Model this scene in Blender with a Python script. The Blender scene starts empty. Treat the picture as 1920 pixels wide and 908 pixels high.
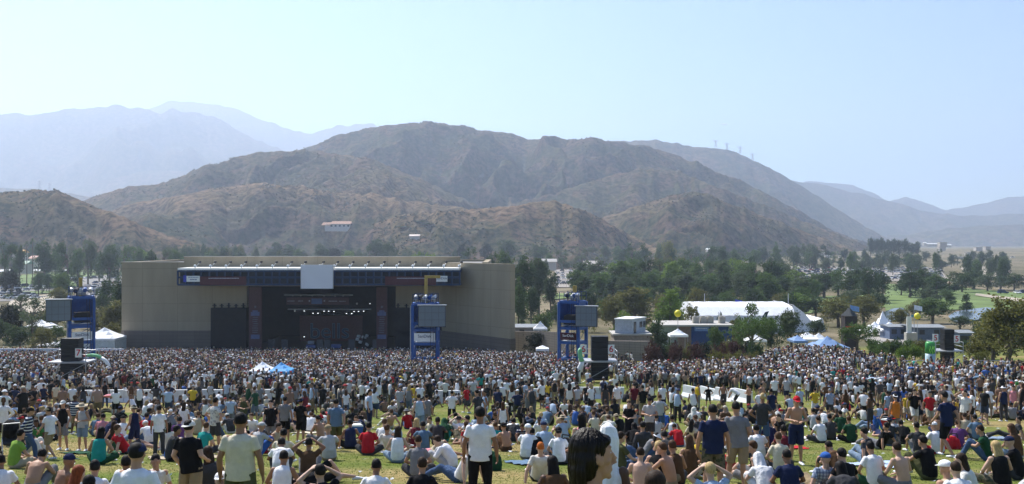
import bpy, math, random
import numpy as np
from mathutils import Vector, Matrix, Euler
random.seed(7)
R = math.radians
F = 1850.0; CX = 960.0; CY = 454.0          # focal length and principal point, in pixels of the 1920 wide photograph
S = bpy.context.scene
COL = S.collection

# ---------------------------------------------------------------- camera
cam = bpy.data.cameras.new('camera'); cam.lens = 36*F/1920; cam.sensor_width = 36
cam.clip_start = 0.1; cam.clip_end = 80000
camo = bpy.data.objects.new('camera', cam); COL.objects.link(camo)
camo.location = (0, 0, 0); camo.rotation_euler = (R(90), 0, 0); S.camera = camo

# ---------------------------------------------------------------- sky, sun, exposure
SUN_AZ, SUN_EL = 36.0, 52.0                  # degrees to the left of the view direction, above the horizon
W = bpy.data.worlds.new('World'); S.world = W; W.use_nodes = True
wn = W.node_tree; wn.nodes.clear()
sky = wn.nodes.new('ShaderNodeTexSky'); sky.sky_type = 'NISHITA'; sky.sun_disc = False
sky.sun_elevation = R(SUN_EL); sky.sun_rotation = R(-SUN_AZ)
sky.altitude = 600; sky.air_density = 1.0; sky.dust_density = 0.1; sky.ozone_density = 6.0
bg = wn.nodes.new('ShaderNodeBackground'); bg.inputs['Strength'].default_value = 0.092
wo = wn.nodes.new('ShaderNodeOutputWorld')
wn.links.new(sky.outputs[0], bg.inputs[0]); wn.links.new(bg.outputs[0], wo.inputs[0])
sl = bpy.data.lights.new('sun', 'SUN'); sl.energy = 5.0; sl.angle = R(0.53); sl.color = (1, .95, .87)
slo = bpy.data.objects.new('sun', sl); COL.objects.link(slo)
_d = Vector((-math.sin(R(SUN_AZ))*math.cos(R(SUN_EL)), math.cos(R(SUN_AZ))*math.cos(R(SUN_EL)), math.sin(R(SUN_EL))))
slo.rotation_euler = _d.to_track_quat('Z', 'Y').to_euler()
S.view_settings.view_transform = 'Standard'; S.view_settings.look = 'None'
S.view_settings.exposure = 0.78; S.view_settings.gamma = 1; S.view_settings.use_curve_mapping = False
cy = S.cycles
cy.use_denoising = True; cy.max_bounces = 5; cy.diffuse_bounces = 2; cy.glossy_bounces = 1; cy.transmission_bounces = 2
cy.transparent_max_bounces = 4; cy.volume_bounces = 1; cy.use_adaptive_sampling = True; cy.adaptive_threshold = 0.02
cy.caustics_reflective = False; cy.caustics_refractive = False

# ---------------------------------------------------------------- noise
_rng = np.random.default_rng(5)
_T2 = _rng.random((16, 256, 256)); _T3 = _rng.random((4, 32, 32, 32))
def vnoise(x, y, s=0):
    xi = np.floor(x).astype(int); yi = np.floor(y).astype(int); fx = x-xi; fy = y-yi
    fx = fx*fx*(3-2*fx); fy = fy*fy*(3-2*fy); T = _T2[s % 16]
    a = T[xi & 255, yi & 255]; b = T[(xi+1) & 255, yi & 255]; c = T[xi & 255, (yi+1) & 255]; d = T[(xi+1) & 255, (yi+1) & 255]
    return (a*(1-fx)+b*fx)*(1-fy)+(c*(1-fx)+d*fx)*fy
def fbm(x, y, o=4, s=0):
    v = 0; a = .5
    for i in range(o):
        v = v+a*vnoise(x, y, s+i); x = x*2.03+11.3; y = y*2.03+7.7; a *= .5
    return v/(1-.5**o)
def ridged(x, y, o=4, s=0):
    v = 0; a = .5
    for i in range(o):
        v = v+a*(1-np.abs(2*vnoise(x, y, s+i)-1)); x = x*2.03+11.3; y = y*2.03+7.7; a *= .5
    return v/(1-.5**o)
def n3(p, s=0):
    i = np.floor(p).astype(int); f = p-i; f = f*f*(3-2*f); T = _T3[s % 4]; v = 0
    for dx in (0, 1):
        for dy in (0, 1):
            for dz in (0, 1):
                w = (f[:, 0] if dx else 1-f[:, 0])*(f[:, 1] if dy else 1-f[:, 1])*(f[:, 2] if dz else 1-f[:, 2])
                v = v+w*T[(i[:, 0]+dx) & 31, (i[:, 1]+dy) & 31, (i[:, 2]+dz) & 31]
    return v
def sstep(a, b, x):
    t = np.clip((x-a)/(b-a), 0, 1); return t*t*(3-2*t)

# ---------------------------------------------------------------- the lie of the land (camera at z = 0)
_ty = [-400, -60, 0, 5.3, 10, 13.7, 18, 25, 34, 50, 75, 100, 140, 175, 240, 300, 440, 700, 1000, 1400, 2000, 4000, 30000]
_td = [-2, .5, 1.6, 2.7, 3.65, 4.15, 4.75, 5.6, 7.0, 9.1, 12.0, 14.1, 17.5, 20.4, 22, 23, 24, 25, 24, 20, 16, 20, 30]
def gz(x, y):
    x = np.asarray(x, float); y = np.asarray(y, float)
    k = 0
    for t in (-1, -.5, 0, .5, 1):
        k = k-np.interp(y+t*(2+.06*np.abs(y)), _ty, _td)/5
    a = x/np.maximum(y, 40)
    b = 1.4*sstep(.15, .34, a)*sstep(85, 140, y)*(1-sstep(200, 290, y))
    return k+b
def g(x, y): return float(gz(x, y))
def P(px, py, Y): return Vector(((px-CX)/F*Y, Y, (CY-py)/F*Y))
def GP(px, Y): x = (px-CX)/F*Y; return Vector((x, Y, g(x, Y)))
_YS = np.concatenate([np.arange(12, 200, .25), np.arange(200, 1600, 2)])
def solveY(px, py, h=0.0, ymin=12, ymax=1500):
    ys = _YS[(_YS >= ymin) & (_YS <= ymax)]
    e = CY+F*(-gz((px-CX)/F*ys, ys)-h)/ys-py
    return float(ys[np.argmin(np.abs(e))]) if not ((e[:-1]*e[1:]) < 0).any() else float(ys[np.where(e[:-1]*e[1:] < 0)[0][0]])

# ---------------------------------------------------------------- objects
def tag(o, label=None, cat=None, group=None, kind=None):
    if label:
        o['label'] = label
        if len(label.split()) > 16: print('LONG', label)
    if cat: o['category'] = cat
    if group: o['group'] = group
    if kind: o['kind'] = kind
    return o
def empty(name, loc, label, cat, group=None, rz=0):
    o = bpy.data.objects.new(name, None); COL.objects.link(o); o.location = loc; o.rotation_euler = (0, 0, rz)
    o.empty_display_size = .2
    return tag(o, label, cat, group)
def link(name, me, parent=None, mats=None):
    o = bpy.data.objects.new(name, me); COL.objects.link(o)
    if parent is not None: o.parent = parent
    return o
def objmats(o, mats):
    for i, m in enumerate(mats):
        o.material_slots[i].link = 'OBJECT'; o.material_slots[i].material = m
def copy_tree(o, parent=None):
    c = o.copy(); COL.objects.link(c); c.parent = parent
    for ch in list(o.children): copy_tree(ch, c)
    return c
def root_loc(p):
    v = Vector((0, 0, 0))
    while p is not None: v = v+Vector(p.location); p = p.parent
    return v
class MB:
    def __init__(s): s.v = []; s.f = []; s.m = []
    def add(s, vs, fs, mi=0):
        k = len(s.v); s.v += [tuple(v) for v in vs]; s.f += [tuple(i+k for i in f) for f in fs]; s.m += [mi]*len(fs); return s
    def box(s, c, d, rz=0, mi=0, M=None):
        M = M or Matrix.Rotation(rz, 3, 'Z'); c = Vector(c)
        vs = [c+M @ Vector((x*d[0]/2, y*d[1]/2, z*d[2]/2)) for z in (-1, 1) for y in (-1, 1) for x in (-1, 1)]
        return s.add(vs, [(0, 2, 3, 1), (4, 5, 7, 6), (0, 1, 5, 4), (2, 6, 7, 3), (0, 4, 6, 2), (1, 3, 7, 5)], mi)
    def bb(s, x0, x1, y0, y1, z0, z1, mi=0):
        return s.box(((x0+x1)/2, (y0+y1)/2, (z0+z1)/2), (abs(x1-x0), abs(y1-y0), abs(z1-z0)), 0, mi)
    def tube(s, p0, p1, r0, r1=None, n=8, mi=0):
        return s.loft([p0, p1], [(r0, r0), ((r1 if r1 is not None else r0),)*2], None, n, mi)
    def loft(s, pts, rad, side=None, n=12, mi=0, cap=True):
        pts = [Vector(p) for p in pts]; k0 = len(s.v); m = len(pts)
        side = Vector(side) if side is not None else None
        for i, p in enumerate(pts):
            t = (pts[min(i+1, m-1)]-pts[max(i-1, 0)])
            t = t.normalized() if t.length > 1e-9 else Vector((0, 0, 1))
            h = side if side is not None else (Vector((1, 0, 0)) if abs(t.x) < .8 else Vector((0, 1, 0)))
            u = h-t*h.dot(t); u.normalize(); w = t.cross(u)
            ra, rb = rad[i]
            for j in range(n):
                a = 2*math.pi*j/n; s.v.append(tuple(p+u*(ra*math.cos(a))+w*(rb*math.sin(a))))
        for i in range(m-1):
            for j in range(n):
                a = k0+i*n+j; b = k0+i*n+(j+1) % n; s.f.append((a, b, b+n, a+n)); s.m.append(mi)
        if cap:
            s.f.append(tuple(k0+j for j in reversed(range(n)))); s.m.append(mi)
            s.f.append(tuple(k0+(m-1)*n+j for j in range(n))); s.m.append(mi)
        return s
    def ball(s, c, r, M=None, n=12, k=8, mi=0):
        if not hasattr(r, '__len__'): r = (r, r, r)
        c = Vector(c); M = M or Matrix.Identity(3); vs = []; fs = []
        for i in range(1, k):
            th = math.pi*i/k
            for j in range(n):
                a = 2*math.pi*j/n
                vs.append(c+M @ Vector((r[0]*math.sin(th)*math.cos(a), r[1]*math.sin(th)*math.sin(a), r[2]*math.cos(th))))
        top = len(vs); vs.append(c+M @ Vector((0, 0, r[2]))); vs.append(c+M @ Vector((0, 0, -r[2])))
        for i in range(k-2):
            for j in range(n):
                a = i*n+j; b = i*n+(j+1) % n; fs.append((a, a+n, b+n, b))
        for j in range(n):
            fs.append((top, j, (j+1) % n)); fs.append((top+1, (k-2)*n+(j+1) % n, (k-2)*n+j))
        return s.add(vs, fs, mi)
    def mesh(s, name, mats=(), off=(0, 0, 0), smooth=False):
        me = bpy.data.meshes.new(name); o = Vector(off)
        me.from_pydata([(v[0]-o.x, v[1]-o.y, v[2]-o.z) for v in s.v], [], s.f)
        for m in mats: me.materials.append(m)
        if len(mats) > 1: me.polygons.foreach_set('material_index', s.m)
        if smooth: me.polygons.foreach_set('use_smooth', [True]*len(s.f))
        me.update(); return me
    def build(s, name, mats, parent=None, smooth=False):
        if not isinstance(mats, (list, tuple)): mats = [mats]
        return link(name, s.mesh(name, mats, root_loc(parent), smooth), parent)
def np_mesh(name, V, Fq, mats=(), smooth=True, col=None):
    me = bpy.data.meshes.new(name); V = np.asarray(V, np.float32); Fq = np.asarray(Fq, np.int32); k = Fq.shape[1]
    me.vertices.add(len(V)); me.vertices.foreach_set('co', V.ravel())
    me.loops.add(Fq.size); me.loops.foreach_set('vertex_index', Fq.ravel())
    me.polygons.add(len(Fq)); me.polygons.foreach_set('loop_start', np.arange(0, Fq.size, k, dtype=np.int32))
    me.polygons.foreach_set('loop_total', np.full(len(Fq), k, np.int32))
    if smooth: me.polygons.foreach_set('use_smooth', np.ones(len(Fq), bool))
    for m in mats: me.materials.append(m)
    if col is not None:
        for nm, c in col.items():
            c = np.asarray(c, np.float32)
            if c.ndim == 1: a = me.attributes.new(nm, 'FLOAT', 'POINT'); a.data.foreach_set('value', c)
            else:
                a = me.attributes.new(nm, 'FLOAT_COLOR', 'POINT'); a.data.foreach_set('color', np.c_[c, np.ones(len(c))].astype(np.float32).ravel())
    me.update(calc_edges=True); return me
def grid_faces(n, m):
    i = np.arange(n-1)[:, None]*m+np.arange(m-1)[None, :]; i = i.ravel()
    return np.stack([i, i+m, i+m+1, i+1], 1)

# ---------------------------------------------------------------- materials
def newmat(name):
    m = bpy.data.materials.new(name); m.use_nodes = True; nt = m.node_tree; b = nt.nodes['Principled BSDF']
    b.inputs['Specular IOR Level'].default_value = .3
    return m, nt, b
def nz(nt, scale, detail=3, coord='Object', rough=.6, stretch=None):
    tc = nt.nodes.new('ShaderNodeTexCoord'); n = nt.nodes.new('ShaderNodeTexNoise')
    n.inputs['Scale'].default_value = scale; n.inputs['Detail'].default_value = detail; n.inputs['Roughness'].default_value = rough
    src = tc.outputs[coord]
    if stretch:
        mp = nt.nodes.new('ShaderNodeMapping'); mp.inputs['Scale'].default_value = stretch; nt.links.new(src, mp.inputs[0]); src = mp.outputs[0]
    nt.links.new(src, n.inputs['Vector']); return n.outputs['Fac']
def ramp(nt, fac, stops):
    r = nt.nodes.new('ShaderNodeValToRGB'); e = r.color_ramp.elements
    while len(e) < len(stops): e.new(.5)
    for k, (p, c) in enumerate(stops): e[k].position = p; e[k].color = (*c, 1) if hasattr(c, '__len__') else (c, c, c, 1)
    nt.links.new(fac, r.inputs[0]); return r.outputs[0]
def mix(nt, fac, a, b, mode='MIX'):
    m = nt.nodes.new('ShaderNodeMix'); m.data_type = 'RGBA'; m.blend_type = mode
    if isinstance(fac, (int, float)): m.inputs[0].default_value = fac
    else: nt.links.new(fac, m.inputs[0])
    for k, q in ((6, a), (7, b)):
        if hasattr(q, 'links'): nt.links.new(q, m.inputs[k])
        else: m.inputs[k].default_value = (*q, 1)
    return m.outputs[2]
def bump(nt, b, h, dist, strength=1):
    n = nt.nodes.new('ShaderNodeBump'); n.inputs['Distance'].default_value = dist; n.inputs['Strength'].default_value = strength
    nt.links.new(h, n.inputs['Height']); nt.links.new(n.outputs[0], b.inputs['Normal'])
_mc = {}
def M_(name, c, rough=.7, var=.18, scale=3, bmp=0, metal=0, bs=None):
    if name in _mc: return _mc[name]
    m, nt, b = newmat(name); b.inputs['Roughness'].default_value = rough; b.inputs['Metallic'].default_value = metal
    f = nz(nt, scale, 4)
    lo = tuple(x*(1-var) for x in c); hi = tuple(min(1, x*(1+var)) for x in c)
    nt.links.new(ramp(nt, f, [(.3, lo), (.7, hi)]), b.inputs['Base Color'])
    if bmp: bump(nt, b, nz(nt, bs or scale*2, 3), bmp)
    _mc[name] = m; return m
def cloth(name, c, kind=None, c2=None):
    if name in _mc: return _mc[name]
    m, nt, b = newmat(name); b.inputs['Roughness'].default_value = .9; b.inputs['Specular IOR Level'].default_value = .1
    base = ramp(nt, nz(nt, 9, 4), [(.3, tuple(x*.88 for x in c)), (.7, tuple(min(1, x*1.06) for x in c))])
    if kind == 'stripe':
        tc = nt.nodes.new('ShaderNodeTexCoord'); w = nt.nodes.new('ShaderNodeTexWave'); w.bands_direction = 'Z'; w.inputs['Scale'].default_value = 3.2
        nt.links.new(tc.outputs['Object'], w.inputs[0]); base = mix(nt, ramp(nt, w.outputs[1], [(.72, 0.), (.78, 1.)]), base, c2)
    if kind == 'plaid':
        tc = nt.nodes.new('ShaderNodeTexCoord')
        for dr, sc in (('Z', 5), ('X', 6)):
            w = nt.nodes.new('ShaderNodeTexWave'); w.bands_direction = dr; w.inputs['Scale'].default_value = sc
            nt.links.new(tc.outputs['Object'], w.inputs[0])
            q = nt.nodes.new('ShaderNodeMath'); q.operation = 'MULTIPLY'; q.inputs[1].default_value = .55
            nt.links.new(ramp(nt, w.outputs[1], [(.5, 0.), (.65, 1.)]), q.inputs[0]); base = mix(nt, q.outputs[0], base, c2)
    if kind == 'spots':
        base = mix(nt, ramp(nt, nz(nt, 16, 2), [(.52, 0.), (.58, 1.)]), base, c2)
    nt.links.new(base, b.inputs['Base Color'])
    bump(nt, b, nz(nt, 7, 4, stretch=(1, 1, .6)), .045, .9)
    _mc[name] = m; return m

def ground_mat():
    m, nt, b = newmat('ground_surface'); b.inputs['Roughness'].default_value = .95; b.inputs['Specular IOR Level'].default_value = .05
    big = nz(nt, .11, 4, stretch=(.45, 1, 1)); mid = nz(nt, .5, 4, stretch=(.5, 1, 1)); fine = nz(nt, 5, 4); dirt = nz(nt, .02, 6)
    grass = ramp(nt, fine, [(.3, (.062, .095, .015)), (.55, (.105, .14, .026)), (.75, (.145, .17, .042))])
    straw = ramp(nt, fine, [(.3, (.17, .135, .05)), (.7, (.33, .26, .12))])
    f = ramp(nt, big, [(.49, 0.), (.58, 1.)]); f2 = ramp(nt, mid, [(.35, .0), (.7, .45)])
    lawn = mix(nt, f2, mix(nt, f, grass, straw), straw)
    val = ramp(nt, dirt, [(.25, (.06, .065, .03)), (.45, (.12, .105, .06)), (.6, (.22, .18, .12)), (.75, (.11, .13, .05))])
    geo = nt.nodes.new('ShaderNodeNewGeometry'); sp = nt.nodes.new('ShaderNodeSeparateXYZ'); nt.links.new(geo.outputs['Position'], sp.inputs[0])
    mr = nt.nodes.new('ShaderNodeMapRange'); mr.inputs[1].default_value = 172; mr.inputs[2].default_value = 182; nt.links.new(sp.outputs[1], mr.inputs[0])
    nt.links.new(mix(nt, mr.outputs[0], lawn, val), b.inputs['Base Color'])
    bump(nt, b, nz(nt, 9, 4), .05, .7)
    return m
def hill_mat(name='hill_surface', sc=1.0, lift=1.0):
    m, nt, b = newmat(name); b.inputs['Roughness'].default_value = 1; b.inputs['Specular IOR Level'].default_value = 0
    l = lift
    at = nt.nodes.new('ShaderNodeAttribute'); at.attribute_name = 'dry'
    scr = nz(nt, .02*sc, 8, rough=.7); dots = nz(nt, .11*sc, 4, rough=.7); big = nz(nt, .004*sc, 5)
    a = ramp(nt, dots, [(.42, (.025*l, .024*l, .020*l)), (.5, (.072*l, .050*l, .041*l)), (.62, (.115*l, .077*l, .058*l))])
    t = ramp(nt, dots, [(.40, (.045*l, .036*l, .025*l)), (.5, (.145*l, .100*l, .064*l)), (.65, (.25*l, .18*l, .115*l))])
    gsh = ramp(nt, dots, [(.4, (.022*l, .034*l, .018*l)), (.6, (.06*l, .065*l, .035*l))])
    c = mix(nt, ramp(nt, scr, [(.42, 0.), (.54, .9)]), a, gsh)
    q = nt.nodes.new('ShaderNodeMath'); q.operation = 'MULTIPLY_ADD'; q.inputs[1].default_value = .9
    nt.links.new(at.outputs['Fac'], q.inputs[0])
    r = ramp(nt, big, [(.45, -.0), (.7, .35)]); nt.links.new(r, q.inputs[2])
    nt.links.new(mix(nt, q.outputs[0], c, t), b.inputs['Base Color'])
    bump(nt, b, dots, 3/sc, .6)
    return m

# ---------------------------------------------------------------- ground sheet
def make_ground():
    def lines(lo, hi, n, c):
        t = np.linspace(math.asinh(lo/c), math.asinh(hi/c), n); return c*np.sinh(t)
    xs = lines(-16000, 16000, 301, 60.); ys = lines(-400, 22000, 361, 60.)
    Y, X = np.meshgrid(ys, xs, indexing='ij'); Z = gz(X, Y)
    V = np.stack([X.ravel(), Y.ravel(), Z.ravel()], 1); Fq = grid_faces(len(ys), len(xs))[:, ::-1]
    o = link('ground', np_mesh('ground', V, Fq, [ground_mat()])); tag(o, kind='structure'); return o
make_ground()

# ---------------------------------------------------------------- mountains
def crest(pts, a): return np.interp(a, [(p[0]-CX)/F for p in pts], [(CY-p[1])/F for p in pts], left=-.06, right=-.06)
HM = hill_mat()
def massif():
    na, ny = 1300, 540
    av = np.linspace(-1.05, .80, na); yv = 820+(3300-820)*np.linspace(0, 1, ny)**1.15
    A, Y = np.meshgrid(av, yv); X = A*Y
    rid = [
     (2400, .50, 150, [(480,330),(540,289),(600,268),(640,252),(700,240),(740,234),(800,230),(840,234),(900,244),(960,250),(990,260),(1050,262),(1100,260),(1140,266),(1200,275),(1260,290),(1320,312),(1400,345),(1460,375),(1520,410),(1580,440),(1625,458),(1680,480)]),
     (1850, .36, 130, [(-700,480),(-420,440),(-250,420),(-60,440),(90,430),(140,386),(175,369),(240,350),(285,348),(330,335),(385,310),(430,306),(490,298),(540,291),(600,287),(660,292),(720,312),(800,345),(870,380),(930,430),(980,470)]),
     (1420, .36, 90, [(150,430),(230,392),(300,374),(400,354),(480,346),(560,353),(620,361),(700,368),(790,381),(850,388),(900,402),(940,440),(970,475)]),
     (1150, .34, 90, [(700,420),(760,402),(850,394),(910,390),(960,386),(1005,379),(1040,376),(1100,396),(1180,438),(1240,470),(1290,485)]),
     (1950, .38, 110, [(860,420),(940,396),(1020,372),(1090,348),(1150,327),(1200,316),(1270,320),(1350,352),(1450,392),(1540,428),(1600,452),(1660,475)]),
     (1500, .33, 100, [(1060,440),(1120,412),(1190,388),(1250,370),(1300,362),(1360,380),(1450,412),(1540,446),(1600,470)]),
     (1000, .40, 70, [(-1050,470),(-700,430),(-450,385),(-300,400),(-100,378),(0,362),(60,357),(105,358),(150,376),(200,396),(260,424),(330,448),(400,466),(460,480)]),
     (1300, .3, 100, [(130,480),(200,420),(260,400),(330,405),(400,420),(470,440),(560,470)]),
    ]
    H = None; dry = 0
    wob = (fbm(X/260, Y/260, 3, 2)-.5)
    for i, (D, sl_, rr, pts) in enumerate(rid):
        Dc = D+90*(fbm(A*18, A*0+i*3., 3, i)-.5)*2
        Hc = crest(pts, A)*Dc
        Hc = Hc+ (fbm(A*160, A*0+i, 3, i+4)-.5)*5*(D/1500)
        dist = np.abs(Y-Dc); side = np.where(Y < Dc, 1, 1.6)
        wx = (fbm(X/220+i, Y/220, 3, i)-.5)*2.4; gul = ridged(X/190+i*7+wx, Y/330+wx*.8, 3, i+1)
        fine = fbm(X/45, Y/60, 4, i+3)
        mk = 1-np.exp(-dist/rr)
        d = np.sqrt(dist**2+(rr*.35)**2)-rr*.35
        h = Hc-sl_*side*d+(gul-.62)*125*mk*(D/1800)+(fine-.5)*10*mk+(fbm(X/420+i*5, Y/420, 2, i)-.5)*70*mk
        if H is None: H = h; dry = np.exp(-dist/60)*.3
        else:
            k = 34.; m = np.maximum(H, h); df = np.abs(H-h)
            w = (h > H); H = m+k*.22*np.maximum(0, 1-df/k)**2*np.minimum(mk, 1)
            cr = [0, .55, .95, .75, .35, .6, .5, .3][i]
            dr = np.exp(-dist/(55+20*i % 3))*cr+np.clip((gul-.72)*2.2, 0, .8)*(Y < Dc)*cr
            dry = np.where(w, dr, dry)
    base = gz(X, Y)-6
    H = np.maximum(H, base)
    ed = sstep(820, 900, Y); H = base+(H-base)*ed
    dry = np.clip(dry*(.5+1.2*fbm(X/120, Y/120, 4, 9)), 0, 1)
    V = np.stack([X.ravel(), Y.ravel(), H.ravel()], 1)
    o = link('mountain', np_mesh('mountain', V, grid_faces(ny, na)[:, ::-1], [HM], col={'dry': dry.ravel()}))
    tag(o, kind='structure')
    return av, yv, H
MA, MY, MH = massif()
def hit(px, py, y0=900):
    a = (px-CX)/F; e = (CY-py)/F; i = int(np.clip(np.searchsorted(MA, a), 1, len(MA)-1)); w = np.where(MH[:, i] >= e*MY)[0]; w = w[MY[w] > y0]
    return float(MY[w[0]]) if len(w) else 1250.
def mz(x, y):
    a = x/y
    i = int(np.clip(np.searchsorted(MA, a), 1, len(MA)-1)); j = int(np.clip(np.searchsorted(MY, y), 1, len(MY)-1))
    return float(max(MH[j, i], g(x, y)))
def range_(pts, D, rough, m, slope=.45, seed=0, foot=455):
    a0 = (pts[0][0]-CX)/F; a1 = (pts[-1][0]-CX)/F; na, ny = 360, 110
    av = np.linspace(a0-.02, a1+.02, na)
    hmax = max(CY-p[1] for p in pts)/F*D
    wd = hmax/slope*1.3
    yv = D-wd*np.linspace(1, -.8, ny)
    A, Y = np.meshgrid(av, yv); X = A*Y
    Hc = np.interp(A, [(p[0]-CX)/F for p in pts], [(CY-p[1])/F for p in pts])*D
    Hc = Hc+(fbm(A*90, A*0+seed, 3, seed)-.5)*rough*.12
    dist = np.abs(Y-D); mk = 1-np.exp(-dist/(wd*.12))
    H = Hc-slope*dist+(ridged(X/(wd*.3)+fbm(X/(wd*.3),Y/(wd*.3),2,seed)*1.5, Y/(wd*.36), 4, seed)-.6)*rough*mk+(fbm(X/(wd*.06), Y/(wd*.06), 3, seed+2)-.5)*rough*.3*mk
    H = np.maximum(H, gz(X, Y)-8)
    dry = np.clip(fbm(X/(wd*.1), Y/(wd*.1), 4, 5)-.3, 0, 1)*.7
    V = np.stack([X.ravel(), Y.ravel(), H.ravel()], 1)
    o = link('mountain', np_mesh('mountain', V, grid_faces(ny, na)[:, ::-1], [m], col={'dry': dry.ravel()})); tag(o, kind='structure')
HM2 = hill_mat('far_hill_surface', .35)
range_([(1000,300),(1080,280),(1140,267),(1190,261),(1240,264),(1310,273),(1345,275),(1380,283),(1430,306),(1480,336),(1560,385),(1620,424),(1665,447),(1720,458)], 3900, 150, HM2, .42, 1)
range_([(1400,330),(1480,336),(1540,345),(1620,363),(1680,380),(1740,396),(1800,405),(1860,402),(1930,400),(2100,395),(2500,380),(2900,430)], 6000, 140, HM2, .4, 2)
range_([(1450,345),(1530,340),(1600,346),(1640,362),(1665,376),(1700,369),(1740,381),(1775,393),(1850,380),(1890,367),(1930,368),(2100,340),(2400,330),(2800,400)], 8200, 200, HM2, .4, 3)
range_([(1700,440),(1760,430),(1830,424),(1930,420),(2100,410),(2400,420),(2700,440)], 4800, 60, HM2, .25, 4)
range_([(-1300,420),(-1000,330),(-650,250),(-260,225),(-100,215),(0,213),(60,214),(130,205),(210,196),(260,204),(300,209),(325,206),(380,213),(420,231),(470,258),(540,290),(640,330)], 6800, 380, HM2, .5, 5)
range_([(-700,300),(-300,260),(120,240),(230,212),(270,203),(320,188),(360,191),(400,192),(430,197),(470,216),(520,233),(560,244),(585,250),(640,233),(700,231),(712,239),(800,250),(900,280)], 9000, 380, HM2, .5, 6)
range_([(-900,420),(-600,380),(-200,352),(-60,350),(0,352),(60,353),(120,361),(170,369),(230,380),(300,390)], 3800, 70, HM2, .4, 7)
range_([(100,368),(140,352),(200,336),(260,321),(300,319),(350,320),(420,330),(500,345)], 5600, 120, HM2, .42, 8)
# ---------------------------------------------------------------- stage building
blue = M_('blue_steel_paint', (.02, .085, .30), .45, .15, 2); dkblue = M_('dark_blue_steel', (.015, .045, .16), .5)
white = M_('white_paint', (.78, .78, .76), .6, .05); black = M_('black_cloth', (.012, .012, .015), .9, .3, 1)
blkbox = M_('black_speaker_box', (.010, .010, .012), .6); steel = M_('bare_steel', (.42, .43, .45), .45, .1, 3, metal=.4)
maroon = M_('maroon_banner_cloth', (.085, .028, .035), .9); conc = M_('pale_concrete', (.42, .40, .37), .9, .12, .6)
grit = M_('dark_concrete', (.2, .19, .18), .9, .15, .8); screen_m = M_('grey_screen_face', (.16, .19, .22), .5, .05, .3)
scr_w = M_('pale_screen_cloth', (.70, .71, .76), .8, .04, .4); yellow = M_('yellow_crane_paint', (.38, .26, .06), .5)
tentw = M_('white_tent_fabric', (.82, .83, .85), .7, .04, 1, .03, bs=1.2); red = M_('red_paint', (.6, .03, .03), .6)
def wall_mat(name, c, lo):
    m, nt, b = newmat(name); b.inputs['Roughness'].default_value = .9
    tc = nt.nodes.new('ShaderNodeTexCoord'); br = nt.nodes.new('ShaderNodeTexBrick')
    mp = nt.nodes.new('ShaderNodeMapping'); mp.inputs['Rotation'].default_value = (R(90), 0, 0)
    nt.links.new(tc.outputs['Object'], mp.inputs[0]); nt.links.new(mp.outputs[0], br.inputs['Vector'])
    br.inputs['Scale'].default_value = 1; br.inputs['Brick Width'].default_value = lo[0]; br.inputs['Row Height'].default_value = lo[1]
    br.inputs['Mortar Size'].default_value = .03; br.offset = 0
    br.inputs['Color1'].default_value = (*c, 1); br.inputs['Color2'].default_value = (*[x*.94 for x in c], 1); br.inputs['Mortar'].default_value = (*[x*.66 for x in c], 1)
    st = ramp(nt, nz(nt, .6, 5, stretch=(1, 1, .15)), [(.3, (.82, .82, .82)), (.7, (1, 1, 1))])
    nt.links.new(mix(nt, 1, br.outputs[0], st, 'MULTIPLY'), b.inputs['Base Color']); return m
tan_w = wall_mat('tan_wall_panels', (.36, .30, .21), (6.2, 3.1)); tan_l = wall_mat('brown_lower_wall', (.17, .14, .12), (3.1, .6))
SY = 175.0; KX = SY/F
def sx(px): return (px-CX)*KX
def sz(py): return (CY-py)*KX
stage = empty('stage_building', (sx(595), SY, sz(668)), 'wide tan concert stage building with a dark open stage and blue steel canopy', 'stage')
G0 = -21.6
def part(name, mat, fn, parent=stage, smooth=False, **k):
    mb = MB(); fn(mb); return mb.build(name, mat, parent, smooth)
zb = sz(620)                     # top of the lower brown band
def _walls(m):
    m.bb(sx(228), sx(398), SY, SY+1, zb, sz(492))
    m.bb(sx(397.9), sx(463), SY, SY+1, sz(577), sz(492))
    m.bb(sx(742), sx(830), SY, SY+1, sz(577), sz(492)); 
    m.bb(sx(463), sx(742), SY, SY+1, sz(537), sz(492))
    m.bb(sx(345), sx(862), SY+.02, SY+1.02, sz(492), sz(481.5))
part('front_wall', tan_w, _walls)
# right wing angled towards the lawn
wx0, wy0, wx1, wy1 = sx(828), SY, (965-CX)/F*160-.72, 160.0
def quadbox(m, x0, y0, x1, y1, z0, z1, t=1.0):
    n = Vector((-(y1-y0), x1-x0, 0)).normalized()*t
    a = Vector((x0, y0, 0)); b = Vector((x1, y1, 0)); vs = [(*(q.xy), z) for z in (z0, z1) for q in (a, b, b+n, a+n)]
    m.add(vs, [(0, 1, 5, 4), (1, 2, 6, 5), (2, 3, 7, 6), (3, 0, 4, 7), (0, 3, 2, 1), (4, 5, 6, 7)])
def _rw(m): quadbox(m, wx0, wy0, wx1, wy1, zb, sz(492))
part('wing_wall', tan_w, _rw)
def _rl(m): quadbox(m, wx0, wy0-.15, wx1+.02, wy1-.12, G0, zb, 1.1)
part('wing_base', tan_l, _rl)
part('lower_wall', tan_l, lambda m: m.bb(sx(227.6), sx(398), SY-.15, SY+.9, G0, zb)); part('lower_wall', tan_l, lambda m: m.bb(sx(815), sx(829.5), SY-.15, SY+.9, G0, zb))
def _side(m):
    m.bb(sx(228), sx(228)+1, SY+1, SY+28, G0, sz(492)-.01); m.bb(wx1-5, wx1-4, SY+1, SY+28, G0, sz(492)-.01)
    m.bb(sx(228), wx1-4, SY+28, SY+29, G0, sz(492))
part('side_wall', tan_w, _side)
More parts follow.
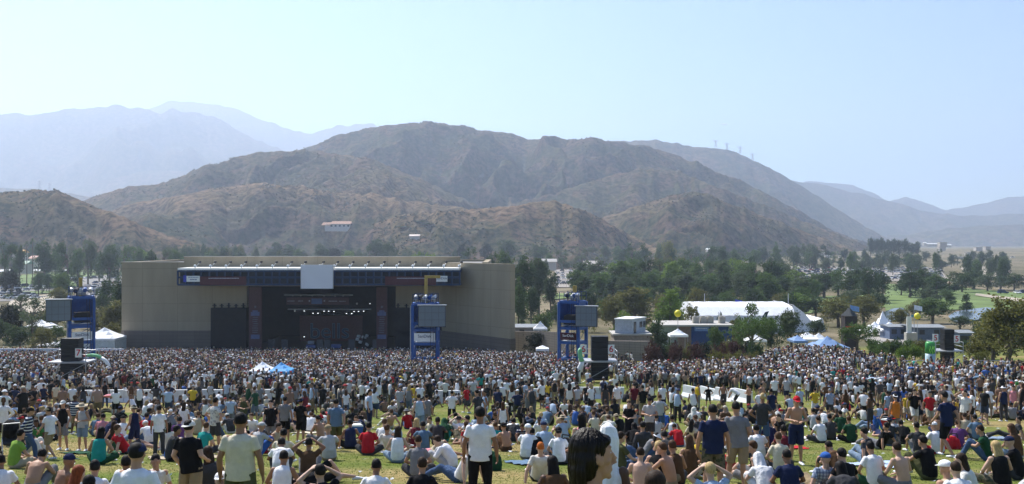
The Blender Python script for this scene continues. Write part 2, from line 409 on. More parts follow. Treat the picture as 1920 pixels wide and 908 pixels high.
part('roof', grit, lambda m: m.bb(sx(228)+.5, wx1-4.5, SY+1.1, SY+28, sz(492)-.9, sz(492)-.4))
part('coping', conc, lambda m: (m.bb(sx(344), sx(863), SY-.08, SY+1.2, sz(481.5), sz(481)), m.bb(sx(227), sx(344), SY-.08, SY+1.2, sz(492), sz(491.4))))
def _int(m):
    z1 = sz(537)+3
    m.bb(sx(400), sx(815), SY+24, SY+24.4, G0, z1); m.bb(sx(399), sx(399)+.3, SY+1.1, SY+24, G0, z1); m.bb(sx(815), sx(815)+.3, SY+1.1, SY+24, G0, z1)
    m.bb(sx(399), sx(815), SY+1.1, SY+24, z1, z1+.3)
part('stage_drape', black, _int)
part('stage_deck', blkbox, lambda m: m.bb(sx(464), sx(741), SY-2, SY+23.9, G0, sz(655)))
def _ss(x0, x1):
    def f(m):
        m.bb(sx(x0), sx(x1), SY-.9, SY-.3, G0, sz(577))
        for k in range(5):
            x = sx(x0+6+k*(x1-x0-12)/4); m.bb(x-.12, x+.12, SY-.7, SY-.5, sz(577), sz(570)+random.random()*.3)
            m.bb(x-.35, x+.35, SY-.75, SY-.45, sz(573), sz(572))
    return f
part('side_speaker_screen', black, _ss(398, 464)); part('side_speaker_screen', black, _ss(741, 816))
# canopy
CYF = 166.5
def cx_(px): return (px-CX)/F*CYF
def cz(py): return (CY-py)/F*CYF
part('canopy_roof', white, lambda m: m.bb(cx_(333), cx_(862), CYF, SY-.1, cz(507), cz(503)))
def _truss(m):
    for z in (508.5, 520.5, 534): m.bb(cx_(333), cx_(862), CYF, CYF+.3, cz(z)-.16, cz(z)+.16)
    n = 36
    for k in range(n+1):
        x = cx_(333)+(cx_(862)-cx_(333))*k/n; m.bb(x-.13, x+.13, CYF-.03, CYF+.25, cz(534), cz(508))
    for z in (509, 534.5):
        for k in range(0, n+1, 4):
            x = cx_(333)+(cx_(862)-cx_(333))*k/n; m.bb(x-.1, x+.1, CYF+.3, SY-.02, cz(z)-.12, cz(z)+.12)
part('canopy_truss', M_('truss_blue_paint', (.012, .036, .10), .5), _truss)
part('canopy_backing', M_('dark_slate_panel', (.018, .028, .045), .8), lambda m: m.bb(cx_(334), cx_(861), CYF+1.0, CYF+1.2, cz(533), cz(508)))
def dashes(m, x0, x1, y0, h, Y, seed, wmin=1.2, wmax=4.5, gap=.6):
    r = random.Random(seed); x = x0
    while x < x1:
        w = r.uniform(wmin, wmax); x2 = min(x+w, x1)
        m.bb((x-CX)/F*Y, (x2-CX)/F*Y, Y, Y+.03, (CY-y0-h*r.uniform(.8, 1))/F*Y, (CY-y0)/F*Y); x = x2+gap*r.uniform(.7, 1.6)
for (x0, x1, lx0, lx1, tx0, tx1, nm) in ((375, 462, 350, 375, 391, 448, 'a'), (722, 818, 818, 839, 744, 800, 'b')):
    b = part('sponsor_banner', maroon, lambda m: m.bb(cx_(x0), cx_(x1), CYF-.12, CYF-.06, cz(534.5), cz(518.5)))
    part('lettering', M_('grey_lettering', (.42, .42, .48), .8), lambda m: dashes(m, tx0, tx1, 521.2, 1.7, CYF-.17, 5, .7, 1.6, .35), b)
    lg = part('logo_panel', white, lambda m: m.bb(cx_(lx0), cx_(lx1), CYF-.12, CYF-.06, cz(528.5), cz(517.5)))
part('logo_edge', M_('royal_blue_cloth', (.03, .05, .4), .8), lambda m: m.bb(cx_(344), cx_(349.8), CYF-.12, CYF-.06, cz(529), cz(516.5)))
def text(body, name, size, loc, mat, parent, ext=.01, rot=(90, 0, 0), sxy=(1, 1), bold=0):
    c = bpy.data.curves.new(name, 'FONT'); c.body = body; c.size = size; c.extrude = ext; c.align_x = 'CENTER'; c.align_y = 'CENTER'; c.offset = bold
    o = bpy.data.objects.new('t', c); COL.objects.link(o); bpy.context.view_layer.update()
    me = bpy.data.meshes.new_from_object(o.evaluated_get(bpy.context.evaluated_depsgraph_get())); bpy.data.objects.remove(o)
    Mx = Matrix.Translation(Vector(loc)-root_loc(parent)) @ Euler([R(a) for a in rot]).to_matrix().to_4x4() @ Matrix.Diagonal((sxy[0], sxy[1], 1, 1))
    me.transform(Mx); me.materials.clear(); me.materials.append(mat); return link(name, me, parent)
navy_l = M_('navy_lettering', (.03, .04, .12), .8)
text('SanDisk', 'lettering', .56, (cx_(828.5), CYF-.16, cz(522)), navy_l, stage)
part('logo_marks', M_('pale_blue_lettering', (.25, .28, .42), .8), lambda m: dashes(m, 353, 372, 519.5, 1.6, CYF-.17, 8, 1, 3)); part('logo_marks', M_('pale_blue_lettering', (.25, .28, .42), .8), lambda m: dashes(m, 356, 369, 523.5, 2.2, CYF-.17, 9, 2, 5))
def flood(px):
    def f(m):
        x = cx_(px); y = CYF+.1; z = cz(503)
        m.tube((x, y, z), (x, y-.2, z+.4), .05); m.ball((x, y-.25, z+.35), (.22, .26, .28))
    o = part('floodlight', white, f)
    part('lamp_housing', blkbox, lambda m: m.ball((cx_(px)+.3, CYF+1.6, cz(503)+1.0), (.26, .3, .22)), o)
    part('arm', steel, lambda m: m.tube((cx_(px), CYF+.1, cz(503)+.1), (cx_(px)+.3, CYF+1.6, cz(503)+1.0), .035), o)
for px in (366, 395, 424, 453, 482, 511, 540, 566, 600, 627, 656, 685, 715, 744, 774, 803, 832, 861): flood(px)
sc_ = part('center_screen', scr_w, lambda m: m.bb((564.5-CX)/F*165.6, (624-CX)/F*165.6, 165.6, 165.9, (CY-541)/F*165.6, (CY-497)/F*165.6))
part('frame', steel, lambda m: (m.bb((563.6-CX)/F*165.6, (624.9-CX)/F*165.6, 165.55, 165.95, (CY-541.8)/F*165.6, (CY-541)/F*165.6), m.bb((563.6-CX)/F*165.6, (564.4-CX)/F*165.6, 165.55, 165.95, (CY-541)/F*165.6, (CY-497)/F*165.6), m.bb((624.1-CX)/F*165.6, (624.9-CX)/F*165.6, 165.55, 165.95, (CY-541)/F*165.6, (CY-497)/F*165.6)), sc_)
# pillar banners
for x0, x1 in ((471, 495), (708, 728)):
    xc = (x0+x1)/2
    b = part('pillar_banner', M_('dusty_maroon_cloth', (.10, .048, .05), .9), lambda m: m.bb(sx(x0), sx(x1), SY-1.6, SY-1.3, G0, sz(538)))
    def pm(m):
        q = random.Random(3)
        m.bb(sx(xc-1.5), sx(xc+2), SY-1.66, SY-1.61, sz(576.5), sz(572.5))
        for y in range(593, 624, 4): m.bb(sx(xc-4-q.random()*2), sx(xc+4+q.random()*2), SY-1.66, SY-1.61, sz(y+1.6), sz(y))
    part('lettering', M_('faded_lettering', (.15, .14, .17), .8), pm, b)
    part('emblem', M_('faded_blue_emblem', (.13, .14, .26), .8), lambda m: (m.bb(sx(xc-8), sx(xc+8), SY-1.68, SY-1.61, sz(591), sz(584)), m.bb(sx(xc-5), sx(xc+5), SY-1.68, SY-1.61, sz(583.8), sz(581)), m.bb(sx(xc-8), sx(xc+8), SY-1.68, SY-1.61, sz(634), sz(626))), b)
# hanging truss sign, lamps, backdrop
hy = SY+3
def hx(px): return (px-CX)/F*hy
def hz(py): return (CY-py)/F*hy
hb = part('hanging_sign', M_('dull_maroon_cloth', (.11, .06, .065), .9), lambda m: m.bb(hx(537), hx(654), hy, hy+.2, hz(571.5), hz(558)))
part('lettering', M_('grey_lettering', (.42, .42, .48)), lambda m: (dashes(m, 539, 552, 564, 1.6, hy-.04, 1, 2, 5), dashes(m, 559, 568, 564, 1.4, hy-.04, 2, 2, 4), dashes(m, 616, 632, 564.3, 1.4, hy-.04, 3, 4, 8), dashes(m, 636, 648, 564.6, 1.4, hy-.04, 4, 4, 8), m.bb(hx(579), hx(581.5), hy-.04, hy, hz(566), hz(563)), m.bb(hx(607), hx(609.5), hy-.04, hy, hz(566), hz(563))), hb)
part('emblem', M_('blue_grey_emblem', (.12, .17, .34), .8), lambda m: m.bb(hx(584), hx(604), hy-.05, hy, hz(570), hz(560)), hb)
def lamp_m(name, c, s):
    m = bpy.data.materials.new(name); m.use_nodes = True; b = m.node_tree.nodes['Principled BSDF']
    b.inputs['Emission Color'].default_value = (*c, 1); b.inputs['Emission Strength'].default_value = s; return m
lampm = lamp_m('lit_stage_lamp', (.9, .95, 1), 1.1)
part('light_bar', steel, lambda m: (m.tube((hx(530), hy+1, hz(554)), (hx(660), hy+1, hz(554)), .12), m.tube((hx(530), hy+4, hz(583)), (hx(690), hy+4, hz(583)), .12)))
for px, py in ((547, 554.5), (562, 554.5), (584, 554.5), (606, 555), (627, 555), (642, 555), (668, 570), (551, 582.5)):
    part('lamp', M_('dim_lamp_glass', (.5, .5, .52), .3), lambda m: m.ball((hx(px), hy+.8, hz(py)), .17))
for px, py in ((544, 586), (562, 586), (579, 590.5), (588.5, 590.5), (600, 586.5), (609, 586.5), (619, 587), (643, 591), (653, 591), (657.5, 587), (666, 587), (688, 572), (676, 586.5), (562, 635.5)):
    part('lamp', lampm, lambda m: m.ball((hx(px), hy+3.8, hz(py)), (.13, .1, .07)))
by = SY+14
def bx(px): return (px-CX)/F*by
def bz(py): return (CY-py)/F*by
bd = part('backdrop', M_('dark_red_backdrop', (.14, .06, .055), .9), lambda m: m.bb(bx(562), bx(680), by, by+.1, bz(660), bz(592)))
text('bells', 'lettering', 4.1, (bx(618), by-.1, bz(622)), M_('blue_grey_backdrop_letters', (.17, .22, .30), .8), bd, bold=.05, sxy=(1.04, 1))
text('bells', 'lettering', 4.1, (bx(618), by-.16, bz(622)), M_('navy_backdrop_letters', (.05, .07, .12), .8), bd, bold=-.02, sxy=(1.04, 1))
def gear():
    for (x0, x1, y0, y1, m_, nm, Yg) in ((574, 591, 647, 657, M_('blue_scrim', (.06, .10, .26), .8), 'drum_riser_scrim', SY+2), (621, 639, 646, 657, M_('blue_scrim', (.06, .10, .26), .8), 'drum_riser_scrim', SY+2), (577, 588, 640, 645, M_('grey_gear', (.3, .32, .38), .6), 'keyboard', SY+3)):
        part(nm, m_, lambda m: m.bb((x0-CX)/F*Yg, (x1-CX)/F*Yg, Yg, Yg+.8, (CY-y1)/F*Yg, (CY-y0)/F*Yg))
    k = random.Random(4)
    for i in range(9):
        px = k.uniform(668, 690); py = k.uniform(630, 652)
        part('drum', M_('silver_drum_shell', (.55, .56, .55), .4), lambda m: m.tube((hx(px), hy, hz(py)), (hx(px)+.1, hy+.1, hz(py)+k.uniform(.25, .5)), k.uniform(.15, .35), n=14))
    for px in (505, 530, 655, 700, 610, 596): part('amplifier', M_('grey_amp_cloth', (.09, .09, .1), .8), lambda m: (m.bb(hx(px), hx(px)+1.1, hy-1, hy-.4, sz(655), sz(655)+1.5), m.bb(hx(px)+.15, hx(px)+.95, hy-1.05, hy-1, sz(655)+.2, sz(655)+.7)))
gear()

# ---------------------------------------------------------------- blue towers with screens
def tower(xp, Y, ytop, w, dpt, rz, label, scr, banner, crane, spk=True, low=0):
    base = GP(xp, Y); top = (CY-ytop)/F*Y; h = top-base.z
    t = empty('screen_tower', base, label, 'tower', 'blue steel screen towers standing in the crowd'); t.rotation_euler = (0, 0, rz)
    def pp(nm, mat, fn, par=t, smooth=False):
        m = MB(); fn(m); return link(nm, m.mesh(nm, [mat], (0, 0, 0), smooth), par)
    for sx_, sy_ in ((-1, -1), (1, -1), (-1, 1), (1, 1)):
        pp('post', blue, lambda m: m.bb(sx_*w/2-.17, sx_*w/2+.17, sy_*dpt/2-.17, sy_*dpt/2+.17, -.6, h*.97))
    zs = [h*.16, h*.40, h*.60, h*.70, h*.97]
    for z in zs:
        def f(m):
            for s_ in (-1, 1):
                m.bb(-w/2+.17, w/2-.17, s_*dpt/2-.12, s_*dpt/2+.12, z-.16, z+.16); m.bb(s_*w/2-.12, s_*w/2+.12, -dpt/2+.17, dpt/2-.17, z-.16, z+.16)
        pp('cross_beam', blue, f)
    def brace(m):
        for za, zb_ in zip([0.3]+zs[:-1], zs):
            for s_ in (-1, 1):
                m.tube((-w/2, s_*dpt/2, za+.16), (w/2, s_*dpt/2, zb_-.16), .035, n=5); m.tube((s_*w/2, -dpt/2, za+.16), (s_*w/2, dpt/2, zb_-.16), .035, n=5)
    pp('diagonal_brace', dkblue, brace)
    def cab(m):
        for k in range(3): m.loft([(w/2-.3*k-.2, -dpt/2-.25, h*.95), (w/2-.3*k-.1, -dpt/2-.4, h*.5), (w/2-.35*k-.2, -dpt/2-.28, .1)], [(.03, .03)]*3, (1, 0, 0), 5)
    pp('cable', blkbox, cab)
    pp('platform', steel, lambda m: (m.bb(-w/2+.2, w/2-.2, -dpt/2+.2, dpt/2-.2, h*.40+.17, h*.40+.24), m.bb(-w/2+.2, w/2-.2, -dpt/2+.2, dpt/2-.2, h*.62+.17, h*.62+.24)))
    def side(m):
        m.bb(-w/2+.17, w/2-.17, dpt/2-.06, dpt/2+.06, h*.72, h*.96)
        for s_ in (-1, 1): m.bb(s_*w/2-.06, s_*w/2+.06, -dpt/2+.17, dpt/2-.17, h*.72, h*.96)
    pp('upper_panel', blue, side)
    def ladder(m):
        s_ = -1
        for q in (-.25, .25): m.bb(s_*(w/2+.3)-.03, s_*(w/2+.3)+.03, -dpt/2+.3+q-.03, -dpt/2+.3+q+.03, 0, h*.95)
        for k in range(int(h*.95/.35)): m.bb(s_*(w/2+.3)-.025, s_*(w/2+.3)+.025, -dpt/2+.05, -dpt/2+.55, k*.35+.2, k*.35+.25)
    pp('ladder', steel, ladder)
    def rail(m):
        for z in (.5, 1.0):
            m.bb(-w/2, w/2, -dpt/2-.02, -dpt/2+.02, h+z-.03, h+z+.03); m.bb(-w/2, w/2, dpt/2-.02, dpt/2+.02, h+z-.03, h+z+.03)
        for k in range(5): x = -w/2+w*k/4; m.bb(x-.03, x+.03, -dpt/2-.02, -dpt/2+.02, h*.97, h+1); m.bb(x-.03, x+.03, dpt/2-.02, dpt/2+.02, h*.97, h+1)
    pp('handrail', dkblue, rail)
    r = random.Random(int(xp))
    for k in range(5):
        x = -w/2+.3+(w-.6)*k/4; y = r.uniform(-dpt/3, dpt/3); a = r.uniform(-.6, .6)
        def sf(m):
            m.tube((x, y, h*.97), (x, y, h+.55), .05)
            m.tube((x-.35*math.sin(a), y-.45, h+.5), (x+.3*math.sin(a), y+.3, h+.75), .26, .17, 12)
        pp('spotlight', [steel, blkbox, white, blue, steel][k], sf)
    cr = pp('crane_arm', yellow, lambda m: (m.bb(-.19, .19, -.2+dpt/4, .2+dpt/4, h*.97, h*.97+crane[0]),) + ((m.bb(-.19, crane[1]*.7, -.15+dpt/4, .15+dpt/4, h*.97+crane[0], h*.97+crane[0]+.32),) if crane[1] else ()))
    pp('winch', steel, lambda m: m.tube((-.5, dpt/4, h*.97+.5), (.5, dpt/4, h*.97+.5), .35), cr)
    # screen
    sxc, sw, sh, sa, sy2, szc = scr
    Mx = Matrix.Rotation(sa, 3, 'Z')
    o = pp('video_screen', M_('video_screen_back', (.05, .055, .06), .7), lambda m: m.box(Vector((sxc, sy2, szc)), (sw, .5, sh), M=Mx))
    pp('screen_face', screen_m, lambda m: m.box(Vector((sxc, sy2, szc))+Mx @ Vector((0, -.27, 0)), (sw-.15, .04, sh-.15), M=Mx), o)
    def seams(m):
        for k in range(1, 4): m.box(Vector((sxc, sy2, szc))+Mx @ Vector((-sw/2+sw*k/4, -.3, 0)), (.03, .02, sh-.2), M=Mx)
        for k in range(1, 3): m.box(Vector((sxc, sy2, szc))+Mx @ Vector((0, -.3, -sh/2+sh*k/3)), (sw-.2, .02, .03), M=Mx)
    pp('panel_seam', M_('dark_seam', (.09, .10, .11), .6), seams, o)
    pp('cornice', steel, lambda m: m.box(Vector((sxc, sy2, szc+sh/2+.05))+Mx @ Vector((0, -.02, 0)), (sw+.2, .7, .1), M=Mx), o)
    if spk:
        pp('speaker', blkbox, lambda m: (m.bb(-w*.3, w*.35, -dpt/2+.2, dpt/4, h*.62+.3, h*.62+1.5)))
    if banner:
        bw, bc, tx, tc = banner
        b = pp('banner', bc, lambda m: m.bb(-w/2+.2, w/2-.2, -dpt/2-.22, -dpt/2-.19, h*.42+.2, h*.42+.2+bw))
        me_p = Vector((base))
        tt = text(tx, 'lettering', bw*.52, Vector((0, -dpt/2-.24, h*.42+.2+bw*.6))+root_loc(b), tc, b)
    return t
tower(152, 118, 553, 2.6, 2.4, R(28), 'blue steel tower with a grey screen on its left side beside the left stage wing', (-2.5, 2.75, 2.5, R(-14), -1.2, 7.6), (.9, white, 'SanDisk', navy_l), (2.3, 0))
tower(798, 124, 566, 3.0, 2.6, R(0), 'blue steel tower with a grey screen standing in front of the right stage wing', (.95, 3.4, 2.65, 0, -1.75, 6.95), (1.0, white, 'SanDisk', navy_l), (3.2, 2.6))
tower(1074, 124, 562, 2.6, 2.4, R(-28), 'blue steel tower with a dark screen at its right, beyond the stage end', (2.4, 2.7, 2.5, R(14), -1.2, 6.95), (.9, maroon, 'SanDisk', M_('white_lettering', (.8, .8, .8), .8)), (2.0, 0))

# ---------------------------------------------------------------- delay speaker stacks
def slab7(name, ch, loc, par, rz=0):
    b = MB().box(loc, (.62, .05, .88)).build(name, white, par)
    text(ch, 'numeral', .88, Vector(loc)+Vector((0, -.05, 0)), M_('red_numeral', (.55, .02, .03), .7), b, bold=.008)
def stack(xp, Y, w, ytop, ch, label, signs, low=True):
    base = GP(xp, Y); top = (CY-ytop)/F*Y; h = top-base.z
    t = empty('speaker_stack', base, label, 'speaker stack', 'black delay speaker stacks on scaffolds')
    mid = base.z+h*.47
    for (z0, z1) in ((base.z+.25, mid-.1), (mid+.08, top)):
        n = 4
        for k in range(n):
            a = z0+(z1-z0)*k/n; b2 = z0+(z1-z0)*(k+1)/n
            o = MB().bb(base.x-w/2, base.x+w/2, Y-.6, Y+.6, a+.015, b2-.015).build('speaker_cabinet', blkbox, t)
            MB().bb(base.x-w/2+.08, base.x+w/2-.08, Y-.63, Y-.6, a+.06, b2-.06).build('grille', M_('black_grille', (.018, .018, .02), .8), o)
    p = MB()
    p.bb(base.x-w/2-1.2, base.x+w/2+.9, Y-1, Y+1.6, mid-.08, mid+.05); p.build('deck', steel, t)
    sc = MB()
    for x in (base.x-w/2-1.15, base.x+w/2+.85):
        for y in (Y-.9, Y+1.5): sc.tube((x, y, base.z-.4), (x, y, mid+1.0), .045)
        for z in (.5, 1.0): sc.tube((x, Y-.9, mid+z), (x, Y+1.5, mid+z), .03)
    for z in (.5, 1.0): sc.tube((base.x-w/2-1.15, Y+1.5, mid+z), (base.x+w/2+.85, Y+1.5, mid+z), .03)
    sc.tube((base.x-w/2-1.15, Y-.9, base.z), (base.x+w/2+.85, Y-.9, mid-.1), .03); sc.build('scaffold_frame', steel, t)
    for (px, py) in signs:
        q = P(px, py, Y-.9); slab7('number_sign', ch, q, t)
    r = MB(); 
    for s_ in (-1, 1):
        for k in range(4): 
            x = base.x+s_*(w/2+1.5+k*1.1); r.tube((x, Y-1.5, g(x, Y-1.5)), (x, Y-1.5, g(x, Y-1.5)+1.1), .03)
        for z in (.55, 1.1): x0 = base.x+s_*(w/2+1.5); x1 = base.x+s_*(w/2+4.8); r.tube((x0, Y-1.5, g(x0, Y-1.5)+z), (x1, Y-1.5, g(x1, Y-1.5)+z), .03)
    r.build('crowd_rail', steel, t)
stack(135.5, 98, 1.75, 634, '7', 'tall black speaker stack with a red 7 sign in front of the left blue tower', [(147, 662)])
stack(1124, 98, 1.65, 630, '6', 'tall black speaker stack with a red 6 sign right of the right blue tower', [(1146, 655), (1094, 655)])
stack(1776, 112, 1.1, 617, '5', 'distant black speaker stack in front of the pale pavement far right', [(1754, 634), (1794, 636)])

# ---------------------------------------------------------------- air dancer tubes and can shaped inflatable
def tube_thing(pts, r0, label, Y):
    base = GP(pts[0][0], Y)
    t = empty('inflatable_tube', base, label, 'inflatable tube')
    pv = [P(x, y, Y) for x, y in pts]; pv[0].z = g(pv[0].x, Y)-.05
    n = len(pv); rr = [(r0*.72*(1-.35*i/(n-1)),)*2 for i in range(n)]
    k = n//2
    MB().loft(pv[:k+1], rr[:k+1], (0, 1, 0), 14).build('white_section', white, t, True)
    MB().loft(pv[k:], [(a*1.01, a*1.01) for a, _ in rr[k:]], (0, 1, 0), 14).build('green_section', M_('lime_green_nylon', (.22, .55, .28), .6), t, True)
tube_thing([(1084, 712), (1083, 703), (1085, 694), (1090, 685), (1091, 678), (1088, 668), (1087, 658), (1090, 654)], .42, 'swaying white and green inflatable tube left of the speaker stack with the 6 sign', 96)
tube_thing([(203, 712), (204, 694), (203, 684), (198, 677), (190, 671), (181, 667), (172, 666), (164, 667)], .30, 'drooping white and green inflatable tube right of the speaker stack with the 7 sign', 97)
def can():
    Y = 110; b = GP(1744, Y)
    t = empty('inflatable_can', b, 'green and silver can-shaped inflatable with claw mark near the far right speaker stack', 'inflatable')
    z0 = b.z; h = (CY-641)/F*Y-z0
    MB().loft([(b.x, Y, z0), (b.x, Y, z0+.2), (b.x, Y, z0+h*.6)], [(.4, .4), (.52, .52), (.52, .52)], (1, 0, 0), 20).build('can_body', M_('silver_blue_vinyl', (.35, .48, .52), .4), t, True)
    MB().loft([(b.x, Y, z0+h*.6), (b.x, Y, z0+h*.93), (b.x, Y, z0+h)], [(.525, .525), (.525, .525), (.42, .42)], (1, 0, 0), 20).build('can_top', M_('green_vinyl', (.05, .30, .07), .4), t, True)
    m = MB()
    for k, (x, l) in enumerate(((-.22, .8), (0, 1.0), (.22, .75))):
        pts = [(b.x+x+.06*math.sin(j*1.7+k), Y-.56+.3*abs(x), z0+h*.86-l*j/5) for j in range(6)]
        m.loft(pts, [(.06-.009*j, .02) for j in range(6)], (1, 0, 0), 5)
    m.build('claw_mark', M_('bright_green_mark', (.35, .9, .15), .6), t)
can()

# ---------------------------------------------------------------- barriers and retaining walls
def barrier(x, y, rz, L, name='crowd_barrier', lab='', mat=white, h=.85, grp=None):
    k = (round(L, 1), mat.name, h)
    if k not in _bar:
        m = MB(); 
        prof = [(-.3, 0), (.3, 0), (.3, .12), (.12, .4), (.09, h), (-.09, h), (-.12, .4), (-.3, .12)]
        n = len(prof); vs = [(s_*L/2, p, z) for s_ in (-1, 1) for p, z in prof]
        m.add(vs, [tuple(reversed(range(n))), tuple(range(n, 2*n))]+[(i, (i+1) % n, (i+1) % n+n, i+n) for i in range(n)])
        _bar[k] = m.mesh(name, [mat])
    o = link(name, _bar[k]); o.location = (x, y, g(x, y)-.05); o.rotation_euler = (0, 0, rz); tag(o, lab, 'barrier', grp); return o
_bar = {}
bw_ = M_('white_plastic_barrier', (.72, .73, .74), .6, .08)
def barrier_row(px0, py0, px1, py1, L, lab, grp, tilt=0):
    Y0 = solveY(px0, py0); Y1 = solveY(px1, py1); a = GP(px0, Y0); b = GP(px1, Y1); d = b-a; n = max(1, int(d.length/(L+.04))); d = d*(n*(L+.04)/d.length)
    for k in range(n):
        q = a+d*((k+.5)/n); barrier(q.x, q.y, math.atan2(d.y, d.x)+tilt*random.uniform(-1, 1), L, lab=lab, mat=bw_, grp=grp, h=.95)
barrier_row(150, 755, 690, 752, 3.0, 'white crowd barrier section in the long row before the packed left crowd', 'white barrier row across the left of the lawn')
barrier_row(815, 756, 860, 756, 1.8, 'white barrier panel behind the man in the white shirt', 'white barrier pair at the middle')
barrier_row(985, 752, 1062, 752, 1.9, 'white barrier panel below the speaker stack with the 6 sign', 'white barrier panels by the inflatable tube')
barrier_row(1085, 748, 1200, 748, 1.7, 'white slanting barrier panel right of the inflatable tube', 'white barrier panels right of the inflatable tube', .25)
barrier_row(1283, 745, 1428, 757, 2.0, 'bright white barrier panel beside the shirtless walkers', 'white barrier panels at right of centre', .06)
barrier_row(1440, 735, 1530, 735, 2.0, 'greyish barrier panel behind the yellow shirt', 'grey barrier panels beyond the yellow shirt')
barrier_row(1790, 712, 1930, 706, 2.4, 'pale barrier section at the far right under the olive tree', 'pale barrier row at the far right')
def wallrun(pts, hgt, th, mat, label, name='concrete_wall', grp=None):
    m = MB(); c = GP(*pts[0]); t = empty(name, c, label, 'wall', grp)
    for (x0, Y0), (x1, Y1) in zip(pts, pts[1:]):
        a = GP(x0, Y0); b = GP(x1, Y1); n = Vector((-(b.y-a.y), b.x-a.x, 0)).normalized()*th
        z0 = min(a.z, b.z)-1
        vs = [(a.x, a.y, z0), (b.x, b.y, z0), (b.x+n.x, b.y+n.y, z0), (a.x+n.x, a.y+n.y, z0)]
        tp = [(a.x, a.y, a.z+hgt), (b.x, b.y, b.z+hgt), (b.x+n.x, b.y+n.y, b.z+hgt), (a.x+n.x, a.y+n.y, a.z+hgt)]
        m.add(vs+tp, [(0, 1, 5, 4), (1, 2, 6, 5), (2, 3, 7, 6), (3, 0, 4, 7), (0, 3, 2, 1), (4, 5, 6, 7)])
    m.build('wall_panel', mat, t)
    return t
wallrun([(-60, 158), (232, 158)], 1.9, .25, M_('blue_white_boards', (.50, .54, .62), .8, .1, .5), 'long pale board fence behind the left tower', 'board_fence')
wallrun([(938, 152), (1062, 140), (1075, 139)], 1.5, .25, M_('blue_white_boards', (.50, .54, .62)), 'long pale board fence between the stage wing and the right tower', 'board_fence')
wallrun([(963, 166), (1072, 150)], 4.6, .5, wall_mat('taupe_block_wall', (.27, .23, .19), (.8, .4)), 'tall taupe block wall joining the right end of the stage')
wallrun([(1140, 155), (1216, 152)], 3.2, .5, wall_mat('taupe_block_wall_b', (.27, .23, .20), (.8, .4)), 'taupe block wall under the grey site trailer')
wallrun([(1165, 132), (1330, 118), (1420, 122)], .9, .4, M_('yellow_flower_hedge', (.30, .26, .04), .9, .5, 6, .1), 'low kerb wall of yellow flowers at the back right crowd edge', 'flower_bed_wall')

# ---------------------------------------------------------------- tents
def canopy_tent(x, y, w, d, leg, peak, mat, label, grp=None, rz=0, zb_=None, walls=False, name='canopy_tent'):
    z = zb_ if zb_ is not None else g(x, y)
    t = empty(name, (x, y, z), label, 'tent', grp, rz)
    def pp(nm, mt, fn, sm=False):
        m = MB(); fn(m); return link(nm, m.mesh(nm, [mt], (0, 0, 0), sm), t)
    def roof(m):
        n = 6; vs = []; 
        for i in range(n+1):
            for j in range(n+1):
                u = 2*i/n-1; v = 2*j/n-1; q = 1-max(abs(u), abs(v)); vs.append((u*w/2, v*d/2, leg+peak*(q**1.25)+.0))
        for i in range(n+1):
            for j in range(n+1):
                u = 2*i/n-1; v = 2*j/n-1; q = 1-max(abs(u), abs(v)); vs.append((u*w/2*.99, v*d/2*.99, leg+peak*(q**1.25)-.06))
        K = (n+1)**2; fs = []
        for i in range(n):
            for j in range(n):
                a = i*(n+1)+j; fs.append((a, a+n+1, a+n+2, a+1)); fs.append((a+K, a+1+K, a+n+2+K, a+n+1+K))
        m.add(vs, fs)
    pp('tent_roof', mat, roof)
    pp('valance', mat, lambda m: (m.bb(-w/2, w/2, -d/2, -d/2+.03, leg-.32, leg-.003), m.bb(-w/2, w/2, d/2-.03, d/2, leg-.32, leg-.003), m.bb(-w/2, -w/2+.03, -d/2+.03, d/2-.03, leg-.32, leg-.003), m.bb(w/2-.03, w/2, -d/2+.03, d/2-.03, leg-.32, leg-.003)))
    for a in (-1, 1):
        for b in (-1, 1): pp('leg', steel, lambda m: m.tube((a*(w/2-.08), b*(d/2-.08), 0), (a*(w/2-.08), b*(d/2-.08), leg-.05), .04))
    if walls: pp('side_wall', M_('off_white_tent_wall', (.55, .58, .56), .8), lambda m: (m.bb(-w/2+.04, w/2-.04, -d/2+.1, -d/2+.14, 0, leg-.33), m.bb(w/2-.14, w/2-.1, -d/2+.14, d/2-.14, 0, leg-.33)))
    return t
def tent_px(px, Y, ytop, wpx, peak, leg, mat, label, grp=None, walls=False, d=None, rz=0):
    a = P(px, ytop, Y); w = wpx/F*Y; z = a.z-peak-leg
    zz = min(z, g(a.x, Y)) if z < g(a.x, Y)+.5 else z
    return canopy_tent(a.x, Y, w, d or w*.9, a.z-peak-g(a.x, Y) if a.z-peak-g(a.x, Y) > 1.8 else leg, peak, mat, label, grp, rz, g(a.x, Y) if a.z-peak-g(a.x, Y) > 1.8 else z, walls)
tb = M_('bright_blue_tent', (.10, .36, .70), .7, .05); ts = M_('slate_blue_tent', (.16, .26, .46), .7, .06)
tent_px(196, 172, 614, 62, 1.7, 3, tentw, 'large white peaked tent with side walls between left tower and stage', walls=True)
tent_px(492, 90, 678, 42, .75, 1.6, tentw, 'small white canopy over the crowd, left of the bright blue one', d=2)
tent_px(527, 88, 679, 40, .7, 1.6, tb, 'small bright blue canopy over the crowd in front of the stage', d=2)
tent_px(75, 200, 598, 40, 1.4, 3, tentw, 'white tent roof half hidden behind the thin leafy tree at far left')
tent_px(95, 215, 604, 34, 1.2, 3, tentw, 'white tent roof just left of the left tower')
tent_px(112, 190, 640, 60, .5, 1.6, tentw, 'low white awning above the board fence behind the left tower')
tent_px(1013, 188, 602, 26, 1.4, 3, tentw, 'small white peaked tent behind the taupe wall')
tent_px(1017, 150, 647, 24, .5, 2, tentw, 'small white awning beside the dark shrub right of the stage')
tent_px(1271, 150, 616, 34, .9, 2.2, tentw, 'white pop-up tent in front of the building with the blue fascia')
